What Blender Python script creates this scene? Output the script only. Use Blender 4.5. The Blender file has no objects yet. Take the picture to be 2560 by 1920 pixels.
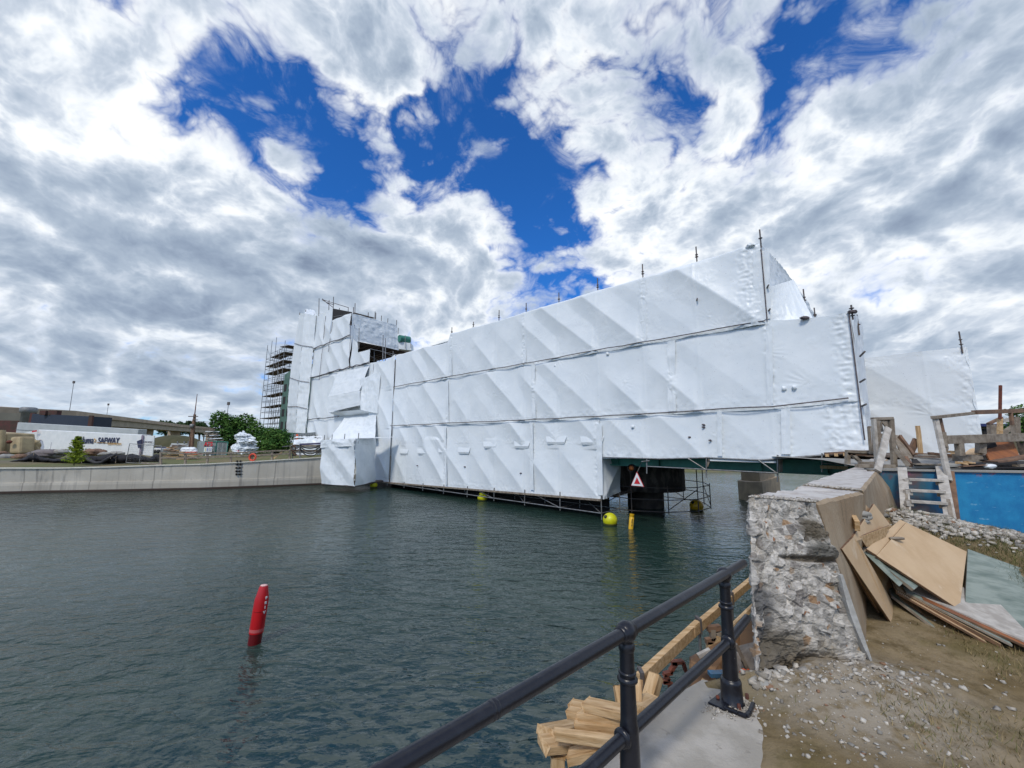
import bpy, math, random
import numpy as np
from mathutils import Vector, Matrix
S = bpy.context.scene
# ---------------------------------------------------------------- camera
F, CX, CY = 985.0, 1280.0, 960.0
EYE = 3.3                       # eye above the water; near quay is 1.75 below the eye
cam_d = bpy.data.cameras.new('camera'); cam = bpy.data.objects.new('camera', cam_d)
S.collection.objects.link(cam); S.camera = cam
cam_d.sensor_width = 36; cam_d.lens = 36*F/2560; cam_d.clip_end = 6000; cam_d.clip_start = 0.05
CM = Matrix.Rotation(math.radians(90+8.66), 3, 'X') @ Matrix.Rotation(math.radians(0.5), 3, 'Z')
cam.matrix_world = Matrix.Translation((0, 0, EYE)) @ CM.to_4x4()
# ---------------------------------------------------------------- world
SUN_EL, SUN_AZ = math.radians(48), math.radians(205)     # azimuth clockwise from +Y (behind, left)
def ray(px, py): return (CM @ Vector(((px-CX)/F, (CY-py)/F, -1))).normalized()
W = bpy.data.worlds.new('World'); S.world = W; W.use_nodes = True
nt = W.node_tree; nt.nodes.clear()
class NG:
    def __init__(s, nt): s.nt = nt
    def n(s, t, **k):
        x = s.nt.nodes.new(t)
        for a, b in k.items(): setattr(x, a, b)
        return x
    def put(s, sock, v):
        if isinstance(v, bpy.types.NodeSocket): s.nt.links.new(v, sock)
        elif v is not None:
            if hasattr(sock.default_value, '__len__') and len(sock.default_value) == 4 and len(v) == 3: v = (*v, 1)
            sock.default_value = v
    def m(s, op, a, b=None, c=None, clamp=False):
        x = s.n('ShaderNodeMath', operation=op, use_clamp=clamp)
        s.put(x.inputs[0], a); s.put(x.inputs[1], b)
        if c is not None: s.put(x.inputs[2], c)
        return x.outputs[0]
    def vm(s, op, a, b=None, scale=None):
        x = s.n('ShaderNodeVectorMath', operation=op)
        s.put(x.inputs[0], a)
        if b is not None: s.put(x.inputs[1], b)
        if scale is not None: s.put(x.inputs[3], scale)
        return x.outputs['Value'] if op in ('DISTANCE', 'LENGTH', 'DOT_PRODUCT') else x.outputs[0]
    def mr(s, v, a, b, c=0., d=1., smooth=True):
        x = s.n('ShaderNodeMapRange', interpolation_type='SMOOTHSTEP' if smooth else 'LINEAR')
        for i, q in enumerate((v, a, b, c, d)): s.put(x.inputs[i], q)
        return x.outputs[0]
    def mix(s, f, a, b, bt='MIX'):
        x = s.n('ShaderNodeMix', data_type='RGBA', blend_type=bt)
        s.put(x.inputs[0], f); s.put(x.inputs[6], a); s.put(x.inputs[7], b)
        return x.outputs[2]
    def noise(s, vec, scale, detail=4, rough=.5, dist=0., lac=2., col=False):
        x = s.n('ShaderNodeTexNoise'); s.put(x.inputs['Vector'], vec)
        for k, v in (('Scale', scale), ('Detail', detail), ('Roughness', rough), ('Distortion', dist), ('Lacunarity', lac)): s.put(x.inputs[k], v)
        return x.outputs[1 if col else 0]
    def vor(s, vec, scale, feature='F1', out='Distance', rnd=1.):
        x = s.n('ShaderNodeTexVoronoi', feature=feature); s.put(x.inputs['Vector'], vec); s.put(x.inputs['Scale'], scale)
        s.put(x.inputs['Randomness'], rnd); return x.outputs[out]
    def comb(s, x_, y_, z_):
        x = s.n('ShaderNodeCombineXYZ')
        for i, q in enumerate((x_, y_, z_)): s.put(x.inputs[i], q)
        return x.outputs[0]
    def sep(s, v):
        x = s.n('ShaderNodeSeparateXYZ'); s.put(x.inputs[0], v); return x.outputs
    def ramp(s, f, stops):
        x = s.n('ShaderNodeValToRGB'); e = x.color_ramp.elements
        for i, (p, c) in enumerate(stops):
            q = e[i] if i < 2 else e.new(p)
            q.position = p; q.color = (*c, 1)
        s.put(x.inputs[0], f); return x.outputs[0]
g = NG(nt)
sky = g.n('ShaderNodeTexSky', sky_type='NISHITA'); sky.sun_disc = False
sky.sun_elevation = SUN_EL; sky.sun_rotation = SUN_AZ; sky.altitude = 100; sky.air_density = 1.0; sky.dust_density = .4; sky.ozone_density = 3.0
skyc = g.vm('MULTIPLY', sky.outputs[0], (.022, .078, .150))
tc = g.n('ShaderNodeTexCoord').outputs['Generated']
dirn = g.vm('NORMALIZE', tc)
dx, dy, dz = g.sep(dirn)
zp = g.m('MAXIMUM', dz, 0.)
P = g.comb(g.m('MULTIPLY', dx, 1.55), g.m('MULTIPLY', dy, 1.55), g.m('MULTIPLY', g.m('POWER', zp, .62), 2.5))   # flatter towards the horizon
def puffs(pos):                                     # billowing: creased valleys between round heads
    t = None
    for i in range(5):
        n_ = g.noise(g.vm('ADD', pos, (i*3.1, i*1.7, i*.9)), 4.2*2.1**i, 0, .5)
        v = g.m('MULTIPLY', g.m('ABSOLUTE', g.m('SUBTRACT', n_, .5)), 1.5*.56**i)
        t = v if t is None else g.m('ADD', t, v)
    return t
def cover(pos):
    warp = g.noise(pos, 1.6, 3, .55, col=True)
    q = g.vm('ADD', pos, g.vm('SCALE', g.vm('SUBTRACT', warp, (.5, .5, .5)), scale=.32))
    a = g.noise(q, 2.0, 8, .58)
    return g.m('ADD', g.m('MULTIPLY', a, .82), g.m('SUBTRACT', g.m('MULTIPLY', puffs(q), .42), .03))
d0 = cover(P)
sun_h = Vector((math.sin(SUN_AZ), math.cos(SUN_AZ), 0))
d1 = cover(g.vm('ADD', P, (sun_h.x*.03, sun_h.y*.03, .085)))
# where the blue gaps and the thick banks of cloud stand in the sky (direction, radius, weight)
BL = [(1330, 380, .17, -.12), (1200, 290, .12, -.09), (1010, 350, .10, -.08), (880, 420, .11, -.11), (1280, 480, .12, -.12), (1390, 590, .08, -.12),
      (640, 235, .10, -.10), (500, 150, .07, -.08), (160, 320, .15, -.10), (60, 190, .10, -.07), (1960, 60, .09, -.12), (1990, 180, .07, -.09), (1740, 250, .09, -.12), (1480, 450, .08, -.07),
      (1920, 380, .09, -.12), (2240, 240, .13, -.12), (2150, 130, .09, -.07), (2240, 695, .08, -.15), (2050, 690, .05, -.10), (2340, 700, .04, -.08), (560, 805, .035, -.10), (740, 330, .12, -.06), (330, 250, .09, -.05),
      (420, 400, .22, .10), (250, 560, .28, .12), (760, 620, .22, .12), (1130, 620, .13, .12), (2100, 330, .09, .10), (1520, 130, .25, .07), (900, 130, .2, .05), (1640, 520, .18, .11),
      (2400, 520, .28, .12), (2450, 60, .22, .14), (1850, 580, .12, .08), (100, 800, .4, .10), (2400, 860, .3, .12), (1100, 780, .25, .1), (1170, 540, .08, .12), (900, 260, .08, .09), (1480, 330, .07, .06)]
acc = None
for px, py, r, w in BL:
    dd = g.vm('DISTANCE', dirn, tuple(ray(px, py))); w = w*.72 if w < 0 else w
    v = g.mr(dd, 0., r*1.5, w, 0.)
    acc = v if acc is None else g.m('ADD', acc, v)
dens = g.m('ADD', g.m('ADD', d0, acc), g.mr(dz, .25, .75, 0., -.045))
cov = g.m('MULTIPLY', g.mr(dens, .375, .55), g.mr(dens, .43, .60, .70, 1.))
veil = g.mr(g.noise(g.vm('ADD', P, (3.3, 1.1, 7.)), 3.4, 10, .62, dist=.8), .50, .72, 0., .75)
cov = g.m('MAXIMUM', cov, g.m('MULTIPLY', veil, g.mr(dens, .25, .40)))
GREY = [(800, 660, .20, .30), (560, 700, .22, .18), (2400, 40, .3, .22), (2300, 170, .15, .12), (60, 900, .3, .12), (100, 650, .2, .12), (2450, 750, .2, .10), (500, 880, .2, .12), (1560, 240, .12, .06), (1000, 170, .15, .05),
        (420, 330, .16, -.22), (560, 480, .18, -.22), (1130, 540, .12, -.25), (2000, 300, .12, -.22), (1480, 560, .18, -.20), (2250, 760, .10, -.2), (2200, 350, .12, -.15), (950, 300, .07, -.2), (1750, 600, .12, -.12)]
ga = None
for px, py, r, w in GREY:
    v = g.mr(g.vm('DISTANCE', dirn, tuple(ray(px, py))), 0., r*1.6, w, 0.)
    ga = v if ga is None else g.m('ADD', ga, v)
lit = g.m('MULTIPLY', g.m('SUBTRACT', d1, d0), 1.9)
thick = g.mr(dens, .42, .80, -.05, .50, False)
soft = g.noise(P, 2.6, 8, .55)
shade = g.m('ADD', g.m('ADD', thick, ga), g.m('ADD', g.m('MULTIPLY', lit, -1.), g.m('MULTIPLY', g.m('SUBTRACT', soft, .5), -.9)))
ccol = g.ramp(g.m('MULTIPLY', g.m('ADD', shade, .15), .66), [(0., (.98, 1.0, 1.0)), (.165, (.80, .85, .91)), (.33, (.57, .64, .74)), (.53, (.41, .49, .60)), (.75, (.31, .385, .50)), (1., (.22, .28, .39))])
low = g.mr(dz, 0., .16, 1., 0.)
ccol = g.mix(g.m('MULTIPLY', low, .35), ccol, (.45, .56, .70, 1))
final = g.mix(cov, skyc, ccol)
below = g.mr(dz, -.03, 0., 1., 0.)
final = g.mix(below, final, (.10, .13, .14, 1))
bg = g.n('ShaderNodeBackground'); g.put(bg.inputs[0], final); bg.inputs[1].default_value = 1.0
# the sky texture itself enters at .04 to .12 (the multiply above); clouds are given in display radiance
out = g.n('ShaderNodeOutputWorld'); nt.links.new(bg.outputs[0], out.inputs[0])
W.cycles.sampling_method = 'MANUAL'; W.cycles.sample_map_resolution = 512
# ---------------------------------------------------------------- sun
sd = bpy.data.lights.new('sun', 'SUN'); sd.energy = 1.9; sd.angle = math.radians(10); sd.color = (1, .93, .82)
so = bpy.data.objects.new('sun', sd); S.collection.objects.link(so)
sv = Vector((math.sin(SUN_AZ)*math.cos(SUN_EL), math.cos(SUN_AZ)*math.cos(SUN_EL), math.sin(SUN_EL)))
so.rotation_euler = sv.to_track_quat('Z', 'Y').to_euler(); so.location = (0, 0, 60)
S.view_settings.view_transform = 'Standard'; S.view_settings.look = 'None'; S.view_settings.exposure = .12; S.view_settings.gamma = 1
S.cycles.max_bounces = 6; S.cycles.diffuse_bounces = 3; S.cycles.glossy_bounces = 3; S.cycles.caustics_reflective = False
rnd = random.Random(7); rng = np.random.default_rng(5)
# ---------------------------------------------------------------- placing
EYEV = Vector((0, 0, EYE))
def atz(px, py, z):                      # point of a horizontal plane at height z above water
    r = ray(px, py); return EYEV + r*((z-EYE)/r.z)
def aty(px, py, Y):                      # point at distance Y straight ahead
    r = ray(px, py); return EYEV + r*(Y/r.y)
def xat(px, Y, z=EYE):                   # x so that the thing at distance Y, height z shows at column px
    x = (px-CX)/F*Y
    for _ in range(8):
        q = CM.transposed() @ Vector((x, Y, z-EYE)); u = CX + F*q.x/-q.z; x += (px-u)/F*Y
    return x
# ---------------------------------------------------------------- things
ORG = {}
def tag(o, label=None, cat=None, group=None, kind=None):
    if label: o['label'] = label
    if cat: o['category'] = cat
    if group: o['group'] = group
    if kind: o['kind'] = kind
    return o
def thing(name, label, cat, loc=(0, 0, 0), group=None):
    o = bpy.data.objects.new(name, None); S.collection.objects.link(o); o.location = loc; o.empty_display_size = .2
    ORG[o] = Vector(loc); return tag(o, label, cat, group)
def link_mesh(name, verts, faces, mat, parent=None, smooth=False, colors=None, mats=None, fmat=None, loc=None):
    V = np.asarray(verts, dtype=np.float64).reshape(-1, 3)
    if parent is not None: org = ORG[parent]
    elif loc is not None: org = Vector(loc)
    else: org = Vector(((V[:, 0].min()+V[:, 0].max())/2, (V[:, 1].min()+V[:, 1].max())/2, V[:, 2].min()))
    V = V - np.array(org)
    me = bpy.data.meshes.new(name)
    if isinstance(faces, np.ndarray):
        nf, k = faces.shape
        me.vertices.add(len(V)); me.vertices.foreach_set('co', V.ravel())
        me.loops.add(nf*k); me.loops.foreach_set('vertex_index', faces.ravel().astype(np.int32))
        me.polygons.add(nf); me.polygons.foreach_set('loop_start', np.arange(0, nf*k, k, dtype=np.int32))
        me.polygons.foreach_set('loop_total', np.full(nf, k, dtype=np.int32)); me.update(calc_edges=True)
    else: me.from_pydata([tuple(v) for v in V], [], faces); me.update()
    for m_ in (mats or [mat]): me.materials.append(m_)
    if fmat is not None: me.polygons.foreach_set('material_index', np.asarray(fmat, dtype=np.int32))
    if smooth: me.polygons.foreach_set('use_smooth', np.ones(len(me.polygons), dtype=bool))
    if colors is not None:
        a = me.color_attributes.new('Col', 'FLOAT_COLOR', 'POINT'); a.data.foreach_set('color', np.asarray(colors, dtype=np.float32).ravel())
    o = bpy.data.objects.new(name, me); S.collection.objects.link(o)
    if parent is not None: o.parent = parent; ORG[o] = org
    else: o.location = org; ORG[o] = org
    return o
class MB:
    def __init__(s): s.v = []; s.f = []; s.sm = []
    def add(s, vs, fs, smooth=False):
        b = len(s.v); s.v += [tuple(x) for x in vs]; s.f += [tuple(b+i for i in q) for q in fs]; s.sm += [smooth]*len(fs); return s
    def box(s, lo, hi):
        a, b, c = lo; d, e, f = hi
        return s.add([(a,b,c),(d,b,c),(d,e,c),(a,e,c),(a,b,f),(d,b,f),(d,e,f),(a,e,f)], [(0,3,2,1),(4,5,6,7),(0,1,5,4),(1,2,6,5),(2,3,7,6),(3,0,4,7)])
    def hexa(s, P8): return s.add(P8, [(0,3,2,1),(4,5,6,7),(0,1,5,4),(1,2,6,5),(2,3,7,6),(3,0,4,7)])
    def beam(s, p, q, w, h, up=(0, 0, 1), roll=0.):      # rectangular bar from p to q
        p, q = Vector(p), Vector(q); d = (q-p).normalized(); up = Vector(up)
        if abs(d.dot(up)) > .97: up = Vector((0, 1, 0)) if abs(d.y) < .9 else Vector((1, 0, 0))
        a = d.cross(up).normalized(); b = a.cross(d)
        if roll: R = Matrix.Rotation(roll, 3, d); a = R @ a; b = R @ b
        a = a*w/2; b = b*h/2
        return s.hexa([p-a-b, p+a-b, q+a-b, q-a-b, p-a+b, p+a+b, q+a+b, q-a+b])
    def tube(s, p, q, r, r2=None, n=8, caps=True):
        p, q = Vector(p), Vector(q); r2 = r if r2 is None else r2; d = (q-p).normalized()
        a = d.cross(Vector((0, 0, 1)) if abs(d.z) < .95 else Vector((1, 0, 0))).normalized(); b = d.cross(a)
        vs = [p + (a*math.cos(t)+b*math.sin(t))*r for t in [2*math.pi*i/n for i in range(n)]] + [q + (a*math.cos(t)+b*math.sin(t))*r2 for t in [2*math.pi*i/n for i in range(n)]]
        s.add(vs, [(i, (i+1) % n, n+(i+1) % n, n+i) for i in range(n)], True)
        if caps: s.add(vs, [tuple(range(n))[::-1], tuple(range(n, 2*n))])
        return s
    def path(s, pts, r, n=6):
        pts = [Vector(p) for p in pts]
        rings = []
        for i, p in enumerate(pts):
            d = (pts[min(i+1, len(pts)-1)]-pts[max(i-1, 0)]).normalized()
            a = d.cross(Vector((0, 0, 1)) if abs(d.z) < .95 else Vector((1, 0, 0))).normalized(); b = d.cross(a)
            rr = r[i] if isinstance(r, (list, tuple)) else r
            rings += [p + (a*math.cos(2*math.pi*k/n)+b*math.sin(2*math.pi*k/n))*rr for k in range(n)]
        fs = [(j*n+i, j*n+(i+1) % n, (j+1)*n+(i+1) % n, (j+1)*n+i) for j in range(len(pts)-1) for i in range(n)]
        s.add(rings, fs, True); m_ = len(pts)-1
        return s.add(rings, [tuple(range(n))[::-1], tuple(range(m_*n, m_*n+n))])
    def lathe(s, c, prof, n=24, axis=(0, 0, 1)):
        c = Vector(c); ax = Vector(axis).normalized(); Q = ax.to_track_quat('Z', 'Y').to_matrix()
        vs = [c + Q @ Vector((r*math.cos(2*math.pi*k/n), r*math.sin(2*math.pi*k/n), z)) for r, z in prof for k in range(n)]
        fs = [(j*n+i, j*n+(i+1) % n, (j+1)*n+(i+1) % n, (j+1)*n+i) for j in range(len(prof)-1) for i in range(n)]
        s.add(vs, fs, True); return s.add(vs, [tuple(range(n))[::-1], tuple(range((len(prof)-1)*n, len(prof)*n))])
    def slab(s, pts, t, nrm=None):                        # polygon in space with thickness t behind it
        pts = [Vector(p) for p in pts]
        if nrm is None: nrm = (pts[1]-pts[0]).cross(pts[2]-pts[0]).normalized()
        nrm = Vector(nrm)*t; n = len(pts)
        return s.add(pts+[p-nrm for p in pts], [tuple(range(n)), tuple(range(n, 2*n))[::-1]] + [(i, n+i, n+(i+1) % n, (i+1) % n) for i in range(n)])
    def poly(s, pts): return s.add(pts, [tuple(range(len(pts)))])
    def build(s, name, mat, parent=None, bevel=0., loc=None):
        o = link_mesh(name, s.v, s.f, mat, parent, loc=loc)
        o.data.polygons.foreach_set('use_smooth', np.array(s.sm, dtype=bool))
        if bevel:
            md = o.modifiers.new('bevel', 'BEVEL'); md.width = bevel; md.segments = 2; md.limit_method = 'ANGLE'; md.harden_normals = False
        return o
def grid_faces(nu, nv):
    i = np.arange(nu-1)[:, None]*nv + np.arange(nv-1)[None, :]
    return np.stack([i, i+nv, i+nv+1, i+1], -1).reshape(-1, 4)
def vnoise(x, y, seed=0):
    xi = np.floor(x).astype(np.int64); yi = np.floor(y).astype(np.int64); xf = x-xi; yf = y-yi
    xf = xf*xf*(3-2*xf); yf = yf*yf*(3-2*yf)
    def h(a, b):
        n = (a*374761393 + b*668265263 + seed*974711) & 0xffffffff
        n = ((n ^ (n >> 13))*1274126177) & 0xffffffff
        return ((n ^ (n >> 16)) & 0xffff)/65535.0
    return (h(xi, yi)*(1-xf)+h(xi+1, yi)*xf)*(1-yf) + (h(xi, yi+1)*(1-xf)+h(xi+1, yi+1)*xf)*yf
def fbm(x, y, o=4, seed=0, ridged=False):
    t = 0; a = .5; n = 0
    for i in range(o):
        v = vnoise(x, y, seed+i*17)
        if ridged: v = 1-abs(2*v-1)
        t = t+a*v; n += a; a *= .5; x = x*2.03+3.1; y = y*2.03+1.7
    return t/n
def text_mesh(name, body, size, mat, parent, origin, xdir, updir, ext=.004, bold=0., sx=1., shear=0., width=None):
    c = bpy.data.curves.new('text', 'FONT'); c.body = body; c.size = size; c.extrude = ext; c.offset = bold; c.align_x = 'CENTER'; c.align_y = 'CENTER'; c.shear = shear
    t = bpy.data.objects.new('text', c); S.collection.objects.link(t); bpy.context.view_layer.update()
    me = bpy.data.meshes.new_from_object(t.evaluated_get(bpy.context.evaluated_depsgraph_get()))
    bpy.data.objects.remove(t); bpy.data.curves.remove(c)
    if width: xs_ = [v.co.x for v in me.vertices]; sx = width/(max(xs_)-min(xs_))
    X = Vector(xdir).normalized(); U = Vector(updir).normalized(); N = X.cross(U); O = Vector(origin)-ORG[parent]
    for v in me.vertices: v.co = O + X*v.co.x*sx + U*v.co.y + N*v.co.z
    me.name = name; me.materials.append(mat)
    o = bpy.data.objects.new(name, me); S.collection.objects.link(o); o.parent = parent; ORG[o] = ORG[parent]; return o
# ---------------------------------------------------------------- materials
def mat(name, col, rough=.7, metal=0., col2=None, scale=3., detail=5, lo=.35, hi=.65, bump=0., bscale=20., stretch=(1, 1, 1), col3=None, scale3=1., lo3=.55, hi3=.7, vcol=False, spec=.5, coords='Object', subs=0.):
    m_ = bpy.data.materials.new(name); m_.use_nodes = True; t = m_.node_tree; b = t.nodes['Principled BSDF']; G = NG(t)
    vec = G.n('ShaderNodeTexCoord').outputs[coords]
    vs = G.vm('MULTIPLY', vec, stretch)
    c = col
    if vcol:
        a = G.n('ShaderNodeAttribute', attribute_name='Col'); c = a.outputs['Color']
    if col2 is not None:
        c = G.mix(G.mr(G.noise(vs, scale, detail, .6), lo, hi), c if isinstance(c, bpy.types.NodeSocket) else (*c, 1), (*col2, 1))
    if col3 is not None:
        c = G.mix(G.mr(G.noise(vs, scale3, 6, .65), lo3, hi3), c if isinstance(c, bpy.types.NodeSocket) else (*c, 1), (*col3, 1))
    G.put(b.inputs['Base Color'], c if isinstance(c, bpy.types.NodeSocket) else (*c, 1))
    b.inputs['Roughness'].default_value = rough; b.inputs['Metallic'].default_value = metal; b.inputs['Specular IOR Level'].default_value = spec
    if bump:
        bn = G.n('ShaderNodeBump'); bn.inputs['Strength'].default_value = min(bump, 1.); bn.inputs['Distance'].default_value = .02
        G.put(bn.inputs['Height'], G.noise(vs, bscale, 6, .6)); t.links.new(bn.outputs[0], b.inputs['Normal'])
    return m_
M = {}
M['steel'] = mat('galvanised steel', (.30, .31, .31), .45, .6, (.20, .19, .18), 6)
M['dark_steel'] = mat('weathered steel', (.10, .10, .105), .6, .4, (.16, .12, .10), 5)
M['batten'] = mat('batten', (.075, .06, .062), .8, 0, (.16, .14, .15), 9)
M['conc'] = mat('concrete', (.34, .335, .31), .85, 0, (.25, .245, .225), 1.2, bump=.25, bscale=30, col3=(.20, .19, .165), scale3=.6)
M['green'] = mat('green painted steel', (.05, .25, .19), .5, 0, (.035, .18, .14), 2)
M['deck'] = mat('scaffold deck', (.10, .075, .06), .8, 0, (.16, .12, .09), 3, stretch=(1, 6, 1))
M['wood'] = mat('fresh timber', (.62, .44, .25), .7, 0, (.42, .26, .12), 4, detail=7, stretch=(1, 9, 9), bump=.3, bscale=14, col3=(.24, .13, .06), scale3=2.2, lo3=.64, hi3=.70, spec=.3)
M['wood_grey'] = mat('weathered timber', (.30, .26, .21), .8, 0, (.18, .145, .11), 7, bump=.3, bscale=30, spec=.3)
M['wood_brown'] = mat('brown timber', (.24, .14, .085), .8, 0, (.13, .08, .055), 6, bump=.3, bscale=30)
M['wood_white'] = mat('pale bleached timber', (.50, .47, .42), .75, 0, (.34, .31, .27), 9, bump=.3, bscale=30)
M['ply'] = mat('plywood', (.60, .435, .265), .75, 0, (.50, .34, .19), 1.3, stretch=(1, 1, 1), bump=.15, bscale=40, col3=(.66, .53, .37), scale3=2.4, spec=.3)
M['ply_edge'] = mat('plywood edge', (.20, .11, .06), .8, 0, (.10, .06, .035), 12)
M['ply_green'] = mat('green coated formply', (.17, .21, .18), .7, 0, (.27, .31, .27), 2.5, stretch=(1, 5, 5), col3=(.11, .15, .13), scale3=1.5, bump=.15, bscale=30, spec=.3)
M['ply_orange'] = mat('orange stained plywood', (.30, .105, .03), .7, 0, (.20, .07, .025), 5, bump=.1)
M['black'] = mat('black gloss paint', (.007, .008, .013), .30, 0, (.018, .020, .027), 14, detail=8, lo=.5, hi=.75, col3=(.25, .26, .28), scale3=38, lo3=.70, hi3=.74, bump=.12, bscale=60)
M['red'] = mat('red buoy plastic', (.50, .008, .012), .35, 0, (.42, .01, .015), 3)
M['yellow'] = mat('yellow buoy plastic', (.62, .62, .01), .4, 0, (.50, .50, .01), 4)
M['amber'] = mat('amber buoy plastic', (.72, .42, .01), .4, 0, (.62, .36, .01), 4)
M['white'] = mat('white paint', (.78, .80, .80), .45, 0, (.70, .73, .73), 1.5)
M['letters_dark'] = mat('dark blue lettering', (.03, .035, .08), .5)
M['letters_red'] = mat('red lettering', (.55, .02, .03), .5)
M['letters_black'] = mat('black lettering', (.02, .02, .02), .6)
M['gold'] = mat('gold lettering', (.55, .33, .10), .5)
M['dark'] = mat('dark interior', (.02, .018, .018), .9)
M['rubber'] = mat('black hose', (.015, .015, .016), .6)
M['rust'] = mat('rusty steel', (.20, .055, .03), .8, .2, (.10, .04, .03), 12)
M['orange'] = mat('orange plastic', (.75, .12, .03), .5)
# shrink wrap: thin white film, faint scaffolding marks and dirt
def film(name, dirt=1.):
    m_ = bpy.data.materials.new(name); m_.use_nodes = True; t = m_.node_tree; b = t.nodes['Principled BSDF']; G = NG(t)
    v = G.n('ShaderNodeTexCoord').outputs['Object']
    c = G.mix(G.mr(G.noise(v, .7, 5, .6), .3, .7), (.73, .785, .82, 1), (.81, .855, .88, 1))
    c = G.mix(G.mr(G.noise(v, 3.5, 7, .7), .60, .78, 0, .35*dirt), c, (.46, .47, .50, 1))
    c = G.mix(G.mr(G.noise(v, 20, 3, .5), .68, .74, 0, .50*dirt), c, (.30, .31, .34, 1))
    G.put(b.inputs['Base Color'], c); b.inputs['Roughness'].default_value = .38; b.inputs['Specular IOR Level'].default_value = .45
    w = G.noise(G.vm('MULTIPLY', v, (1, 1, .5)), 5.5, 3, .5, dist=1.2)
    mask = G.mr(G.noise(v, .9, 3, .5), .52, .66)
    w2 = G.noise(v, 2.2, 6, .55)
    hgt = G.m('ADD', G.m('MULTIPLY', G.m('MULTIPLY', w, mask), .7), G.m('MULTIPLY', w2, .5))
    bn = G.n('ShaderNodeBump'); bn.inputs['Strength'].default_value = .40; bn.inputs['Distance'].default_value = .05
    G.put(bn.inputs['Height'], hgt); t.links.new(bn.outputs[0], b.inputs['Normal'])
    return m_
M['film'] = film('white shrink wrap'); M['film_grey'] = film('loose white tarpaulin', .5)
# ---------------------------------------------------------------- water
def water_mat():
    m_ = bpy.data.materials.new('water'); m_.use_nodes = True; t = m_.node_tree; b = t.nodes['Principled BSDF']; G = NG(t)
    v = G.n('ShaderNodeTexCoord').outputs['Object']
    x, y, z = G.sep(v)
    c = G.mix(G.mr(G.noise(v, .16, 3, .5), .35, .65), (.013, .034, .028, 1), (.026, .050, .040, 1))
    # shallow bed near the near quay: olive silt, dark sky reflections painted in
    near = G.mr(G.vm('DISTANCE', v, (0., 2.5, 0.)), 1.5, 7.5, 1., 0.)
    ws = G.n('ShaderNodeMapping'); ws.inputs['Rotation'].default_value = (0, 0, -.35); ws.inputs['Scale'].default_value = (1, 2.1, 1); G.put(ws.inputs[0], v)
    sky_patch = G.mr(G.noise(ws.outputs[0], 3.6, 5, .6, dist=.7), .47, .53)
    bed = G.mix(sky_patch, (.068, .088, .078, 1), (.010, .034, .042, 1))
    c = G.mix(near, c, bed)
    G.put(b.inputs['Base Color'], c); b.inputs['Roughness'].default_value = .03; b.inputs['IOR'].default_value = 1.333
    rot = G.n('ShaderNodeMapping'); rot.inputs['Rotation'].default_value = (0, 0, .35); rot.inputs['Scale'].default_value = (1, 1.9, 1); G.put(rot.inputs[0], v)
    n1 = G.noise(rot.outputs[0], 1.7, 3, .5, dist=.7)
    n2 = G.noise(rot.outputs[0], 7.5, 3, .5, dist=.3)
    n3 = G.noise(v, .55, 2, .5)
    n4 = G.noise(v, .12, 3, .5)
    h = G.m('ADD', G.m('MULTIPLY', n1, 1.0), G.m('ADD', G.m('MULTIPLY', n2, .22), G.m('MULTIPLY', n3, .9)))
    bn = G.n('ShaderNodeBump'); bn.inputs['Distance'].default_value = .10
    G.put(bn.inputs['Strength'], G.mr(n4, .35, .65, .55, 1.)); G.put(bn.inputs['Height'], h); t.links.new(bn.outputs[0], b.inputs['Normal'])
    return m_
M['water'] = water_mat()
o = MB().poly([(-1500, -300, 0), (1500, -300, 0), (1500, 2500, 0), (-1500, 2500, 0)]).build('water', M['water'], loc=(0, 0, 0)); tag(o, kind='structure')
# ================================================================ the wrapped bridge
W0 = atz(1504, 1300, 0.)
_v = ray(183, 960); _d = None
for _y in np.arange(1000, 1250, .5):
    _r = ray(183, _y)
    if _r.z <= 0: _d = _r; break
WD = Vector((_d.x, _d.y, 0)).normalized()            # along the wall, to the far left
WN = Vector((-WD.y, WD.x, 0)); WN = WN if WN.y < 0 else -WN   # towards the camera
WP = -WN                                             # across the bridge, away from the camera
def wall(px, py, off=0.):                            # pixel -> point on the wall plane (off metres in front)
    r = ray(px, py); q = W0 + WN*off
    t = (q-EYEV).dot(WN)/r.dot(WN); return EYEV + r*t
def sz(px, py, off=0.):
    p = wall(px, py, off); return (p-W0).dot(WD), p.z
def pt(s, z, off=0.): return W0 + WD*s + WN*off + Vector((0, 0, z))
LB = (sz(969, 1209)[0])/8                            # scaffold bay
print('W0', W0, 'WD', WD, 'bay', LB, 'top z', sz(1901, 602), sz(1128, 830), sz(1915, 803), sz(987, 968), 'B', sz(979, 1064), sz(1931, 1016), sz(975, 1209), sz(1504, 1248))
ties = []
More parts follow.
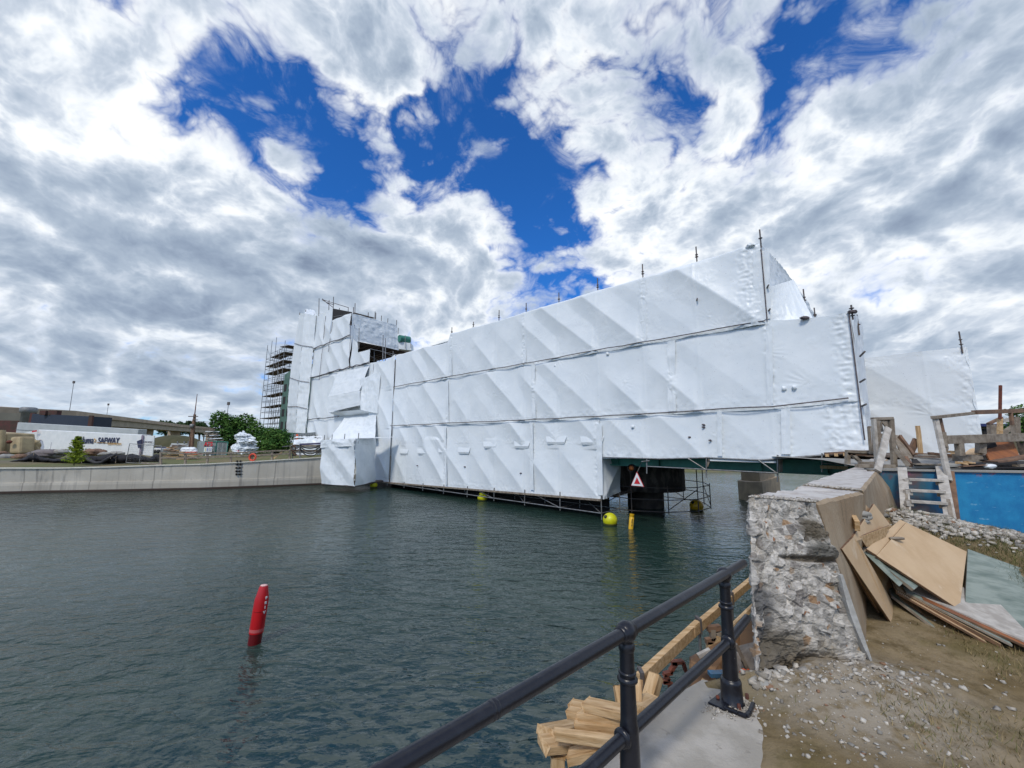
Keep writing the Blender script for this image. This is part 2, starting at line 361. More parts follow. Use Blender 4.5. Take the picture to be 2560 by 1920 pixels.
def film_disp(s, z, tiers, seed=0, tapes=(), crink=1., dg=.9):
    rg = np.random.default_rng(seed+11)
    d = np.zeros_like(s)
    kmin, kmax = int(math.floor(s.min()/LB))-3, int(math.ceil(s.max()/LB))+3
    for zb, zt in tiers:
        m_ = (z >= zb-.3) & (z <= zt+.6)
        for k in range(kmin, kmax):
            A = dg*.18*rg.uniform(.45, 1.) if rg.random() < .80 else .03
            sl = rg.uniform(.86, 1.0)
            dist = ((z-zb-.05) - (s-k*LB)*sl)/math.hypot(1, sl)          # + above the brace
            prof = np.where(dist > 0, np.clip(1-dist/1.2, 0, 1)**1.8, np.clip(1+dist/1.25, 0, 1)**2.2)
            along = (s-k*LB)/LB
            L1 = rg.uniform(.9, 1.5) if rg.random() < .7 else rg.uniform(1.8, 2.8)
            fade = np.clip(along/.15+.3, 0, 1)*np.clip((L1-along)/.45, 0, 1)*np.clip((zt-z)/.25+.1, 0, 1)
            d = np.maximum(d, np.where(m_, A*prof*fade, 0))
        # fold band above each batten
        e = np.exp(-np.clip(z-zb, 0, 9)/.22)*(z > zb-.05)
        d += crink*.045*e*(fbm(s*7, z*5, 3, seed+5, True)-.5)
    ph = (s/LB) % 1.
    d -= .045*np.sin(np.pi*ph)**2
    for k in range(kmin, kmax):                                          # slight crest at each standard
        d += .012*np.exp(-((s-k*LB)/.05)**2)
    for ts, tw in tapes:                                                 # taped vertical laps, crumpled
        e = np.exp(-((s-ts)/tw)**2)
        d += crink*.09*e*(fbm(s*8, z*6, 4, seed+9, True)-.45)
    for _ in range(int((s.max()-s.min())*(z.max()-z.min())*.16*crink)+2):   # wrinkles fanning from ties
        ps = rg.uniform(s.min(), s.max()); pz = rg.choice([zb for zb, _ in tiers]+[zt for _, zt in tiers]) if rg.random() < .6 else rg.uniform(z.min(), z.max())
        a0, aw, nn, R = rg.uniform(0, 6.28), rg.uniform(.5, 1.1), rg.integers(14, 30), rg.uniform(.35, .9)
        rr = np.hypot(s-ps, z-pz); m_ = rr < R*1.2
        th = np.arctan2(z[m_]-pz, s[m_]-ps); r_ = rr[m_]
        da = np.abs((th-a0+np.pi) % (2*np.pi)-np.pi)
        d[m_] += .016*np.cos(th*nn+3*vnoise(th*4, r_*2, seed))*np.exp(-(da/aw)**2)*np.clip(r_/.12, 0, 1)*np.clip(1.2-r_/R, 0, 1)
    d += .03*(fbm(s*.8, z*.8, 3, seed+3)-.5)
    return d
def sheet(parent, name, top, bot, seed=0, off=0., tiers=None, tapes=(), res=.045, mat_=None, frame=None, crink=1., ret=.0, ruff=0., dg=.9):
    """film between two polylines of (s, z) on the wall plane (or on frame = (origin, along, normal))"""
    s0 = max(top[0][0], bot[0][0]); s1 = min(top[-1][0], bot[-1][0])
    nu = max(3, int((s1-s0)/res)); ss = np.linspace(s0, s1, nu)
    zt = np.interp(ss, *zip(*top)); zb = np.interp(ss, *zip(*bot))
    if ruff:
        zt = zt + ruff*(fbm(ss*3, ss*0, 3, seed+1)-.5); zb = zb + ruff*.5*(fbm(ss*4, ss*0+3, 3, seed+2)-.5)
    nv = max(3, int((zt-zb).max()/res)); w = np.linspace(0, 1, nv)
    Sg = np.repeat(ss[:, None], nv, 1); Z = zb[:, None] + (zt-zb)[:, None]*w[None, :]
    D = film_disp(Sg, Z, tiers or [(float(zb.mean()), float(zt.mean()))], seed, tapes, crink, dg) + off
    if ret: D = D - ret*np.clip((w[None, :]-.965)/.035, 0, 1)**2          # film turns over the top edge
    O, A, N = frame or (W0, WD, WN)
    X = O.x + A.x*Sg + N.x*D; Y = O.y + A.y*Sg + N.y*D
    Zo = Z + (O.z if frame else 0.)
    V = np.stack([X, Y, Zo], -1).reshape(-1, 3); Fc = grid_faces(nu, nv)
    o = link_mesh(name, V, Fc, mat_ or M['film'], parent, smooth=True)
    return o
def batten(parent, pts, r=.022, off=.10, name='batten', jit=.02, m_=None):
    P_ = []
    for (a, za), (b, zb) in zip(pts[:-1], pts[1:]):
        n = max(2, int(abs(b-a)/.7))
        for i in range(n): P_.append(pt(a+(b-a)*i/n, za+(zb-za)*i/n + rnd.uniform(-jit, jit), off+rnd.uniform(-.02, .03)))
    P_.append(pt(pts[-1][0], pts[-1][1], off))
    return MB().path(P_, r, 5).build(name, m_ or M['batten'], parent)
br = thing('wrapped_bridge', 'long swing bridge entirely wrapped in white shrink film, standing over the water', 'bridge', tuple(pt(4, 0)))
def Z(px, py): return sz(px, py)
s_n = sz(1503, 1200)[0]; sR = sz(2140, 900)[0]; sP = sz(1908, 700)[0]; sL = sz(931, 1100)[0]
# measured seam lines
seamA = sorted([Z(987, 968), Z(1160, 936), Z(1340, 905), Z(1520, 872), Z(1695, 841), Z(1915, 803)])
seamB = sorted([Z(979, 1064), Z(1150, 1057), Z(1400, 1046), Z(1699, 1029), Z(1931, 1016), Z(2122, 997), Z(2150, 995)])
topU = sorted([Z(993, 885), Z(1060, 868), Z(1122, 853), Z(1127, 831), Z(1182, 816), Z(1248, 798), Z(1320, 775), Z(1400, 752), Z(1493, 723), Z(1606, 690), Z(1742, 650), Z(1850, 616), Z(1908, 601)])
topM = sorted([Z(1915, 801), Z(1965, 800), Z(2018, 795), Z(2080, 789), Z(2142, 779)])
botU = sorted([Z(1504, 1142), Z(1650, 1146), Z(1770, 1143), Z(1900, 1149), Z(2055, 1136), Z(2150, 1131)])
botL = sorted([Z(931, 1201), Z(969, 1209), Z(1200, 1226), Z(1375, 1238), Z(1504, 1249)])
def ext(pl, a=None, b=None):
    pl = list(pl)
    if a is not None: pl = [(a, float(np.interp(a, *zip(*pl))))] + [p for p in pl if p[0] > a]
    if b is not None: pl = [p for p in pl if p[0] < b] + [(b, float(np.interp(b, *zip(*pl))))]
    return pl
zA = float(np.mean([z for _, z in seamA])); zB = float(np.mean([z for _, z in seamB])); zT = topU[3][1]
sM = sz(985, 1000)[0]
tape_s = [sz(p, 1000)[0] for p in (1335, 1115, 1670, 1905)]
# upper, middle and lower tiers, each its own run of film
sheet(br, 'wrap_sheet', ext(topU, sP, sz(992, 885)[0]), [(q_, z_-.12) for q_, z_ in ext(seamA, sP, sz(992, 885)[0])], 1, .04, [(zA, zT)], [(sz(1905, 700)[0]+.35, .45), (sz(1610, 780)[0], .18), (sz(1310, 850)[0], .12), (sz(1128, 900)[0], .1)], ret=.3, ruff=.05)
sheet(br, 'wrap_sheet', ext(sorted(seamA+topM), sR, sM), [(q_, z_-.10) for q_, z_ in ext(seamB, sR, sM)], 2, .02, [(zB, zA)], [(sR+.25, .25), (sz(1925, 900)[0], .12), (sz(1680, 950)[0], .15), (sz(1335, 1000)[0], .12), (sz(1120, 1000)[0], .08)])
sheet(br, 'wrap_sheet', ext(seamB, s_n, sM), ext(botL, s_n, sM), 3, -.03, [(zB-1.3, zB), (-.2+1.0, zB-.9)], [(sz(1330, 1100)[0], .14), (sz(1115, 1100)[0], .1), (s_n+.1, .2)])
sheet(br, 'wrap_sheet', ext(seamB, sR-.05, s_n), ext(botU, sR-.05, s_n), 4, -.02, [(2.8, zB)], [(sR+.3, .3), (sz(1965, 1080)[0], .15), (sz(1800, 1080)[0], .06), (sz(2080, 1080)[0], .2)], crink=1.3)
sheet(br, 'wrap_sheet', [(sM, sz(985, 888)[1]), (sz(956, 900)[0], sz(956, 907)[1]), (sL+.6, sz(940, 910)[1])], [(sM, sz(985, 1209)[1]), (sL+.6, sz(932, 1201)[1])], 5, .06, [(1., zB), (zB, zA), (zA, zT)], crink=.8)
# battens along the laps
batten(br, seamA, off=.14); batten(br, ext(seamB, sz(2122, 997)[0]), off=.12)
for px in (1919,): 
    a, z0 = sz(px, 803); _, z1 = sz(px, 620)
    batten(br, [(a, z0), (a-.02, z1)], .02, .10, 'lashing')
a, z0 = sz(2148, 990); batten(br, [(a, sz(2145, 1100)[1]), (a, z0), (a, sz(2145, 785)[1])], .02, .12, 'lashing')
batten(br, [(sM, sz(985, 1200)[1]), (sM, sz(985, 900)[1])], .014, .09, 'lashing')
batten(br, [(sL+.55, sz(938, 1200)[1]), (sL+.55, sz(945, 1090)[1]), (sL+.4, sz(956, 906)[1])], .014, .09, 'lashing')
# end faces across the bridge
def across(px, Y=None): pass
WID = 8.2
endtop = pt(sP, sz(1905, 604)[1])
fr = (pt(sP, 0, 0), WP, -WD)      # frame: along = across the bridge, normal = toward the near end
ztp = sz(1905, 604)[1]; zAp = float(np.interp(sP, *zip(*seamA)))
fr2 = (pt(sR, 0, 0), WP, -WD); zMp = topM[0][1]
def film_quad(parent, name, a, b, c, d, seed=0, amp=.05, n=40, m_=None, diag=0.):
    """bilinear film a-b (bottom) d-c (top), facing the camera"""
    a, b, c, d = map(lambda q: np.array(q), (a, b, c, d)); u = np.linspace(0, 1, n)[:, None, None]; v = np.linspace(0, 1, n)[None, :, None]
    P_ = a*(1-u)*(1-v)+b*u*(1-v)+c*u*v+d*(1-u)*v
    nr = np.cross(b-a, d-a); nr = nr/np.linalg.norm(nr)
    if nr[1] > 0: nr = -nr
    L, H = np.linalg.norm(b-a), np.linalg.norm(d-a); U = (u*L)[..., 0]+0*v[..., 0]; Vv = (v*H)[..., 0]+0*u[..., 0]
    D = amp*(fbm(U*1.6+seed, Vv*1.1, 4, seed, True)-.5) + amp*.5*(fbm(U*6, Vv*1.5, 3, seed+4, True)-.5)
    if diag: D = D + diag*np.clip(1-np.abs(((U*.9+Vv) % 2.2)-1.1)/.9, 0, 1)
    P_ = P_+nr*D[..., None]
    return link_mesh(name, P_.reshape(-1, 3), grid_faces(n, n), m_ or M['film'], parent, smooth=True)
# hip of the upper tier: slack film drawn down to the middle tier roof
film_quad(br, 'end_sheet', wall(1905, 805, -.12), wall(2044, 797, -6), wall(1980, 700, -3), wall(1900, 606, -.12), 21, .12, 60, M['film_grey'])
film_quad(br, 'hood_sheet', wall(1910, 806, .04), wall(2034, 800, -.2), wall(1984, 699, -1.1), wall(1911, 722, .04), 24, .07, 60)
film_quad(br, 'end_sheet', wall(2143, 1134, -.03), wall(2180, 1130, -3), wall(2153, 812, -3), wall(2134, 780, -.03), 22, .10, 50)
# roofs of both tiers (film laid across the top)
def roof(s0, s1, z0, z1, nm='roof_sheet'):
    nn = 60; b = MB()
    for i in range(nn):
        for j in range(14):
            u, v = i/(nn-1), j/13
            b.v.append(tuple(pt(s0+(s1-s0)*u, z0+(z1-z0)*u-.12+.06*math.sin(v*9)*math.sin(u*40), .0-.05) + WP*(v*WID)))
    b.f = [tuple(q) for q in grid_faces(nn, 14)]; b.sm = [True]*len(b.f); b.build(nm, M['film_grey'], br)
roof(sP, sz(1000, 884)[0], ztp-.15, topU[-1][1]); roof(sR, sP, zMp, zAp)
# far side of the bridge: runs on further to the near end
sfar = lambda px, py: sz(px, py, -WID)
frF = (pt(0, 0, -WID), WD, WN)
tR = [sfar(2418, 866), sfar(2300, 879), sfar(2176, 893), sfar(2100, 900)]
bR = [sfar(2448, 1135), sfar(2100, 1130)]
sheet(br, 'wrap_sheet', [(tR[0][0], tR[0][1])]+tR[1:], [(tR[0][0], bR[0][1]), bR[1]], 31, 0., frame=frF, tiers=[(3.1, 5.2), (5.2, 7.2)], crink=.7, dg=.35, tapes=[(tR[0][0]+.2, .2)])
sheet(br, 'wrap_sheet', [(tR[-1][0], 6.9), (sz(1000, 884, -WID)[0]+3, 6.9)], [(tR[-1][0], 2.8), (s_n+1.6, 2.8), (s_n+1.9, .75), (sz(1000, 884, -WID)[0]+3, .75)], 32, 0., frame=frF, res=.3, tiers=[(2.8, 6.9)], crink=.1)
# end return of the far run (scalloped edge)
fe = MB()
for i in range(24):
    u = i/23; z_ = 2.9+(tR[0][1]-2.9)*u; sc = .10*abs(math.sin(u*math.pi*5))
    fe.v += [tuple(pt(tR[0][0]+sc, z_, -WID)), tuple(pt(tR[0][0]+sc+.5, z_, -WID-2.))]
fe.f = [(2*i, 2*i+1, 2*i+3, 2*i+2) for i in range(23)]; fe.sm = [True]*23; fe.build('end_sheet', M['film'], br)
# notch return (left of the girder): film wrapped round the corner
zn0, zn1 = sz(1504, 1248)[1], sz(1504, 1142)[1]
sheet(br, 'end_sheet', [(0, zn1), (1.8, zn1)], [(0, zn0), (1.8, zn0+.15)], 41, 0., frame=(pt(s_n, 0), WP, -WD), crink=2., tiers=[(zn0, zn1)])
for (px, y0, y1, tw_) in ((1905, 628, 800, .26), (1608, 700, 852, .15), (1312, 787, 906, .12), (1128, 850, 938, .10), (1925, 815, 1010, .10), (1680, 850, 1028, .16), (1335, 912, 1046, .13), (1120, 950, 1056, .10), (1330, 1056, 1225, .12), (1115, 1066, 1212, .10), (1800, 1030, 1140, .08), (1965, 1022, 1135, .13), (1500, 1060, 1238, .14)):
    p0_, p1_ = wall(px, y1, .055), wall(px-(y1-y0)*.012, y0, .06); film_quad(br, 'seam_tape', p0_+WD*tw_, p0_-WD*tw_, p1_-WD*tw_, p1_+WD*tw_, int(px), .055, 36)
# standards poking out of the roof, with a coupler each
def standard(s, z0, h, off=0., r=.026):
    b = MB(); p = pt(s, z0-.25, off); b.tube(p, p+Vector((0, 0, h+.25)), r, n=7)
    b.lathe(p+Vector((0, 0, h-.12)), [(r*1.2, 0), (r*2.3, .01), (r*2.3, .03), (r*1.2, .04)], 8)
    b.lathe(p+Vector((0, 0, .35)), [(r*1.3, 0), (r*2.6, .01), (r*2.6, .03), (r*1.3, .04)], 8)
    return b.build('standard', M['dark_steel'], br)
for px, py, py2 in ((1901, 602, 575), (1741, 648, 618), (1606, 690, 662), (1493, 723, 697), (1396, 753, 733), (1314, 777, 759), (1246, 798, 777), (1128, 833, 820), (1182, 816, 806)):
    s_, z_ = sz(px, py); standard(s_, z_, sz(px, py2)[1]-z_+.05, -.05)
s_, z_ = sz(2130, 780); standard(s_, z_, sz(2130, 766)[1]-z_+.05)
def std_y(px, pyb, pyt, off): 
    s_, z_ = sz(px, pyb, off); _, z2 = sz(px, pyt, off); standard(s_, z_, z2-z_, off)
std_y(2012, 758, 722, -3.); std_y(2038, 793, 769, -5.); std_y(2146, 820, 786, -1.2); std_y(2404, 868, 828, -WID); std_y(1939, 660, 646, -4.)
# crumpled knot of film at the peak and tube ends
def lump(c, r, m_, name, parent, seed=0, sq=(1, 1, .6), rough=.45, n=18):
    b = MB(); c = Vector(c); vs = []
    for i in range(n+1):
        for j in range(2*n):
            th, ph = math.pi*i/n, math.pi*j/n
            d = Vector((math.sin(th)*math.cos(ph), math.sin(th)*math.sin(ph), math.cos(th)))
            k = 1 + rough*(float(fbm(np.array([d.x*3+d.z*2+seed]), np.array([d.y*3-d.z*1.3+9]), 4, seed, True)[0])-.5)*1.6
            vs.append(c+Vector((d.x*r*sq[0], d.y*r*sq[1], d.z*r*sq[2]))*k)
    return b.add(vs, [(i*2*n+j, (i+1)*2*n+j, (i+1)*2*n+(j+1) % (2*n), i*2*n+(j+1) % (2*n)) for i in range(n) for j in range(2*n)], True).build(name, m_, parent)
lump(pt(sP+.25, ztp-.06, -.05), .16, M['film_grey'], 'knotted_film', br, 3, (1, .8, .5), .9)
for px, py in ((2012, 796), (2131, 781)):
    s_, z_ = sz(px, py); lump(pt(s_, z_, .06), .075, M['batten'], 'tied_cloth', br, px, (1.5, 1, .6), .9, 10)
# short tube ends that poke out through the film
for px, py, L in ((1740, 754, .25), (2150, 890, .5), (2153, 1016, .3), (2150, 955, .3), (1915, 722, .25), (1918, 780, .2)):
    s_, z_ = sz(px, py); MB().tube(pt(s_, z_, -.05), pt(s_-.12, z_+.04, L*.9), .028, n=7).build('tube_end', M['dark_steel'], br)
# little folded pockets and ledges pressed against the film (lower tier)
for px, py, w in ((1010, 1133, .9), (1055, 1133, .9), (1108, 1131, .8), (1160, 1131, .9), (1225, 1117, .9), (1305, 1116, .9), (1390, 1106, 1.), (1480, 1107, 1.), (1420, 979, 1.1)):
    s_, z_ = sz(px, py); q = w*.5
    MB().hexa([pt(s_-q, z_-.10, .0), pt(s_+q, z_-.10, .0), pt(s_+q, z_-.10, .02), pt(s_-q, z_-.10, .02), pt(s_-q*1.3, z_+.3, .0), pt(s_+q*1.3, z_+.3, .0), pt(s_+q*1.1, z_+.02, .055), pt(s_-q*1.1, z_+.02, .055)]).build('folded_pocket', M['film'], br, bevel=.01)
# little dark holes where tubes touch the film
for px, py in ((1044, 1164), (1163, 1167), (1303, 1183), (1760, 1062), (1760, 1068), (1725, 1093), (1418, 952), (1776, 1101)):
    s_, z_ = sz(px, py); lump(pt(s_, z_, .04), .038, M['batten'], 'tied_cloth', br, px, (1.4, .6, .8), .9, 6)
for px, py in ((1960, 972), (1986, 969), (1520, 885), (1583, 1067), (1390, 915)):
    s_, z_ = sz(px, py); lump(pt(s_, z_, .03), .065, M['film'], 'knotted_film', br, px, (1, .8, 1), .7, 8)
# ---- scaffold hung under the film, over the water
sc_ = MB(); zb0 = .25; ztub = .0
ns = 9
sx = [s_n + LB*i for i in range(ns)]
frame_under = []
def u_tube(a, b, r=.026, nm='scaffold_tube'):
    MB().tube(a, b, r, n=7).build(nm, M['steel'], br)
for i, s_ in enumerate(sx):
    zt = float(np.interp(s_, *zip(*botL)))
    u_tube(pt(s_, zt+.2, .04), pt(s_, .02 if i == 0 else .16, .04))
    u_tube(pt(s_, zt+.2, -1.7), pt(s_, .10, -1.7), .024)
    if i % 1 == 0: u_tube(pt(s_, .30, .04), pt(s_, .30, -1.7), .022)
    if i < ns-1: u_tube(pt(s_, .30, .08), pt(sx[i+1], zt+.02-.05, -.4 if i % 2 else -1.6), .022)
u_tube(pt(s_n, .30, .09), pt(sx[-1]+1.5, .34, .09), .027)
u_tube(pt(s_n, .30, -1.7), pt(sx[-1]+1.5, .34, -1.7), .024)
for o_ in (.09, -.6, -1.7):
    MB().beam(pt(s_n, zn0-.03, o_), pt(sx[-1]+2.4, botL[-1][1]-.06, o_), .06, .09).build('ledger_beam', M['wood_grey'] if o_ > 0 else M['deck'], br)
dk = MB(); dk.hexa([pt(s_n+.1, zn0+.00, -.3), pt(s_n+.1, zn0+.00, -WID), pt(sx[-1]+2.4, botL[-1][1]+.0, -WID), pt(sx[-1]+2.4, botL[-1][1]+.0, -.3), pt(s_n+.1, zn0+.06, -.3), pt(s_n+.1, zn0+.06, -WID), pt(sx[-1]+2.4, botL[-1][1]+.06, -WID), pt(sx[-1]+2.4, botL[-1][1]+.06, -.3)]).build('scaffold_deck', M['deck'], br)
MB().slab([pt(s_n+.6, .0, -1.78), pt(sx[-1]+2.4, .0, -1.78), pt(sx[-1]+2.4, zn0, -1.78), pt(s_n+.6, zn0, -1.78)], .02, WN).build('shade_sheet', M['dark'], br)  # added dark sheet so the gap under the film reads as deep shade
# ---- green girder and what hangs under the right half
zg1 = 3.02
for o_ in (-1.0, -WID+1.0):
    gd = MB(); a0, a1 = s_n+1.5, sR-3.5
    zt_, zb_ = 2.83, 2.38
    gd.beam(pt(a0, (zt_+zb_)/2, o_), pt(a1, (zt_+zb_)/2, o_), .05, zt_-zb_)
    gd.beam(pt(a0, zb_, o_), pt(a1, zb_, o_), .42, .035); gd.beam(pt(a0, zt_, o_), pt(a1, zt_, o_), .42, .035)
    k = a0
    while k > a1: gd.beam(pt(k, zb_+.02, o_+.02), pt(k, zt_-.02, o_+.02), .03, .30, up=tuple(WN)); k -= 1.9
    gd.build('girder', M['green'], br)
cb = MB(); k = s_n+1.
while k > sR-3: cb.beam(pt(k, 2.62, -1.), pt(k, 2.62, -WID+1.), .2, .34); k -= 1.9
cb.build('cross_beams', M['green'], br)
MB().hexa([pt(s_n+1.8, 3.0, -.4), pt(s_n+1.8, 3.0, -WID), pt(sR-3.5, 3.0, -WID), pt(sR-3.5, 3.0, -.4), pt(s_n+1.8, 3.06, -.4), pt(s_n+1.8, 3.06, -WID), pt(sR-3.5, 3.06, -WID), pt(sR-3.5, 3.06, -.4)]).build('scaffold_deck', M['deck'], br)
batten(br, [(a, b-.02) for a, b in ext(botU, sR)], .03, .04, 'edge_tube', 0., M['steel'])
# hangers, ledger and braces under the near side
def hz(px, py, off=.05): s_, z_ = sz(px, py, off); return pt(s_, z_, off)
for px, y0, y1 in ((1617, 1147, 1184), (1766, 1143, 1194), (1944, 1137, 1205), (2055, 1133, 1180)):
    u_tube(hz(px, y0), hz(px, y1), .026, 'hanger_tube')
u_tube(hz(1618, 1166, .1), hz(1945, 1183, .1), .024, 'hanger_tube'); u_tube(hz(1720, 1146, .1), hz(1766, 1175, .1), .024, 'hanger_tube'); u_tube(hz(1894, 1149, .1), hz(1942, 1183, .1), .024, 'hanger_tube')
u_tube(hz(1604, 1154, .12), hz(1624, 1152, .12), .024, 'hanger_tube'); u_tube(hz(2055, 1158, .1), hz(2150, 1163, .1), .024, 'hanger_tube')
MB().beam(hz(1774, 1148, -.1), hz(1768, 1166, -.1), .08, .08).build('timber_block', M['wood_grey'], br)
MB().beam(hz(1951, 1143, -.1), hz(1951, 1180, -.1), .10, .08).build('timber_block', M['wood_grey'], br)
MB().beam(hz(1505, 1145, .02), hz(1605, 1145, .02), .02, .05).build('edge_strip', M['white'], br)
MB().beam(hz(1775, 1150, .02), hz(1940, 1155, .02), .02, .07).build('edge_strip', M['white'], br)
MB().beam(hz(2050, 1167, .15), hz(2120, 1170, .15), .05, .1).build('timber_block', M['wood'], br)
# wooden bearers under the film near the bank
for i in range(5): p = hz(2070+22*i, 1138-i*1.2, -.2); MB().beam(p-WN*.8, p+WN*.35, .09, .09).build('bearer', M['wood'], br)
MB().beam(hz(2060, 1134, .12), hz(2200, 1127, .12), .05, .07).build('bearer', M['wood_brown'], br)
# amber lamp and red and white triangle board on the girder
lm = MB(); c = hz(1582, 1170, -.75); c = hz(1582, 1170, -.68); lm.lathe(c, [(.02, 0), (.17, .0), (.18, .06), (.17, .2), (.15, .2), (.15, .05)], 16, tuple(WN)); lm.build('lamp_hood', M['dark'], br)
MB().lathe(c+WN*.06, [(.001, 0), (.11, 0), (.11, .10), (.001, .13)], 14, tuple(WN)).build('lamp_lens', mat('dull amber lens', (.45, .13, .03), .4), br)
# ---- pivot pier in the dark under the bridge, with its own scaffold ring
pc = wall(1612, 1200, -WID/2-1.2); pc.z = 0
pier = thing('pivot_pier', 'dark round pivot pier with scaffold cage under the wrapped bridge', 'bridge pier', tuple(pc))
pm = mat('dark stained concrete', (.11, .095, .08), .9, 0, (.05, .045, .04), 2, bump=.4)
MB().lathe(pc+Vector((0, 0, -.5)), [(.95, 0), (.95, 2.6), (2.0, 2.62), (2.0, 2.8), (1.6, 2.9)], 32).build('pier_shaft', pm, pier)
for i in range(12):
    t = 2*math.pi*i/12; q = pc+Vector((math.cos(t)*3.2, math.sin(t)*3.2, 0)); t2 = 2*math.pi*(i+1)/12; q2 = pc+Vector((math.cos(t2)*3.2, math.sin(t2)*3.2, 0))
    b = MB(); b.tube(q+Vector((0, 0, .12)), q+Vector((0, 0, 1.4 if i%2 else 2.6)), .024, n=6)
    for z_ in (.2, .75, 1.3): b.tube(q+Vector((0, 0, z_)), q2+Vector((0, 0, z_)), .022, n=6)
    if i % 2: b.tube(q+Vector((0, 0, .3)), q2+Vector((0, 0, 1.2)), .02, n=6)
    b.build('scaffold_bay', M['dark_steel'], pier)
b = MB()
b.lathe(pc, [(2.0, .95), (2.05, .95), (2.05, 2.45), (2.0, 2.45)], 36); b.build('sheet_skirt', mat('dark debris netting', (.06, .052, .048), .9, 0, (.16, .14, .125), 3.5, detail=8, lo=.45, hi=.62, stretch=(1, 1, .4)), pier)
# triangle sign
sg = thing('triangle_sign', 'white edged red triangle board hanging below the green girder', 'sign', tuple(hz(1593, 1215, .1)))
def tri(c, r, th, m_, nm, dz=0, par=sg):
    X = -WD; pts = [c+Vector((0, 0, r*1.15)), c-X*r*.86-Vector((0, 0, r*.62)), c+X*r*.86-Vector((0, 0, r*.62))]
    MB().slab([p+WN*dz for p in pts], th, WN).build(nm, m_, par)
c = hz(1593, 1203, .1); tri(c, .335, .03, M['letters_red'], 'border'); tri(c, .305, .02, M['white'], 'panel', .012); tri(c-Vector((0, 0, .015)), .155, .02, M['letters_red'], 'red_triangle', .02)
MB().tube(c+Vector((0, 0, .33)), c+Vector((0, 0, .75))-WN*.5, .012, n=6).build('hanger', M['steel'], sg)
# ---- concrete pier to the right under the girder
cp = thing('concrete_pier', 'square concrete pier with chamfered cap under the right half of the girder', 'bridge pier', tuple(atz(1950, 1266, 0)))
def pz(px, py, z): return atz(px, py, z)
pcM = mat('pier concrete', (.42, .33, .22), .9, 0, (.30, .24, .17), 1.5, bump=.3)
A = atz(1847, 1247, 0); B = atz(1864, 1256, 0); Cc = aty(2040, 1238, B.y+2.2); Cc.z = 0
dirR = (WP*1+(-WD)*.2).normalized(); 
Bf = A+(-WD)*.95+WP*.0; 
def prism(ring, z0, z1, ring2=None): 
    n = len(ring); r2 = ring2 or ring
    return MB().add([Vector((p.x, p.y, z0)) for p in ring]+[Vector((p.x, p.y, z1)) for p in r2], [tuple(range(n))[::-1], tuple(range(n, 2*n))]+[(i, (i+1) % n, n+(i+1) % n, n+i) for i in range(n)])
E1 = A; E2 = A-WD*1.35; E3 = E2+WP*6; E4 = E1+WP*6
nose = (E1+E2)/2 + WN*.75
prism([E1, nose, E2, E3, E4], -.5, 1.13).build('pier_base', pcM, cp)
i1 = E1-WD*.16+WP*.3; i2 = E2+WD*.16+WP*.3
prism([i1, i2, i2+WP*5, i1+WP*5], 1.13, 2.35).build('pier_top', pcM, cp)
# ================================================================ left bank
def c2(x, y): return 500+.32558*x, 720+.32558*y
def c1(x, y): return .27125*x, 900+.27125*y
def c1b(x, y): return 250+.14014*x, 1000+.14014*y
def c1a(x, y): return .13562*x, 1000+.13562*y
def c3(x, y): return 500+.15675*x, 980+.15675*y
def perp(px, py, s):                       # pixel onto the vertical plane across the wall at s
    r = ray(px, py); q = pt(s, 0); t = (q-EYEV).dot(WD)/r.dot(WD); return EYEV+r*t
tw = thing('wrapped_tower', 'tall stepped scaffold tower wrapped in white film at the far end of the bridge', 'tower', tuple(pt(sz(850, 1100)[0], 0)))
ln1 = sorted([Z(783, 873), Z(830, 856), Z(879, 839)]); ln2 = sorted([Z(775, 946), Z(850, 925), Z(924, 907), Z(957, 901)]); ln3 = sorted([Z(765, 1049), Z(850, 1041), Z(941, 1033)])
tk = dict(crink=.6, res=.09)
sheet(tw, 'wrap_sheet', sorted([Z(788, 785), Z(795, 787), Z(814, 779), Z(829, 774), Z(831, 776)]), ext(ln1, sz(831, 800)[0], sz(786, 800)[0]), 51, .05, [(ln1[0][1], ln1[0][1]+3.4)], **tk)
sheet(tw, 'wrap_sheet', sorted([Z(831, 801), Z(879, 783)]), ext(ln1, None, sz(831, 800)[0]), 52, .05, [(ln1[0][1], ln1[0][1]+2.4)], **tk)
sheet(tw, 'wrap_sheet', sorted([Z(782, 873), Z(879, 839)]), ext(ln2, sz(879, 880)[0], sz(782, 900)[0]), 53, .0, [(ln2[0][1], ln1[0][1])], **tk)
sheet(tw, 'wrap_sheet', sorted([Z(879.2, 845), Z(896, 858), Z(896.2, 882), Z(925, 873)]), ext(ln2, sz(925, 880)[0], sz(879.2, 880)[0]), 54, .0, [(ln2[0][1], ln1[0][1]+1)], **tk)
sheet(tw, 'wrap_sheet', ext(ln2, sz(956, 900)[0], sz(777, 940)[0]), ext(ln3, sz(956, 900)[0]-.01, sz(777, 940)[0]), 55, -.05, [(ln3[0][1], ln2[0][1])], tapes=[(sz(945, 1000)[0], .5)], **tk)
sheet(tw, 'wrap_sheet', ext(ln3, sz(936, 1040)[0], sz(765, 1040)[0]), sorted([Z(764, 1083), Z(800, 1094), Z(860, 1150), Z(890, 1190), Z(936, 1202)]), 56, -.08, [(2., ln3[0][1])], **tk)
batten(tw, ln1, .045, .12, jit=.05); batten(tw, ext(ln2, sz(925, 900)[0]), .045, .12, jit=.06); batten(tw, ext(ln3, sz(850, 1040)[0]), .03, .1, jit=.05)
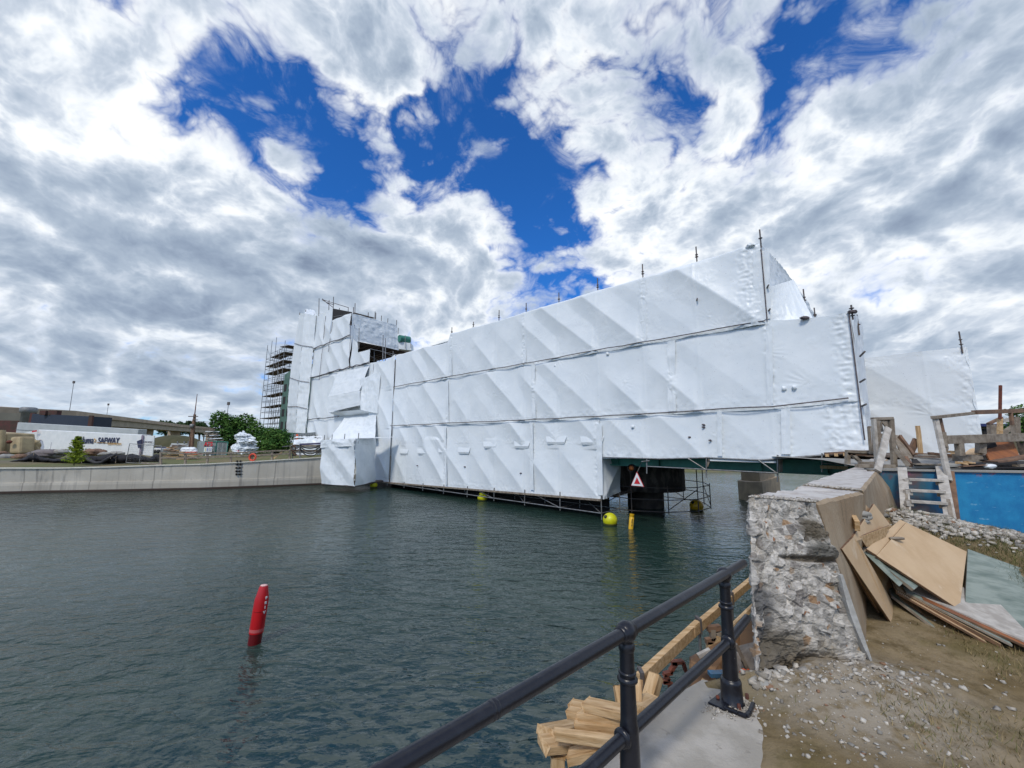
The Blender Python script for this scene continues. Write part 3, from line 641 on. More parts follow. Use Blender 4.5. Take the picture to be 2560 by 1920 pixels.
for x0, y0, x1, y1 in ((814, 790, 798, 950), (877, 790, 873, 905), (786, 785, 764, 1078), (831, 805, 820, 880)):
    a_, b_ = wall(x0, y0, .12), wall(x1, y1, .12); MB().path([a_.lerp(b_, t/8)+Vector((rnd.uniform(-.04, .04), 0, 0)) for t in range(9)], .022, 5).build('lashing', M['batten'], tw)
# tall narrow boxed column on the left corner
for k in range(4):
    y = [(783, 784, 790), (858, 864, 868), (944, 952, 956), (1017, 1016, 1022), (1081, 1082, 1083)]
    xl = [749, 737, 725, 719, 716]; xr = [761, 755, 748, 743, 739]; xx = [791, 784, 776, 770, 764]
    L0, L1 = wall(xl[k], y[k][0], -.9), wall(xl[k+1], y[k+1][0], -.9); R0, R1 = wall(xr[k], y[k][1], .7), wall(xr[k+1], y[k+1][1], .7); E0, E1_ = wall(xx[k], y[k][2], .1), wall(xx[k+1], y[k+1][2], .1)
    film_quad(tw, 'column_sheet', L1, R1, R0, L0, 60+k, .1, 20); film_quad(tw, 'column_sheet', R1, E1_, E0, R0, 70+k, .1, 24)
    if k: MB().path([L0+WN*.1, R0+WN*.12, E0+WN*.12], .03, 5).build('batten', M['batten'], tw)
film_quad(tw, 'column_sheet', wall(761, 783, .7), wall(791, 790, .1), wall(786, 776, -1.2), wall(764, 773, -.6), 66, .15, 16, M['film_grey'])
# upper end face of the tower, loose tarpaulin
s8 = sz(879, 800)[0]
def e8(px, py): return perp(px, py, s8)
film_quad(tw, 'end_sheet', e8(893, 851), e8(996, 876), e8(992, 813), e8(879.5, 783), 80, .13, 50, M['film_grey'])
film_quad(tw, 'end_sheet', e8(879.5, 870), e8(895, 875), e8(893, 851), e8(879.5, 783), 81, .1, 16, M['film'])
# decks and dark inside under it
def deck(s0, s1, z_, o0, o1, m_=None, par=tw, nm='scaffold_deck'):
    b = MB(); n = max(1, int(abs(o1-o0)/.5))
    for i in range(n):
        oa, ob = o0+(o1-o0)*i/n, o0+(o1-o0)*(i+.9)/n
        b.hexa([pt(s0, z_, oa), pt(s1, z_, oa), pt(s1, z_, ob), pt(s0, z_, ob), pt(s0, z_+.06, oa), pt(s1, z_+.06, oa), pt(s1, z_+.06, ob), pt(s0, z_+.06, ob)])
    return b.build(nm, m_ or M['deck'], par)
zso = e8(896, 852).z; sE = sz(994, 890)[0]
L8 = (e8(1013, 880)-pt(s8, 0)).dot(WP)
deck(s8+.02, s8+7, zso-.12, -.1, -L8-.6); deck(s8+.5, s8+7, zso-2.2, -1.0, -L8+.3)
MB().slab([pt(s8+6.5, 8., -.3), pt(s8+6.5, 8., -L8-.5), pt(s8+6.5, zso-.2, -L8-.5), pt(s8+6.5, zso-.2, -.3)], .05).build('dark_backing', M['dark'], tw)  # dark sheets added to stand in for the shade inside the tower
MB().slab([pt(s8+6.5, 8., -L8-.6), pt(sE-.5, 8., -L8-.6), pt(sE-.5, zso-1.1, -L8-.6), pt(s8+6.5, zso-.3, -L8-.6)], .05).build('dark_backing', M['dark'], tw)
for px, y0, y1, off in ((957, 903, 838, -.2), (963, 903, 846, -.6), (897, 872, 820, .1), (935, 905, 875, -3), (982, 895, 878, -4)):
    MB().tube(wall(px, y0, off), wall(px+.8, y1, off), .035, n=6).build('standard', M['steel'], tw)
for y0, y1, x0, x1 in ((890, 903, 925, 950), (872, 887, 925, 992), (880, 893, 958, 988)):
    MB().tube(wall(x0, y0, -1.5), wall(x1, y1, -4), .03, n=6).build('guard_tube', M['steel'], tw)
# opening at the top with decking behind it
deck(s8+.2, sz(832, 780)[0], e8(879.5, 783).z+.15, -.3, -2.4)
MB().slab([wall(830, 806, -2.4), wall(879, 790, -2.4), wall(879, 780, -2.4), wall(832, 771, -2.4)], .05).build('dark_backing', M['dark'], tw)  # dark sheet standing in for the shade behind the opening
MB().tube(wall(834, 792, -.2), wall(868, 786, -1.5), .03, n=6).build('guard_tube', M['steel'], tw)
for px, y0, y1, off in ((797, 790, 746, .05), (833, 772, 742, -.5), (822, 775, 750, -.5), (883, 785, 768, 0), (887, 788, 758, -1), (920, 800, 781, -2), (937, 803, 779, -4), (939, 803, 782, -3), (953, 805, 789, -5), (969, 810, 796, -6), (991, 820, 800, -7), (995, 835, 820, -8), (870, 785, 769, -3), (848, 776, 770, -2), (749, 787, 781, .2), (764, 780, 774, .3)):
    MB().tube(wall(px, y0, off), wall(px+.8, y1, off), .035, n=6).build('standard', M['dark_steel'], tw)
for a_, b_ in (((806, 749), (871, 769)), ((806, 750), (818, 757)), ((818, 757), (832, 768)), ((817, 756), (835, 762)), ((831, 761), (820, 757)), ((806, 747), (820, 760))):
    MB().tube(wall(a_[0], a_[1], -.4), wall(b_[0], b_[1], -.4), .035, n=6).build('guard_tube', M['dark_steel'], tw)
# protruding boxed bay with a sloping top
o1_ = .6
def b2(x, y, off): return wall(*c2(x, y), off)
film_quad(tw, 'bay_sheet', b2(985, 835, o1_), b2(1230, 785, o1_), b2(1300, 600, .0), b2(1060, 645, .0), 90, .08, 40)
film_quad(tw, 'bay_sheet', b2(985, 955, o1_), b2(1230, 900, o1_), b2(1230, 785, o1_), b2(985, 835, o1_), 91, .06, 30)
film_quad(tw, 'bay_sheet', b2(985, 955, o1_), b2(1230, 935, o1_), b2(1370, 962, .0), b2(1060, 985, .0), 92, .05, 20)
film_quad(tw, 'bay_sheet', b2(1230, 935, o1_), b2(1365, 965, .1), b2(1390, 640, .1), b2(1230, 700, o1_*.75), 93, .12, 40)
# sloping skirt above the box over the water
film_quad(tw, 'skirt_sheet', b2(985, 1180, 2.1), b2(1345, 1165, .5), b2(1355, 975, .1), b2(1110, 1000, .1), 94, .12, 40)
# box hung over the water
bx1, bx2, bx3 = atz(804, 1209, .45), atz(887, 1215, .45), atz(937, 1204, .45)
def top_at(p, px, py): r = ray(px, py); t = (math.hypot(p.x, p.y))/math.hypot(r.x, r.y); return EYEV+r*t
t1, t2, t3 = top_at(bx1, 804, 1102), top_at(bx2, 888, 1098), top_at(bx3, 937, 1097)
hb = thing('wrapped_box', 'small white wrapped scaffold box hanging over the water beside the tower foot', 'scaffold box', tuple(bx2))
film_quad(hb, 'wrap_sheet', bx1, bx2, t2, t1, 95, .06, 50, diag=.12); film_quad(hb, 'wrap_sheet', bx2, bx3, t3, t2, 96, .06, 50, diag=.10)
film_quad(hb, 'cap_sheet', t1+Vector((0, -.06, -.5)), t2+Vector((0, -.08, -.45)), t2+Vector((0, -.05, .05)), t1+Vector((0, -.05, .05)), 97, .16, 40, M['film_grey'])
film_quad(hb, 'cap_sheet', t2+Vector((0, -.08, -.45)), t3+Vector((0, -.06, -.4)), t3+Vector((0, -.05, .05)), t2+Vector((0, -.05, .05)), 98, .16, 40, M['film_grey'])
film_quad(hb, 'roof_sheet', t1, t2, t2+WP*3+Vector((0, 0, .2)), t1+WP*3+Vector((0, 0, .2)), 99, .1, 20)
b = MB(); 
for k in range(9): p = bx2.lerp(t2, k/8); b.lathe(p+Vector((0, -.05, -.03)), [(.02, 0), (.045, .02), (.045, .05), (.02, .07)], 6)
b.build('lashing', M['film_grey'], hb)
MB().path([bx1+Vector((0, 0, -.03)), bx2+Vector((0, 0, -.03)), bx3+Vector((0, 0, -.03))], .05, 5).build('ledger_tube', M['dark_steel'], hb)
MB().hexa([bx1+Vector((0,0,-.1)), bx2+Vector((0,.05,-.1)), bx3+Vector((0,0,-.1)), bx3+WP*3, bx1+Vector((0,0,0)), bx2+Vector((0,.05,.0)), bx3, bx3+WP*3+Vector((0,0,.1))]).build('scaffold_deck', M['deck'], hb)
for px in (857, 891, 805, 825): q = t1.lerp(t2, (px-804)/84.); MB().tube(q+Vector((0, .3, -.3)), q+Vector((.02, .3, .42)), .028, n=6).build('standard', M['steel'], hb)
# green roofed drum house above the bridge
dh = thing('drum_house', 'dark green curved machinery roof peeking over the wrapped tower', 'machinery cover', tuple(aty(1008, 870, 45)))
p = aty(1008, 853, 45); q = aty(1027, 858, 46)
MB().tube(aty(998, 846, 45), aty(1023, 850, 46), .42, n=16).build('curved_roof', M['green'], dh)
MB().slab([aty(995, 872, 45.2), aty(1028, 876, 45.2), aty(1027, 858, 45.2), aty(994, 853, 45.2)], 1.2, Vector((0, -1, 0))).build('wrapped_cabin', M['film_grey'], dh)
for px, y0, y1 in ((1013, 872, 838), (1027, 870, 845)): MB().tube(aty(px, y0, 45), aty(px, y1, 45), .035, n=6).build('standard', M['steel'], dh)
# ---------------- open scaffold tower at the far left of it
Qc = aty(689, 1100, 60); Qc.z = 2.4
stw = thing('scaffold_tower', 'tall open tube scaffold tower with plank decks left of the wrapped tower', 'scaffold tower', tuple(Qc))
def q_(a, c, z_): return Vector((Qc.x, Qc.y, 0))+WD*a+WP*c+Vector((0, 0, z_))
dz_ = [EYE+v for v in (3.8, 5.65, 7.5, 9.35, 11.3, 12.6, 13.9)]
decks = [(0, 8.6, 0, 1.6), (0, 1.6, 1.6, 12)]
for i, z_ in enumerate(dz_):
    hi = 8.6 if i not in (3,) else 5.
    for (a0, a1, c0_, c1_) in ((0, hi if i < 6 else 6.4, 0, 1.6), (-.0, 2.2, 1.6, 11)):
        b = MB()
        for k in range(4):
            if a1-a0 > c1_-c0_: ca, cb_ = c0_+(c1_-c0_)*k/4, c0_+(c1_-c0_)*(k+.92)/4; b.hexa([q_(a0, ca, z_), q_(a1, ca, z_), q_(a1, cb_, z_), q_(a0, cb_, z_), q_(a0, ca, z_+.07), q_(a1, ca, z_+.07), q_(a1, cb_, z_+.07), q_(a0, cb_, z_+.07)])
            else: ca, cb_ = a0+(a1-a0)*k/4, a0+(a1-a0)*(k+.92)/4; b.hexa([q_(ca, c0_, z_), q_(cb_, c0_, z_), q_(cb_, c1_, z_), q_(ca, c1_, z_), q_(ca, c0_, z_+.07), q_(cb_, c0_, z_+.07), q_(cb_, c1_, z_+.07), q_(ca, c1_, z_+.07)])
        b.build('plank_deck', M['deck'], stw)
z16 = EYE+15.6; MB().hexa([q_(0, .5, z16-.6), q_(2.2, 0, z16-.6), q_(2.2, 11, z16-.6), q_(0, 11, z16-.6), q_(0, .5, z16-.5), q_(2.2, 0, z16-.5), q_(2.2, 11, z16-.5), q_(0, 11, z16-.5)]).build('plank_deck', M['deck'], stw)
htop = {0: 14.5, 2.15: 14.8, 4.3: 17., 6.45: 16.8, 8.6: 16.4}
for a_ in (0, 2.15, 4.3, 6.45, 8.6):
    for c_ in (0, 1.6): MB().tube(q_(a_, c_, 2.4), q_(a_, c_, EYE+htop[a_]+(1.2 if a_ == 0 else 0)-c_*.5), .04, n=6).build('standard', M['steel'], stw)
for c_ in (4., 6.4, 8.8):
    for a_ in (0, 2.15): MB().tube(q_(a_, c_, 2.4), q_(a_, c_, EYE+17.5), .04, n=6).build('standard', M['steel'], stw)
lv = [2.9+.0]+[z for z in dz_]
for i, z_ in enumerate([EYE+v for v in (1.95, 2.9, 3.8, 4.8, 5.65, 6.6, 7.5, 8.5, 9.35, 10.3, 11.3, 12.1, 12.6, 13.4, 13.9, 14.6)]):
    b = MB(); hi = 8.6 if z_ < EYE+14.4 else 6.45
    for c_ in (0, 1.6): b.tube(q_(0, c_, z_), q_(hi, c_, z_), .03, n=5)
    for a_ in (0, 2.15, 4.3, 6.45, 8.6):
        if a_ <= hi: b.tube(q_(a_, 0, z_), q_(a_, 1.6, z_), .03, n=5)
    for a_ in (0, 2.15): b.tube(q_(a_, 1.6, z_), q_(a_, 9, z_), .03, n=5)
    b.build('ledger_tube', M['steel'], stw)
    if i % 2 == 0:
        k = (i//2) % 4; MB().tube(q_(k*2.15, 0, z_), q_((k+1)*2.15, 0, z_+1.9), .028, n=5).build('brace', M['steel'], stw); MB().tube(q_((3-k)*2.15, 1.6, z_+1.9), q_((4-k)*2.15, 1.6, z_), .028, n=5).build('brace', M['steel'], stw)
# green netted building inside the scaffold
gb = thing('netted_building', 'dark green netted block standing inside the open scaffold', 'building', tuple(q_(1, 6, 2.)))
gm = mat('dark green netting', (.05, .12, .09), .6, 0, (.09, .17, .13), .8, col3=(.012, .03, .03), scale3=.5)
MB().hexa([q_(-6, .3, 4.0), q_(.1, .3, 4.0), q_(.1, 10, 4.0), q_(-6, 10, 4.0), q_(-6, .3, 14.5), q_(-.2, .3, 13.6), q_(-.2, 10, 14.), q_(-6, 10, 15.)]).build('netting', gm, gb)
for i in range(4):
    z_ = 5.2+i*1.9
    for c_ in (-1.6, -3.6): MB().hexa([q_(c_, .26, z_), q_(c_+1, .26, z_), q_(c_+1, .3, z_), q_(c_, .3, z_), q_(c_, .26, z_+1.1), q_(c_+1, .26, z_+1.1), q_(c_+1, .3, z_+1.1), q_(c_, .3, z_+1.1)]).build('window', M['dark'], gb)
# ---------------------------------------------------------------- quay wall of the left bank
qpx = [(-900, 1262, 1170), (-300, 1245, 1170), (0, 1234, 1171), (120, 1231, 1171), (250, 1229, 1168.5), (380, 1226, 1164), (500, 1223.5, 1161), (600, 1220, 1156), (700, 1216, 1150), (815, 1211, 1143)]
qb = [atz(px, yb, 0) for px, yb, yt in qpx]; qt = [top_at(p, px, yt) for p, (px, yb, yt) in zip(qb, qpx)]
def quay_mat():
    m_ = bpy.data.materials.new('board marked concrete'); m_.use_nodes = True; t = m_.node_tree; b = t.nodes['Principled BSDF']; G = NG(t)
    v = G.n('ShaderNodeTexCoord').outputs['Object']; x, y, z = G.sep(v)
    c = G.mix(G.mr(G.noise(v, .5, 5, .6), .3, .7), (.50, .46, .385, 1), (.62, .58, .50, 1))
    st = G.noise(G.vm('MULTIPLY', v, (2.5, 2.5, .12)), 1.4, 4, .6)
    c = G.mix(G.mr(st, .5, .72, 0, .6), c, (.17, .16, .15, 1))
    c = G.mix(G.mr(G.noise(G.vm('MULTIPLY', v, (4, 4, .25)), 1.1, 2, .5), .66, .74, 0, .5), c, (.52, .52, .50, 1))
    j = G.m('FRACT', G.m('MULTIPLY', x, .31)); c = G.mix(G.m('MULTIPLY', G.m('LESS_THAN', j, .018), .5), c, (.13, .12, .11, 1))
    c = G.mix(G.mr(z, .42, .5, .25, 0.), c, (.14, .13, .11, 1)); c = G.mix(G.mr(z, .10, .16, 1, 0.), c, (.05, .03, .022, 1))
    G.put(b.inputs['Base Color'], c); b.inputs['Roughness'].default_value = .85
    bn = G.n('ShaderNodeBump'); bn.inputs['Strength'].default_value = .3; bn.inputs['Distance'].default_value = .02; G.put(bn.inputs['Height'], G.noise(v, 8, 6, .6)); t.links.new(bn.outputs[0], b.inputs['Normal'])
    return m_
qm = quay_mat()
qw = thing('quay_wall', 'long pale concrete quay wall curving along the left bank at the water', 'wall', (qb[5].x, qb[5].y, 0))
b = MB()
for i in range(len(qb)-1):
    a0, a1, t0, t1_ = qb[i].copy(), qb[i+1].copy(), qt[i], qt[i+1]; a0.z = a1.z = -.6
    zm0, zm1 = .62, .62
    back = Vector((0, .45, 0)); fw = Vector((0, -.05, 0))
    b.hexa([a0+fw, a1+fw, a1+back, a0+back, Vector((a0.x, a0.y-.05, zm0)), Vector((a1.x, a1.y-.05, zm1)), Vector((a1.x, a1.y+.45, zm1)), Vector((a0.x, a0.y+.45, zm0))])
    b.hexa([Vector((a0.x, a0.y, zm0)), Vector((a1.x, a1.y, zm1)), Vector((a1.x, a1.y+.45, zm1)), Vector((a0.x, a0.y+.45, zm0)), t0, t1_, t1_+back, t0+back])
e0 = qb[-1].copy(); e0.z = -.6
b.hexa([e0, e0+WP*22, e0+WP*22+Vector((-.5, .3, 0)), e0+Vector((-.4, .45, 0)), qt[-1], qt[-1]+WP*22, qt[-1]+WP*22+Vector((-.5, .3, 0)), qt[-1]+Vector((-.4, .45, 0))])
b.build('wall_body', qm, qw, loc=None)
b = MB()
for i in range(len(qb)-1):
    b.beam(qt[i]+Vector((0, .2, .0)), qt[i+1]+Vector((0, .2, .0)), .5, .06)
b.build('coping', mat('pale coping', (.66, .64, .55), .8, 0, (.54, .52, .45), 3), qw)
# dark anchor bolts in pairs and the small square socket
for y in (1137, 1145, 1153.5, 1162, 1169.5):
    for px in (594, 602) if y < 1150 else (592, 600):
        p = top_at(qb[7], px, y+16); MB().lathe(p+Vector((0, -.03, 0)), [(.02, -.06), (.075, -.01), (.075, .03), (.03, .09)], 8, (0, -1, 0)).build('anchor_bolt', M['dark'], qw)
    MB().beam(top_at(qb[7], 588, y+16), top_at(qb[7], 608, y+16), .03, .03).build('anchor_bar', M['dark'], qw)
# ---------------------------------------------------------------- land behind
gmat = mat('rough grass', (.10, .115, .035), .95, 0, (.17, .135, .065), .35, bump=.5, bscale=3, col3=(.14, .12, .08), scale3=.12)
ring = [q+Vector((0, .3, -.05)) for q in qt[2:]]
def land(name, nx, ny, fn, mt):
    V = np.array([fn(i/(nx-1), j/(ny-1)) for i in range(nx) for j in range(ny)])
    o = link_mesh(name, V, grid_faces(nx, ny), mt, None, smooth=True, loc=(0, 0, 0)); tag(o, kind='structure'); return o
xs_q = [p.x for p in qt]; ys_q = [p.y for p in qt]; zs_q = [p.z for p in qt]
def lf(u, v):
    x = -75+(xs_q[-1]+75)*u; y0 = float(np.interp(x, xs_q, ys_q))+.25; z0 = float(np.interp(x, xs_q, zs_q))-.02
    t = v**2.2; y = y0+t*90; xx = x*(1+t*1.5)+t*10
    h = z0+min(t*90, 12)*.02+.18*float(fbm(np.array([xx*.3]), np.array([y*.3]), 3, 4)[0])*min(1, t*90/3)
    return (xx, y, h)
land('ground', 120, 60, lf, gmat)
far_g = MB().hexa([(-1400, 58, .2), (2, 58, .2), (2, 2400, .2), (-1400, 2400, .2), (-1400, 60, 1.7), (0, 60, 1.7), (0, 2400, 1.7), (-1400, 2400, 1.7)]); o = far_g.build('ground', gmat, loc=(0, 0, 0)); tag(o, kind='structure')
fb = MB(); nn = 40
pts_ = [(-2+60*i/nn*1.9, 52+2.*math.sin(i*.5)) for i in range(nn+1)]
for x, y in pts_: fb.v += [(x, y, -.3), (x, y+2.5, .9), (x, y+40, 1.7), (x*1.5, y+1800, 1.9)]
fb.f = [(4*i+k, 4*i+4+k, 4*i+5+k, 4*i+1+k) for i in range(nn) for k in range(3)]; fb.sm = [True]*len(fb.f)
o = fb.build('far_bank', mat('far grassy bank', (.10, .12, .04), .95, 0, (.16, .14, .08), .5), loc=(0, 0, 0)); tag(o, kind='structure')
# wooded hill line far off
def foliage_mat(name, a, b_):
    m_ = mat(name, a, .8, 0, b_, 1.6, detail=3, lo=.42, hi=.62, spec=.2); return m_
M['leaf'] = foliage_mat('green leaves', (.035, .10, .018), (.10, .19, .04)); M['leaf_dark'] = foliage_mat('dark leaves', (.02, .05, .015), (.05, .085, .03)); M['leaf_young'] = foliage_mat('yellow green leaves', (.30, .42, .03), (.42, .52, .06))
M['bark'] = mat('bark', (.10, .075, .055), .9, 0, (.05, .04, .03), 8)
def leaves(blobs, n, size, seed=0, flat=.0):
    rg = np.random.default_rng(seed); V = []; 
    vol = np.array([r[0]*r[1]*r[2] for _, r in blobs]); pr = vol**(2/3); pr = pr/pr.sum()
    idx = rg.choice(len(blobs), n, p=pr)
    d = rg.normal(size=(n, 3)); d /= np.linalg.norm(d, axis=1)[:, None]
    rad = rg.uniform(.35, 1., n)**.5*rg.uniform(.8, 1.12, n)
    C = np.array([b_[0] for b_ in blobs])[idx]; R = np.array([b_[1] for b_ in blobs])[idx]
    c = C+d*R*rad[:, None]
    a = rg.normal(size=(n, 3)); a /= np.linalg.norm(a, axis=1)[:, None]; a[:, 2] *= .6
    bb = np.cross(a, d+rg.normal(size=(n, 3))*.5); bb /= np.linalg.norm(bb, axis=1)[:, None]+1e-6
    s_ = size*rg.uniform(.6, 1.4, n)[:, None]
    V = np.stack([c-a*s_, c-bb*s_*.5, c+a*s_, c+bb*s_*.5], 1).reshape(-1, 3)
    return V, np.arange(4*n).reshape(-1, 4)
def tree(name, label, cat, base, blobs, n, size, leafm, seed=0, group=None, stems=((0, 0, 1),)):
    base = Vector(base); t = thing(name, label, cat, tuple(base), group)
    V, Fc = leaves([(tuple(base+Vector(c)), r) for c, r in blobs], n, size, seed); link_mesh('crown', V, Fc, leafm, t)
    b = MB()
    for c, r in blobs:
        e = base+Vector(c); m1 = base.lerp(e, .5)+Vector((rnd.uniform(-.2, .2), 0, .1)); b.path([base+Vector((0, 0, -.3)), m1, e], [.10*max(r)+.03, .06*max(r)+.02, .02], 6)
    b.build('trunk', M['bark'], t); return t
def ground_z(x, y): return 1.75
B0 = aty(600, 1140, 40); B0.z = 1.9
def bl(px, py, Y, r, base): p = aty(px, py, Y*(1.09 if Y < 60 and Y > 30 else 1.))-base; return ((p.x, p.y, p.z), r)
g1 = aty(560, 1143, 44.7); g1.z = 1.8
tree('leafy_shrub', 'dark green sumac thicket left of the stacked white bundles, highest crown', 'shrub', g1,
     [bl(*c3(320, 420), 41, (1., 1., .9), g1), bl(*c3(380, 600), 41, (1.4, 1.2, 1.3), g1), bl(*c3(500, 480), 41.5, (1.3, 1.1, .9), g1), bl(*c3(230, 520), 41, (.5, .5, .35), g1), bl(*c3(420, 740), 41, (1.2, 1., 1.), g1), bl(*c3(560, 640), 42, (1.5, 1.2, 1.5), g1)], 4000, .15, M['leaf'], 3, 'shrubs on the left bank')
g2 = aty(625, 1143, 45.8); g2.z = 1.8
tree('leafy_shrub', 'dark green thicket behind the stacked white bundles', 'shrub', g2,
     [bl(*c3(720, 470), 42, (1.1, 1., 1.), g2), bl(*c3(780, 600), 42, (1.6, 1.2, 1.4), g2), bl(*c3(900, 660), 42, (1.4, 1.2, 1.1), g2), bl(*c3(920, 830), 41.5, (1.3, 1., 1.4), g2), bl(*c3(720, 740), 42, (1.2, 1., 1.2), g2)], 4000, .15, M['leaf'], 4, 'shrubs on the left bank')
g3 = aty(695, 1140, 42.5); g3.z = 1.8
tree('leafy_shrub', 'bright green bush beside the grey container under the tower', 'shrub', g3,
     [bl(*c3(1120, 680), 39.5, (1.2, 1., .8), g3), bl(*c3(1230, 720), 39, (1.4, 1.1, 1.), g3), bl(*c3(1330, 790), 39, (1., .9, 1.), g3), bl(*c3(1200, 850), 38.5, (1.5, 1., .8), g3), bl(*c3(1050, 800), 39.5, (1.2, 1., 1.2), g3)], 4200, .14, M['leaf'], 5, 'shrubs on the left bank')
g4 = aty(186, 1155, 27); g4.z = 1.62
yt = thing('young_larch', 'small bright yellow green conifer in front of the white trailer', 'tree', tuple(g4))
V = []; rg = np.random.default_rng(8); H = 1.95
segs = []
for k in range(260):
    h = rg.uniform(.05, 1.)**.9*H*.97; L = (.10+.62*(1-h/H)**.8)*rg.uniform(.6, 1.15); th = rg.uniform(0, 6.28)
    for j in range(26):
        f = (j+1)/26; p = np.array([math.cos(th)*L*f, math.sin(th)*L*f, h+L*f*.35]); a = rg.normal(size=3); a /= np.linalg.norm(a); bb = rg.normal(size=3)*.012; s_ = .075
        V += [p-bb*1.6, p+a*s_*.5+bb*1.6, p+a*s_, p-a*s_*.3+bb*2.]
V = np.array(V)+np.array(g4); link_mesh('crown', V, np.arange(len(V)).reshape(-1, 4), M['leaf_young'], yt); MB().tube(g4, g4+Vector((0, 0, H)), .03, .008).build('trunk', M['bark'], yt)
# far trees beyond the viaduct
for i, (x, y, r) in enumerate(((1180, 430, 1.), (1420, 450, .8), (1620, 430, .9), (1780, 440, .8), (1860, 480, .5))):
    px, py = c1b(x, y); Yf = 420; bb = aty(px, 1095, Yf); bb.z = 1.7; R = 7.5*r
    tree('distant_tree', ['round dark tree crown far beyond the viaduct, leftmost of the row', 'low dark tree far beyond the viaduct between two rounder crowns', 'rounded far tree just left of the utility pole', 'rounded far tree just right of the utility pole', 'smallest far tree at the right end of the row'][i], 'tree', bb, [bl(px, py+2, Yf, (R, R, R*.75), bb), bl(px+5*r, py+4, Yf, (R*.8, R*.8, R*.6), bb), bl(px-5*r, py+5, Yf, (R*.8, R, R*.6), bb), bl(px, py+12, Yf, (R*1.2, R, R), bb)], 900, 1.6, M['leaf_dark'], 20+i, 'trees beyond the viaduct')
# ---------------------------------------------------------------- viaduct
vd = thing('viaduct', 'long beige concrete highway viaduct crossing the left background', 'viaduct', tuple(aty(200, 1090, 170)))
vm = mat('beige viaduct concrete', (.44, .36, .27), .9, 0, (.33, .27, .20), .25); vm2 = mat('dark girder side', (.09, .09, .085), .9, 0, (.13, .125, .11), .4); vm3 = mat('pale girder panel', (.38, .34, .26), .9, 0, (.30, .27, .21), .3)
def vpt(px, ytop, Y): r = aty(px, ytop, Y); return r
VA = vpt(-500, 990, 80); VB = vpt(0, 1016, 110); VC = vpt(233, 1041, 170); VD = vpt(380, 1058, 240); VE = vpt(560, 1075, 380)
zt = VB.z; zz_ = [VA.z, VB.z, VC.z, VD.z, VE.z]
VL = [VA, VB, VC, VD, VE]
for a_, c_ in zip(VL[:-1], VL[1:]):
    n = 4
    d = (c_-a_); 
    MB().hexa([a_+Vector((0, 0, -1.6)), c_+Vector((0, 0, -1.6)), c_+Vector((6, 14, -1.6)), a_+Vector((6, 14, -1.6)), a_, c_, c_+Vector((6, 14, 0)), a_+Vector((6, 14, 0))]).build('parapet', vm, vd)
    MB().hexa([a_+Vector((1, 2, -4.2)), c_+Vector((1, 2, -4.2)), c_+Vector((6, 12, -4.2)), a_+Vector((6, 12, -4.2)), a_+Vector((1, 2, -1.6)), c_+Vector((1, 2, -1.6)), c_+Vector((6, 12, -1.6)), a_+Vector((6, 12, -1.6))]).build('girder', vm3, vd)
    for i in range(n):
        p = a_.lerp(c_, (i+.5)/n)+Vector((1.2, 2, 0)); MB().box((p.x-.25, p.y-.3, p.z-4.2), (p.x+.25, p.y, p.z-1.6)).build('stiffener', vm2, vd)
        if i % 2 == 0: MB().box((p.x-1., p.y+.5, 1.), (p.x+1., p.y+8, p.z-4.2)).build('pillar', vm, vd)
# lamp poles
for i, (px, y0, y1, Y, lab) in enumerate(((173, 1045, 954, 150, 'tallest slender light pole rising behind the dark shed'), (266, 1050, 1010, 190, 'short light pole above the viaduct, between the tallest pole and the utility pole'), (566, 1050, 1007, 120, 'light pole rising behind the shrubs near the scaffold tower'))):
    a_ = aty(px, y0, Y); c_ = aty(px+(y0-y1)*.13, y1, Y); t = thing('light_pole', lab, 'light pole', (a_.x, a_.y, 1.7), 'light poles over the left bank')
    MB().tube((a_.x, a_.y, 1.7), c_, .13, .08, n=7).build('pole', M['steel'], t); MB().box((c_.x-.32, c_.y-.2, c_.z-.7), (c_.x+.32, c_.y+.2, c_.z+.25)).build('lamp_head', M['dark_steel'], t)
ub = aty(480, 1124, 44); ub.z = 1.7; ut = aty(493, 985, 44)
up = thing('utility_pole', 'brown wooden utility pole with thin mast and crossarm beside the grey container', 'utility pole', tuple(ub))
mid = aty(487, 1036, 44)
MB().tube(ub, mid, .17, .13, n=8).build('pole', M['wood_brown'], up); MB().tube(ub+Vector((-.35, 0, 0)), mid+Vector((-.1, 0, -.6)), .10, .08, n=7).build('strut', M['wood_brown'], up); MB().tube(mid-Vector((0, 0, .6)), ut, .06, .025, n=6).build('mast', M['rust'], up)
for (x0, y0, x1, y1) in ((471, 1041, 495, 1041), (482, 1049, 494, 1050)): MB().beam(aty(x0, y0, 43.8), aty(x1, y1, 43.8), .07, .09).build('crossarm', M['dark_steel'], up)
MB().lathe(aty(479, 1069, 43.8), [(.15, 0), (.2, .03), (.2, .35), (.12, .4)], 10).build('transformer', M['steel'], up)
for k in range(2): MB().path([aty(490, 1052+k*3, 43.8)]+[aty(490+j*6, 1054+k*3-j*.4+(j*j)*.1, 44+j) for j in range(1, 8)], .015, 4).build('cable', M['rubber'], up)
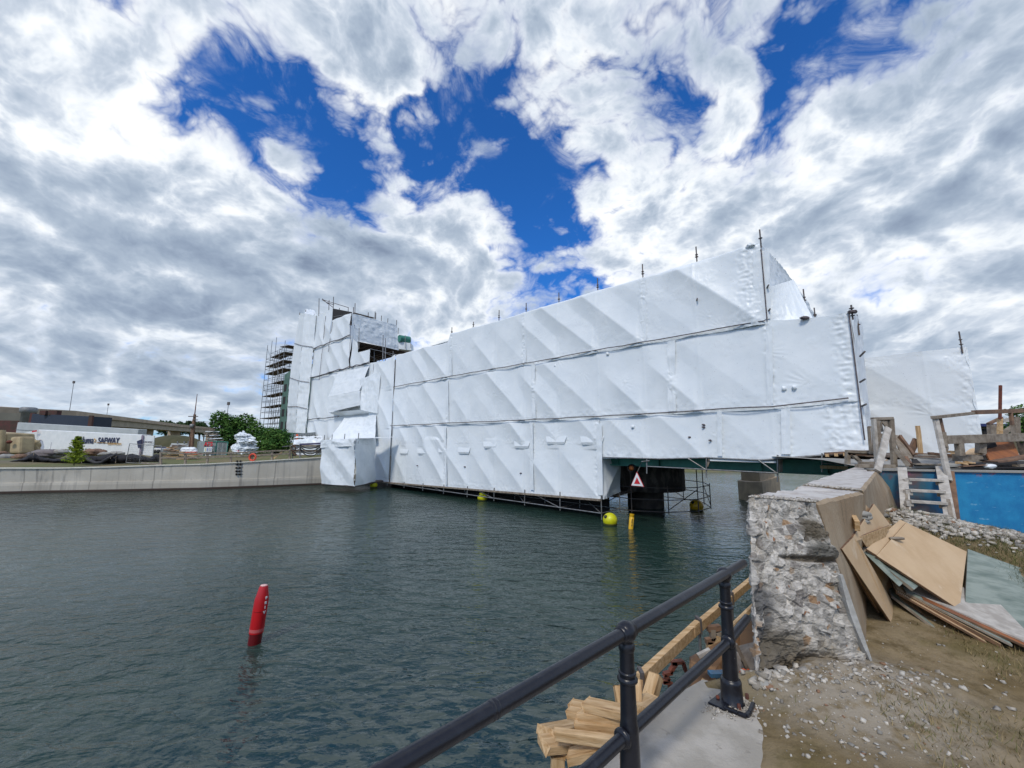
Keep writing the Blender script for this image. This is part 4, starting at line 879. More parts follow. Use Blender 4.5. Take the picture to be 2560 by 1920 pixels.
# dark shed with pipes on the roof
ds = thing('dark_shed', 'long navy blue shed wall with rusty ends above the white trailers', 'shed', tuple(aty(150, 1063, 75)))
A_, B_ = aty(75, 1058, 75), aty(229, 1064, 68); navy = mat('navy cladding', (.015, .025, .045), .7, 0, (.02, .03, .05), 1); rb = mat('rusty red panel', (.09, .03, .025), .8, 0, (.05, .03, .02), .8)
at_, bt_ = aty(80, 1034, 75), aty(230, 1041, 68)
MB().slab([Vector((A_.x, A_.y, 1.7)), Vector((B_.x, B_.y, 1.7)), bt_, at_], 3.5, Vector((0, -1, 0))).build('wall', navy, ds)
MB().slab([Vector((B_.x-.5, B_.y-.05, 1.7)), Vector((B_.x+.12, B_.y-.05, 1.7)), bt_+Vector((.12, -.05, .15)), bt_+Vector((-.5, -.05, .15))], .3, Vector((0, -1, 0))).build('end_panel', rb, ds)
MB().slab([Vector((A_.x-.3, A_.y-.05, 1.7)), Vector((A_.x+.6, A_.y-.05, 1.7)), at_+Vector((.6, -.05, .15)), at_+Vector((-.3, -.05, .15))], .3, Vector((0, -1, 0))).build('end_panel', rb, ds)
for px, py, w in ((113, 1028, .55), (138, 1028, .8)): p = aty(px, py, 73); MB().box((p.x-w, p.y-.4, p.z-.7), (p.x+w, p.y+.4, p.z+.1)).build('roof_vent', rb, ds)
p = aty(73, 1018, 80); ch = MB().lathe((p.x, p.y, 1.7), [(.9, 0), (.9, p.z-2.9), (1.2, p.z-2.8), (1.25, p.z-1.9), (.9, p.z-1.7)], 14).build('chimney', mat('grey duct', (.25, .27, .28), .6, .2, (.2, .2, .2), 1)); tag(ch, 'stout grey duct stack left of the navy shed', 'chimney')
p0, p1 = aty(8, 1070, 85), aty(46, 1068, 85)
rw = MB().box((p0.x-12, p0.y, 1.7), (p1.x, p0.y+6, p0.z+1.6)).build('wall', rb); rw.name = 'brick_shed'; tag(rw, 'low dark red shed at the left edge under the viaduct', 'shed')
# ---------------------------------------------------------------- trailers
def trailer(name, label, x0, yt0, x1, yt1, Y0, Y1, H_, wd, m_):
    a_, c_ = aty(x0, yt0, Y0), aty(x1, yt1, Y1); t = thing(name, label, 'trailer', ((a_.x+c_.x)/2, (a_.y+c_.y)/2, 1.7), 'white trailers on the left bank')
    d = (c_-a_); d.z = 0; d.normalize(); nb = Vector((-d.y, d.x, 0))*wd
    if nb.y < 0: nb = -nb
    lo = Vector((0, 0, -H_))
    MB().hexa([a_+lo, c_+lo, c_+nb+lo, a_+nb+lo, a_, c_, c_+nb, a_+nb]).build('body', m_, t, bevel=.05)
    return t, a_, c_, d, nb
m_tr2 = mat('grey white trailer skin', (.46, .49, .49), .5, 0, (.40, .43, .43), 1)
t2_, a_, c_, d, nb = trailer('cargo_trailer', 'rear grey white trailer showing only its top behind the lettered one', 44, 1056, 346, 1073, 55, 50, 3.4, 1.0, m_tr2)
MB().beam(a_+Vector((0, -.03, -1.)), c_+Vector((0, -.03, -.9)), .03, .06).build('trim', M['steel'], t2_)
for s_ in (.27, .42): q = a_.lerp(c_, s_); MB().box((q.x-.7, q.y-.04, q.z-1.6), (q.x+.7, q.y+.0, q.z-1.25)).build('vent_panel', M['white'], t2_)
tr, a_, c_, d, nb = trailer('cargo_trailer', 'white trailer with dark blue lettering on its long side', 94, 1074, 355, 1087, 44, 41, 3.0, .9, M['white'])
MB().slab([aty(52, 1099, 46), aty(94, 1100.5, 43.9), aty(94, 1074, 43.9), aty(54, 1084, 46)], .2, Vector((0, -1, 0))).build('nose', M['white'], tr)
MB().beam(aty(51, 1101, 45.8), aty(103, 1102.5, 43.8), .1, .25).build('chassis', M['rust'], tr)
MB().slab([aty(104, 1126, 43.7), aty(115, 1126, 43.7), aty(104, 1101, 43.7), aty(92, 1101, 43.7)], .05, Vector((0, -1, 0))).build('skirt', mat('blue grey skirt', (.40, .44, .52), .5), tr)
MB().slab([aty(125, 1124, 43.5), aty(134, 1124, 43.5), aty(136, 1106, 43.5), aty(128, 1106, 43.5)], .03, Vector((0, -1, 0))).build('grey_panel', mat('grey panel', (.33, .33, .38), .6), tr)
LX = d; UP = Vector((0, 0, 1))
def on_tr(px, py, dz=.06): r = ray(px, py); nrm = nb.normalized(); tt = (a_-nrm*dz-EYEV).dot(nrm)/r.dot(nrm); return EYEV+r*tt
text_mesh('lettering', 'Aluma', 1.05, M['letters_dark'], tr, on_tr(215, 1101), LX, UP, .01, .012, width=(on_tr(234, 1101)-on_tr(196, 1101)).length)
text_mesh('lettering', 'SAFWAY', .85, M['letters_dark'], tr, on_tr(271, 1102), LX, UP, .01, .02, width=(on_tr(297, 1102)-on_tr(244, 1102)).length)
b = MB(); q0, q1, q2 = on_tr(235, 1096.5), on_tr(239.5, 1101), on_tr(235, 1106); b.beam(q0, q1, .09, .02, up=tuple(-nb)); b.beam(q1, q2, .09, .02, up=tuple(-nb)); b.build('emblem', M['gold'], tr)
MB().beam(on_tr(240, 1106.5), on_tr(297, 1108.5), .02, .05).build('underline', M['gold'], tr)
text_mesh('lettering', 'SERVICES', .30, M['gold'], tr, on_tr(286, 1110.5), LX, UP, .01, .0, 1.5)
MB().beam(aty(80, 1079, 43.6), aty(92, 1077, 43.6), .03, .16).build('red_badge', M['letters_red'], tr)
text_mesh('lettering', 'AOM SERVICE', .28, M['letters_dark'], tr, aty(72, 1090, 43.5), (1, 0, 0), UP, .01, 0, width=.95)
# rear door swung open with dark hinge gap
dr = MB().slab([aty(352, 1137, 40.6), aty(381, 1140, 40.3), aty(386, 1089, 40.3), aty(356, 1089, 40.6)], .08, Vector((0, -1, 0))); dr.build('rear_door', M['white'], tr)
MB().slab([aty(347, 1137, 40.4), aty(352, 1137, 40.4), aty(358, 1088, 40.4), aty(354, 1088, 40.4)], .08, Vector((0, -1, 0))).build('hinge_edge', mat('violet grey frame', (.25, .20, .26), .6), tr)
MB().slab([aty(345, 1120, 40.3), aty(352, 1120, 40.3), aty(354, 1098, 40.3), aty(342, 1103, 40.3)], .04, Vector((0, -1, 0))).build('dark_flap', M['letters_dark'], tr)
text_mesh('lettering', 'ALUMA SAFWAY', .26, M['letters_dark'], tr, aty(369, 1105.5, 40.2), (1, 0, 0), UP, .01, 0, width=.95)
# ---------------------------------------------------------------- small container with red letters
ct = thing('site_container', 'grey green site container with red letters and a white notice', 'container', tuple(aty(525, 1141, 42)))
cg = mat('grey green container', (.30, .35, .35), .6, 0, (.24, .28, .28), 2); A_, B_, C_ = aty(509, 1143, 41), aty(566, 1145, 41.5), aty(489, 1141, 45)
ht = aty(509, 1102, 41).z-A_.z
b = MB(); E_ = B_+(C_-A_); Zt = Vector((0, 0, ht)); b.hexa([A_, B_, E_, C_, A_+Zt, B_+Zt, E_+Zt, C_+Zt]).build('body', cg, ct, bevel=.03)
for t_ in (0., .5, 1.): q = A_.lerp(B_, t_); MB().beam(q+Vector((0, -.04, .0)), q+Zt+Vector((0, -.04, 0)), .07, .05).build('door_post', M['green'], ct)
for t_ in (0., 1.): MB().beam(A_+Zt*t_+Vector((0, -.05, -.02)), B_+Zt*t_+Vector((0, -.05, -.02)), .06, .08).build('rail', M['green'], ct)
for q in (.62, .70, .82, .9): p = A_.lerp(B_, q); MB().tube(p+Vector((0, -.08, .1)), p+Zt+Vector((0, -.08, -.1)), .02, n=6).build('lock_rod', M['steel'], ct)
text_mesh('lettering', 'ATS', .62, M['letters_red'], ct, aty(521, 1110.5, 40.85), (1, 0, 0), UP, .01, .02, width=.9)
p0, p1 = aty(509+.5, 1130, 40.85), aty(531, 1118, 40.85); MB().box((p0.x, p0.y-.02, p0.z), (p1.x, p0.y+.02, p1.z)).build('notice', M['white'], ct)
for k, c_ in enumerate(((.6, .6, .3), (.2, .25, .5), (.3, .35, .4), (.25, .3, .45))):
    x = p0.x+(p1.x-p0.x)*(.15+.22*k); MB().box((x, p0.y-.04, p0.z+.08), (x+.09, p0.y-.021, p1.z-.08)).build('notice_stripe', mat('notice ink', c_, .7), ct)
MB().box((aty(513, 1142, 40.8).x, 40.78, aty(513, 1143, 40.8).z), (aty(527, 1142, 40.8).x, 40.82, aty(513, 1137, 40.8).z)).build('notice', M['white'], ct)
# long grey container under the tower, and covered stack of boards
lc = thing('site_container', 'grey container with orange corner posts under the wrapped tower', 'container', tuple(aty(757, 1125, 38.5)))
A_, B_ = aty(731, 1128, 38), aty(793, 1120, 40); Zt = Vector((0, 0, aty(731, 1085, 38).z-A_.z)); bk = Vector((-.6, 2.4, 0))
MB().hexa([A_, B_, B_+bk, A_+bk, A_+Zt, B_+Zt, B_+bk+Zt, A_+bk+Zt]).build('body', mat('grey corrugated container', (.30, .33, .34), .6, 0, (.24, .27, .28), 3), lc, bevel=.03)
for q in (A_+Vector((.35, 0, 0)), B_): MB().beam(q+Zt*.5+Vector((0, -.06, 0)), q+Zt+Vector((0, -.06, 0)), .16, .08).build('corner_post', M['orange'], lc)
for k in range(14): q = A_.lerp(B_, (k+1)/15); MB().beam(q+Vector((0, -.03, 0)), q+Zt+Vector((0, -.03, -.1)), .06, .04).build('rib', mat('rib grey', (.36, .38, .39), .6) if k == 0 else bpy.data.materials['rib grey'], lc)
cs = thing('covered_stack', 'board stack under a white sheet behind the hanging hoses', 'material stack', tuple(aty(768, 1130, 34.5)))
film_quad(cs, 'sheet', aty(733, 1113, 34), aty(806, 1113, 35), aty(806, 1096, 35.4), aty(735, 1098, 34.6), 301, .25, 24, M['film'])
film_quad(cs, 'sheet', aty(735, 1098, 34.6), aty(806, 1096, 35.4), aty(804, 1093, 37.5), aty(740, 1095, 37), 302, .3, 24, M['film'])
p0 = aty(735, 1141, 34.2); p1 = aty(806, 1112, 35.2)
for k in range(7): z_ = p0.z+(p1.z-p0.z)*k/7; MB().box((p0.x+rnd.uniform(0, .12), 34.3, z_), (p1.x-rnd.uniform(0, .1), 36., z_+.13)).build('board_layer', [M['wood_grey'], M['film_grey'], M['steel']][k % 3], cs)
# ---------------------------------------------------------------- bundles in white film
bu = thing('film_bundles', 'tall tapering heap of white film bundles beside the shrubs', 'material heap', tuple(aty(612, 1140, 36)))
k = 0
for (x, y, w, h) in ((700, 960, 210, 60), (740, 900, 230, 60), (740, 845, 200, 60), (740, 790, 215, 60), (725, 745, 200, 50), (700, 715, 170, 45), (690, 690, 150, 45), (670, 670, 90, 45), (770, 960, 180, 50), (620, 900, 110, 110), (570, 890, 100, 90), (690, 650, 30, 50)):
    p = aty(*c3(x, y), 36+.2*(k % 3)); lump(p, .5*w*.15675/985*36, M['film_grey'] if k % 2 else M['film'], 'bundle', bu, 400+k, (1.05, .8, .95*h/w), .95, 16).data.polygons.foreach_set('use_smooth', [False]*512); k += 1
MB().beam(aty(*c3(560, 950), 35.7), aty(*c3(660, 945), 35.7), .1, .12).build('red_pallet', M['letters_red'], bu)
# timber and board piles
def pile(label, cx, cy, w, h, Y, mats_, seed=0, n=12, grp=None, nm='timber_pile'):
    t = thing(nm, label, 'timber pile', tuple(aty(cx, cy+h/2, Y)), grp); rr = random.Random(seed)
    for k in range(n):
        py = cy+h/2-h*(k+.5)/n; xw = w*(1-.35*k/n)*rr.uniform(.5, 1.); xo = rr.uniform(-.2, .2)*w
        MB().beam(aty(cx+xo-xw/2, py+rr.uniform(-2, 2), Y+rr.uniform(-.6, .6)), aty(cx+xo+xw/2, py+rr.uniform(-2, 2), Y+rr.uniform(-.6, .6)), .18, h/n/985*Y*rr.uniform(.7, 1.2)).build('board', mats_[k % len(mats_)], t)
    return t
pile('stack of grey boards and film on top of the lettered container', 528, 1086, 46, 30, 43.5, [M['wood_grey'], M['deck'], M['film_grey'], M['wood_grey']], 2, 14)
pile('loose yellow timber heap behind the wooden guard rail', 432, 1130, 52, 26, 34, [M['wood'], M['wood_grey'], M['wood_brown'], M['wood']], 3, 16)
pile('low timber heap between the blue bags and the rail posts', 470, 1142, 60, 14, 33, [M['wood'], M['wood_grey']], 4, 9)
pile('dark twisted scrap heap in front of the flatbed', 455, 1118, 60, 14, 38, [M['dark_steel'], M['rust'], M['wood_brown']], 5, 12)
bgs = thing('bag_pallet', 'pale blue sacks heaped on an orange pallet beside the container', 'pallet', tuple(aty(478, 1135, 35)))
for k in range(9): lump(aty(462+5*(k % 5)+3*(k//5), 1128-5*(k//5), 35+.1*(k % 2)), .32, M['film_grey'], 'sack', bgs, 500+k, (1.2, .8, .5), .4, 9)
MB().beam(aty(458, 1134, 35), aty(501, 1134, 35), .8, .14).build('pallet', M['orange'], bgs)
fl = thing('flatbed_trailer', 'low grey flatbed frame left of the utility pole', 'flatbed', tuple(aty(450, 1120, 46)))
MB().slab([aty(424, 1117, 46), aty(478, 1117, 46), aty(476, 1109, 47), aty(429, 1108, 47)], .3, Vector((0, 0, 1))).build('bed', mat('pale flatbed', (.35, .38, .36), .6), fl)
for px in (444, 461, 471): MB().tube(aty(px, 1110, 46.5), aty(px, 1103, 46.5), .08, n=6).build('stake', M['steel'], fl)
# parked white car seen past the trailer door
cr = thing('parked_car', 'small white car behind the mesh fence panel right of the trailer', 'car', tuple(aty(392, 1131, 42)))
p0, p1 = aty(382, 1130, 42), aty(404, 1117, 42)
MB().hexa([(p0.x, 42, p0.z), (p1.x, 42, p0.z), (p1.x, 43.6, p0.z), (p0.x, 43.6, p0.z), (p0.x, 42, p0.z+.42), (p1.x, 42, p0.z+.38), (p1.x, 43.6, p0.z+.38), (p0.x, 43.6, p0.z+.42)]).build('body', M['white'], cr, bevel=.08)
MB().hexa([(p0.x, 42.1, p0.z+.42), (p1.x-.15, 42.1, p0.z+.38), (p1.x-.15, 43.5, p0.z+.38), (p0.x, 43.5, p0.z+.42), (p0.x, 42.25, p1.z), (p1.x-.35, 42.25, p1.z-.05), (p1.x-.35, 43.3, p1.z-.05), (p0.x, 43.3, p1.z)]).build('cabin', M['letters_dark'], cr, bevel=.05)
for k in (.25, .75): MB().lathe((p0.x+(p1.x-p0.x)*k, 42, p0.z+.05), [(.02, 0), (.2, .0), (.2, .12), (.02, .13)], 12, (0, -1, 0)).build('wheel', M['rubber'], cr)
# olive grass mound behind
md = MB(); n = 26
for i in range(n):
    for j in range(8):
        px = 360+ (520-360)*i/(n-1); p = aty(px, 1112, 58+j*1.6); p.z = 1.7+2.6*math.sin(math.pi*j/7)*math.sin(math.pi*(.1+.85*i/(n-1)))**.5; md.v.append(tuple(p))
md.f = [tuple(q) for q in grid_faces(n, 8)]; md.sm = [True]*len(md.f); o = md.build('mound', mat('olive slope', (.05, .05, .018), .95, 0, (.075, .07, .03), .8), loc=(0, 0, 0)); tag(o, kind='structure')
# tan rock crusher at the left edge
cm = mat('cream machine paint', (.42, .34, .19), .7, 0, (.30, .23, .13), 1.2); ex = thing('cream_machine', 'cream coloured site machine cut off at the left edge', 'machine', tuple(aty(15, 1135, 36)))
MB().slab([aty(-60, 1135, 36), aty(18, 1135, 36), aty(16, 1083, 36), aty(-60, 1078, 36)], 2.2, Vector((0, -1, 0))).build('body', cm, ex, bevel=.12)
MB().slab([aty(20, 1134, 35), aty(48, 1134, 35), aty(50, 1091, 35.3), aty(24, 1092, 35.3)], 1.2, Vector((0, -1, 0))).build('engine_cover', cm, ex, bevel=.18)
MB().tube(aty(2, 1130, 35.6), aty(4, 1076, 35.6), .25, n=10).build('cylinder', cm, ex)
for k, (x, y, r) in enumerate(((60, 1112, .35), (72, 1118, .45), (84, 1112, .4), (66, 1126, .4), (88, 1126, .3))): lump(aty(x, y, 37), r, M['wood_brown'] if k % 2 else cm, 'engine_block', ex, 600+k, (1, 1, 1.1), .5, 9)
lump(aty(23, 1105, 34.8), .17, M['rust'], 'air_filter', ex, 611, (1, 1, .8), .4, 8)
# boulders and scrap behind the silt fence
for k, (x, y, w, h) in enumerate(((15, 1143, 34, 14), (52, 1142, 26, 12), (118, 1134, 60, 18), (135, 1138, 28, 14), (232, 1131, 46, 16), (262, 1136, 24, 10), (290, 1134, 30, 10), (5, 1133, 20, 8), (152, 1130, 26, 12))):
    o = lump(aty(x, y, 31.5), w/2/985*31.5, [M['conc'], M['wood_brown'], mat('lilac grey boulder', (.22, .20, .19), .9, 0, (.14, .12, .12), 1.5) if k == 2 else M['conc']][k % 3], 'boulder', None, 700+k, (1, .9, h/w), .5, 12)
    tag(o, ['pale angular boulder at the far left behind the black fabric', 'pale boulder beside the cream machine', 'broad flat boulder left of the yellow green tree', 'whitish boulder just left of the yellow green tree', 'long brown boulder right of the yellow green tree', 'small pale boulder behind the sagging black fabric', 'low boulder near the mesh fence panel', 'small boulder in front of the cream machine', 'brown boulder touching the yellow green tree'][k], 'boulder', 'boulders behind the silt fence')
# black silt fence, sagging between stakes
sf = thing('silt_fence', 'sagging black silt fence fabric along the left bank', 'silt fence', tuple(aty(200, 1160, 29)))
pts = [(24, 1153, 1154), (56, 1146, 1155), (84, 1131, 1155), (100, 1142, 1156), (130, 1147, 1157), (160, 1147, 1157), (206, 1134, 1158), (222, 1139, 1159), (250, 1141, 1160), (276, 1133, 1160), (292, 1137, 1159), (314, 1137, 1158), (330, 1134, 1157), (352, 1139, 1156), (375, 1144, 1155), (392, 1134, 1155), (402, 1140, 1155)]
V = []; nn = 140; xs = np.linspace(24, 402, nn); yt_ = np.interp(xs, [p[0] for p in pts], [p[1] for p in pts]); yb_ = np.interp(xs, [p[0] for p in pts], [p[2] for p in pts])
for i in range(nn):
    for j in range(6):
        f = j/5; Y = 29-.4*math.sin(f*math.pi)+.12*math.sin(i*.7+j); V.append(tuple(aty(xs[i], yb_[i]*(1-f)+yt_[i]*f, Y)))
link_mesh('fabric', V, grid_faces(nn, 6), mat('black fabric', (.006, .006, .010), .85, 0, (.014, .014, .018), 3, bump=.4, bscale=4), sf, smooth=True)
for px in (85, 207, 292, 352): MB().beam(aty(px-3, 1158, 28.7), aty(px, 1131, 28.7), .04, .04).build('stake', M['wood_grey'], sf)
b = MB().path([aty(x, y, 28.5) for x, y in ((209, 1138), (222, 1150), (238, 1157), (255, 1156), (272, 1145), (290, 1136))], .10, 6).build('fabric_fold', mat('grey folded fabric', (.05, .05, .055), .8), sf)
# mesh fence panel
mp = thing('mesh_fence_panel', 'leaning galvanised mesh fence panel beside the silt fence', 'fence panel', tuple(aty(360, 1160, 28)))
cn = [aty(315, 1156, 28), aty(397, 1162, 28), aty(404, 1115, 28), aty(324, 1109, 28)]
for i in range(4): MB().tube(cn[i], cn[(i+1) % 4], .022, n=6).build('frame_tube', M['steel'], mp)
MB().tube(cn[0].lerp(cn[1], .4), cn[3].lerp(cn[2], .4), .02, n=6).build('frame_tube', M['steel'], mp)
b = MB()
for i in range(1, 24): b.tube(cn[0].lerp(cn[1], i/24), cn[3].lerp(cn[2], i/24), .003, n=3, caps=False)
for i in range(1, 10): b.tube(cn[0].lerp(cn[3], i/10), cn[1].lerp(cn[2], i/10), .003, n=3, caps=False)
b.build('mesh', M['steel'], mp)
# wooden guard rail along the quay
gr = thing('wooden_guard_rail', 'long wooden guard rail of posts and two rails on the left quay', 'guard rail', tuple(aty(560, 1158, 28)))
def onq(px, py, back=.5):
    r = ray(px, py); lo, hi = 10., 60.
    for _ in range(40):
        mdl = (lo+hi)/2; x, y = r.x*mdl/r.y, mdl
        yq = float(np.interp(x, xs_q, ys_q))+back
        if y < yq: lo = mdl
        else: hi = mdl
    return EYEV+r*(lo/r.y)
posts = [(402, 1165, 1130), (463, 1161, 1133), (518, 1159, 1132), (577, 1156, 1131), (629, 1153, 1129), (680, 1150, 1126), (724, 1147, 1125)]
for px, y0, y1 in posts: MB().beam(onq(px, y0), onq(px+.6, y1), .12, .10).build('post', M['wood_grey'], gr)
tops = [(px, y1+1) for px, _, y1 in posts]; mids = [(px, (y0*.42+y1*.58)) for px, y0, y1 in posts]
for L_ in (tops, mids):
    for (a0, a1), (b0_, b1_) in zip(L_[:-1], L_[1:]): MB().beam(onq(a0, a1, .42), onq(b0_, b1_, .42), .05, .10).build('rail', M['wood_grey'], gr)
MB().beam(onq(684, 1146), onq(706, 1129), .05, .10).build('brace', M['wood'], gr); MB().beam(onq(354, 1157), onq(402, 1161), .08, .08).build('kick_board', M['wood_grey'], gr)
lr = thing('life_ring', 'orange life ring hung on the wooden guard rail', 'life ring', tuple(onq(631, 1144, .3)))
b = MB(); c = onq(631.5, 1143, .3); R_, r_ = .235, .062; n1, n2 = 28, 10
for i in range(n1):
    for j in range(n2): t, u = 2*math.pi*i/n1, 2*math.pi*j/n2; b.v.append((c.x+(R_+r_*math.cos(u))*math.cos(t), c.y+r_*math.sin(u), c.z+(R_+r_*math.cos(u))*math.sin(t)))
b.f = [(i*n2+j, ((i+1) % n1)*n2+j, ((i+1) % n1)*n2+(j+1) % n2, i*n2+(j+1) % n2) for i in range(n1) for j in range(n2)]; b.sm = [True]*len(b.f); b.build('ring', mat('life ring orange', (.65, .08, .04), .5), lr)
# steel frame with hanging hoses at the end of the quay
hs = thing('hose_frame', 'steel rail with black hoses hanging in loops at the quay end', 'hose rack', tuple(onq(770, 1146)))
for px, y0, y1 in ((749, 1146, 1112), (752, 1146, 1113), (804, 1141, 1110), (731, 1147, 1112)): MB().tube(onq(px, y0, .7), onq(px, y1, .7), .03, n=6).build('post', M['steel'], hs)
MB().beam(onq(749, 1111, .6), onq(805, 1108.5, .6), .08, .14).build('top_beam', mat('violet painted beam', (.10, .09, .17), .6), hs)
MB().tube(onq(706, 1117, .7), onq(749, 1112, .7), .03, n=6).build('top_tube', M['steel'], hs)
for k, (sag, y0) in enumerate(((12, 1113), (15, 1117), (19, 1121), (22, 1124))):
    MB().path([onq(750+54*i/12, y0+sag*(1-((i-6)/6)**2)*.8 + (-3*i/12), .55) for i in range(13)], .04, 6).build('hose', M['rubber'], hs)
for k in range(5): MB().path([onq(736+rnd.uniform(-8, 8)+4*math.sin(i*1.3+k), 1112+i*4, .6) for i in range(8)], .04, 5).build('hose', M['rubber'] if k % 2 else M['wood_brown'], hs)
# ================================================================ buoys
def c5(x, y): return 1800+.46426*x, 1150+.46426*y
def c7(x, y): return 1300+.27125*x, 1550+.27125*y
def cR(x, y): return 2200+.16275*x, 950+.16275*y
def cS(x, y): return 2040+.25316*x, 1240+.25316*y
def cT(x, y): return 1680+.1869*x, 1450+.1869*y
def Rr(f, x, y, Y): return aty(*f(x, y), Y)
def ball(name_lab, px, pyb, r, m_, tilt=0):
    c = atz(px, pyb, 0.); t = thing('ball_buoy', name_lab, 'buoy', tuple(c), 'yellow ball buoys at the bridge')
    b = MB(); cc = c+Vector((0, r*.3, r*.62)); prof = [(max(.002, r*math.sin(math.pi*i/18)), -r*math.cos(math.pi*i/18)) for i in range(19)]
    b.lathe(cc, prof, 28, (math.sin(tilt), -.2, math.cos(tilt))); b.build('float', m_, t)
    b = MB(); ax = Vector((-.75, -.45, .55)).normalized(); b.lathe(cc+ax*r*.93, [(.03, 0), (.075, .02), (.06, .05), (.02, .06)], 12, tuple(ax)); b.build('eyelet', M['letters_black'], t)
    MB().lathe(c+Vector((0, r*.3, -.02)), [(r*.80, 0), (r*.93, .03), (r*.97, .09)], 28).build('waterline', mat('buoy slime', (.12, .12, .03), .5) if 'buoy slime' not in bpy.data.materials else bpy.data.materials['buoy slime'], t)
    return t
ball('bright yellow ball buoy at the near lower corner of the wrapped bridge', 1527, 1313, .30, M['yellow'])
ball('small yellow ball buoy below the wrapped box at the far end', 933, 1219, .27, M['yellow'], .5)
ball('yellow ball buoy shaded among the tubes under the middle of the bridge', 1206, 1252, .30, M['yellow'])
ball('dull yellow ball buoy floating behind the triangle board in open water', 1744, 1276, .34, M['amber'])
p0 = atz(636, 1608, 0); ax = (aty(660, 1464, p0.y+.02)-p0); L = ax.length; ax.normalize()
rb_ = thing('spar_buoy', 'red leaning spar buoy with a tapered top in the near water', 'buoy', tuple(p0))
rad = .107; Lz = L
MB().lathe(p0-ax*.5, [(rad*.90, 0), (rad*.92, .5+Lz*.20)], 32, tuple(ax)).build('wet_base', mat('dark wet red', (.12, .004, .006), .3), rb_)
MB().lathe(p0, [(rad*.99, Lz*.185), (rad, Lz*.20), (rad*1.0, Lz*.565)], 32, tuple(ax)).build('float', M['red'], rb_)
MB().lathe(p0, [(rad*.96, Lz*.565), (rad*.96, Lz*.575)], 32, tuple(ax)).build('joint_band', mat('dark wet red', (.12, .004, .006), .3), rb_)
MB().lathe(p0, [(rad, Lz*.575), (rad*.98, Lz*.76), (rad*.60, Lz*.985), (rad*.54, Lz)], 32, tuple(ax)).build('float_top', M['red'], rb_)
MB().lathe(p0, [(rad*1.003, Lz*.215), (rad*1.003, Lz*.27)], 32, tuple(ax)).build('scum_band', mat('pale scum line', (.50, .10, .10), .6), rb_)
MB().lathe(p0, [(.01, Lz*1.0), (rad*.5, Lz*1.001), (rad*.48, Lz*1.012), (.01, Lz*1.013)], 24, tuple(ax)).build('top_cap', mat('pale pink cap', (.75, .45, .42), .4), rb_)
sd_ = ax.cross(Vector((0, 1, 0))).normalized()
nrm_ = (Vector((.93, -.36, 0))).normalized()
for k, ch in enumerate('PRIV'): text_mesh('lettering', ch, .055, M['white'], rb_, p0+ax*Lz*(.80-.085*k)+nrm_*rad*.985, (.36, .93, 0), ax, .004, .004, 1.)
p0 = atz(1577, 1322, 0); ax = (aty(1580, 1285, p0.y)-p0); L = ax.length; ax.normalize(); rad = 11/985*p0.y/2*1.0
yb2 = thing('spar_buoy', 'amber spar buoy with black letters beside the bright yellow ball', 'buoy', tuple(p0))
MB().lathe(p0-ax*.4, [(rad*.95, 0), (rad, .1), (rad, .4+L*.80), (rad*.97, .4+L*.805), (rad*.97, .4+L*.82), (rad*1.0, .4+L*.825), (rad*.98, .4+L)], 24, tuple(ax)).build('float', M['amber'], yb2)
for k, ch in enumerate('PRIV'): text_mesh('lettering', ch, .10, M['letters_black'], yb2, p0+ax*L*(.60-.12*k)+Vector((.0, -rad*1.01, 0)), (1, 0, 0), ax, .004, .003, 1.)
# ================================================================ near quay and slope
GZ = 1.55
K1 = atz(1756, 1696, GZ)
slab_pts = [atz(1500, 1920, GZ), atz(1589, 1833, GZ), atz(1640, 1784, GZ), atz(1699, 1729, GZ), K1, atz(1790, 1706, GZ), atz(1815, 1711, GZ), atz(1850, 1722, GZ), atz(1900, 1730, GZ)]
edge_d = (slab_pts[0]-slab_pts[3]).normalized()
back0 = slab_pts[0]+edge_d*2.2
ringp = [back0]+slab_pts+[Vector((4.5, slab_pts[-1].y, GZ)), Vector((4.5, -3, GZ)), Vector((back0.x, -3, GZ))]
cm_ = mat('pale trowelled concrete', (.43, .40, .35), .85, 0, (.33, .305, .26), 2.6, detail=10, lo=.42, hi=.58, bump=.35, bscale=70, col3=(.22, .20, .17), scale3=9, lo3=.60, hi3=.72)
b = MB(); n = len(ringp); b.add(ringp+[Vector((p.x, p.y, -.6)) for p in ringp], [tuple(range(n))[::-1]]+[(i, (i+1) % n, n+(i+1) % n, n+i) for i in range(n)])
o = b.build('quay_slab', cm_, loc=(0, 0, 0), bevel=.012); tag(o, kind='structure')
# parapet axis stations
TOP = EYE-.46
def atop(px, py, z=TOP): return atz(px, py, z)
RT0, LT0 = atop(2039, 1257), atop(1873, 1243)
RB0, LB0 = atz(2188, 1686, GZ), atz(1888, 1712, GZ); RB0.z = LB0.z = GZ-.03
RT1, LT1 = atop(2155, 1229), atop(2008, 1216); RT2, LT2 = atop(2192, 1177), atop(2100, 1178); RT3, LT3 = atop(2204, 1166), atop(2152, 1163)
axd = (RT3-RT0); axd.z = 0; axd.normalize(); pr_ = Vector((axd.y, -axd.x, 0))
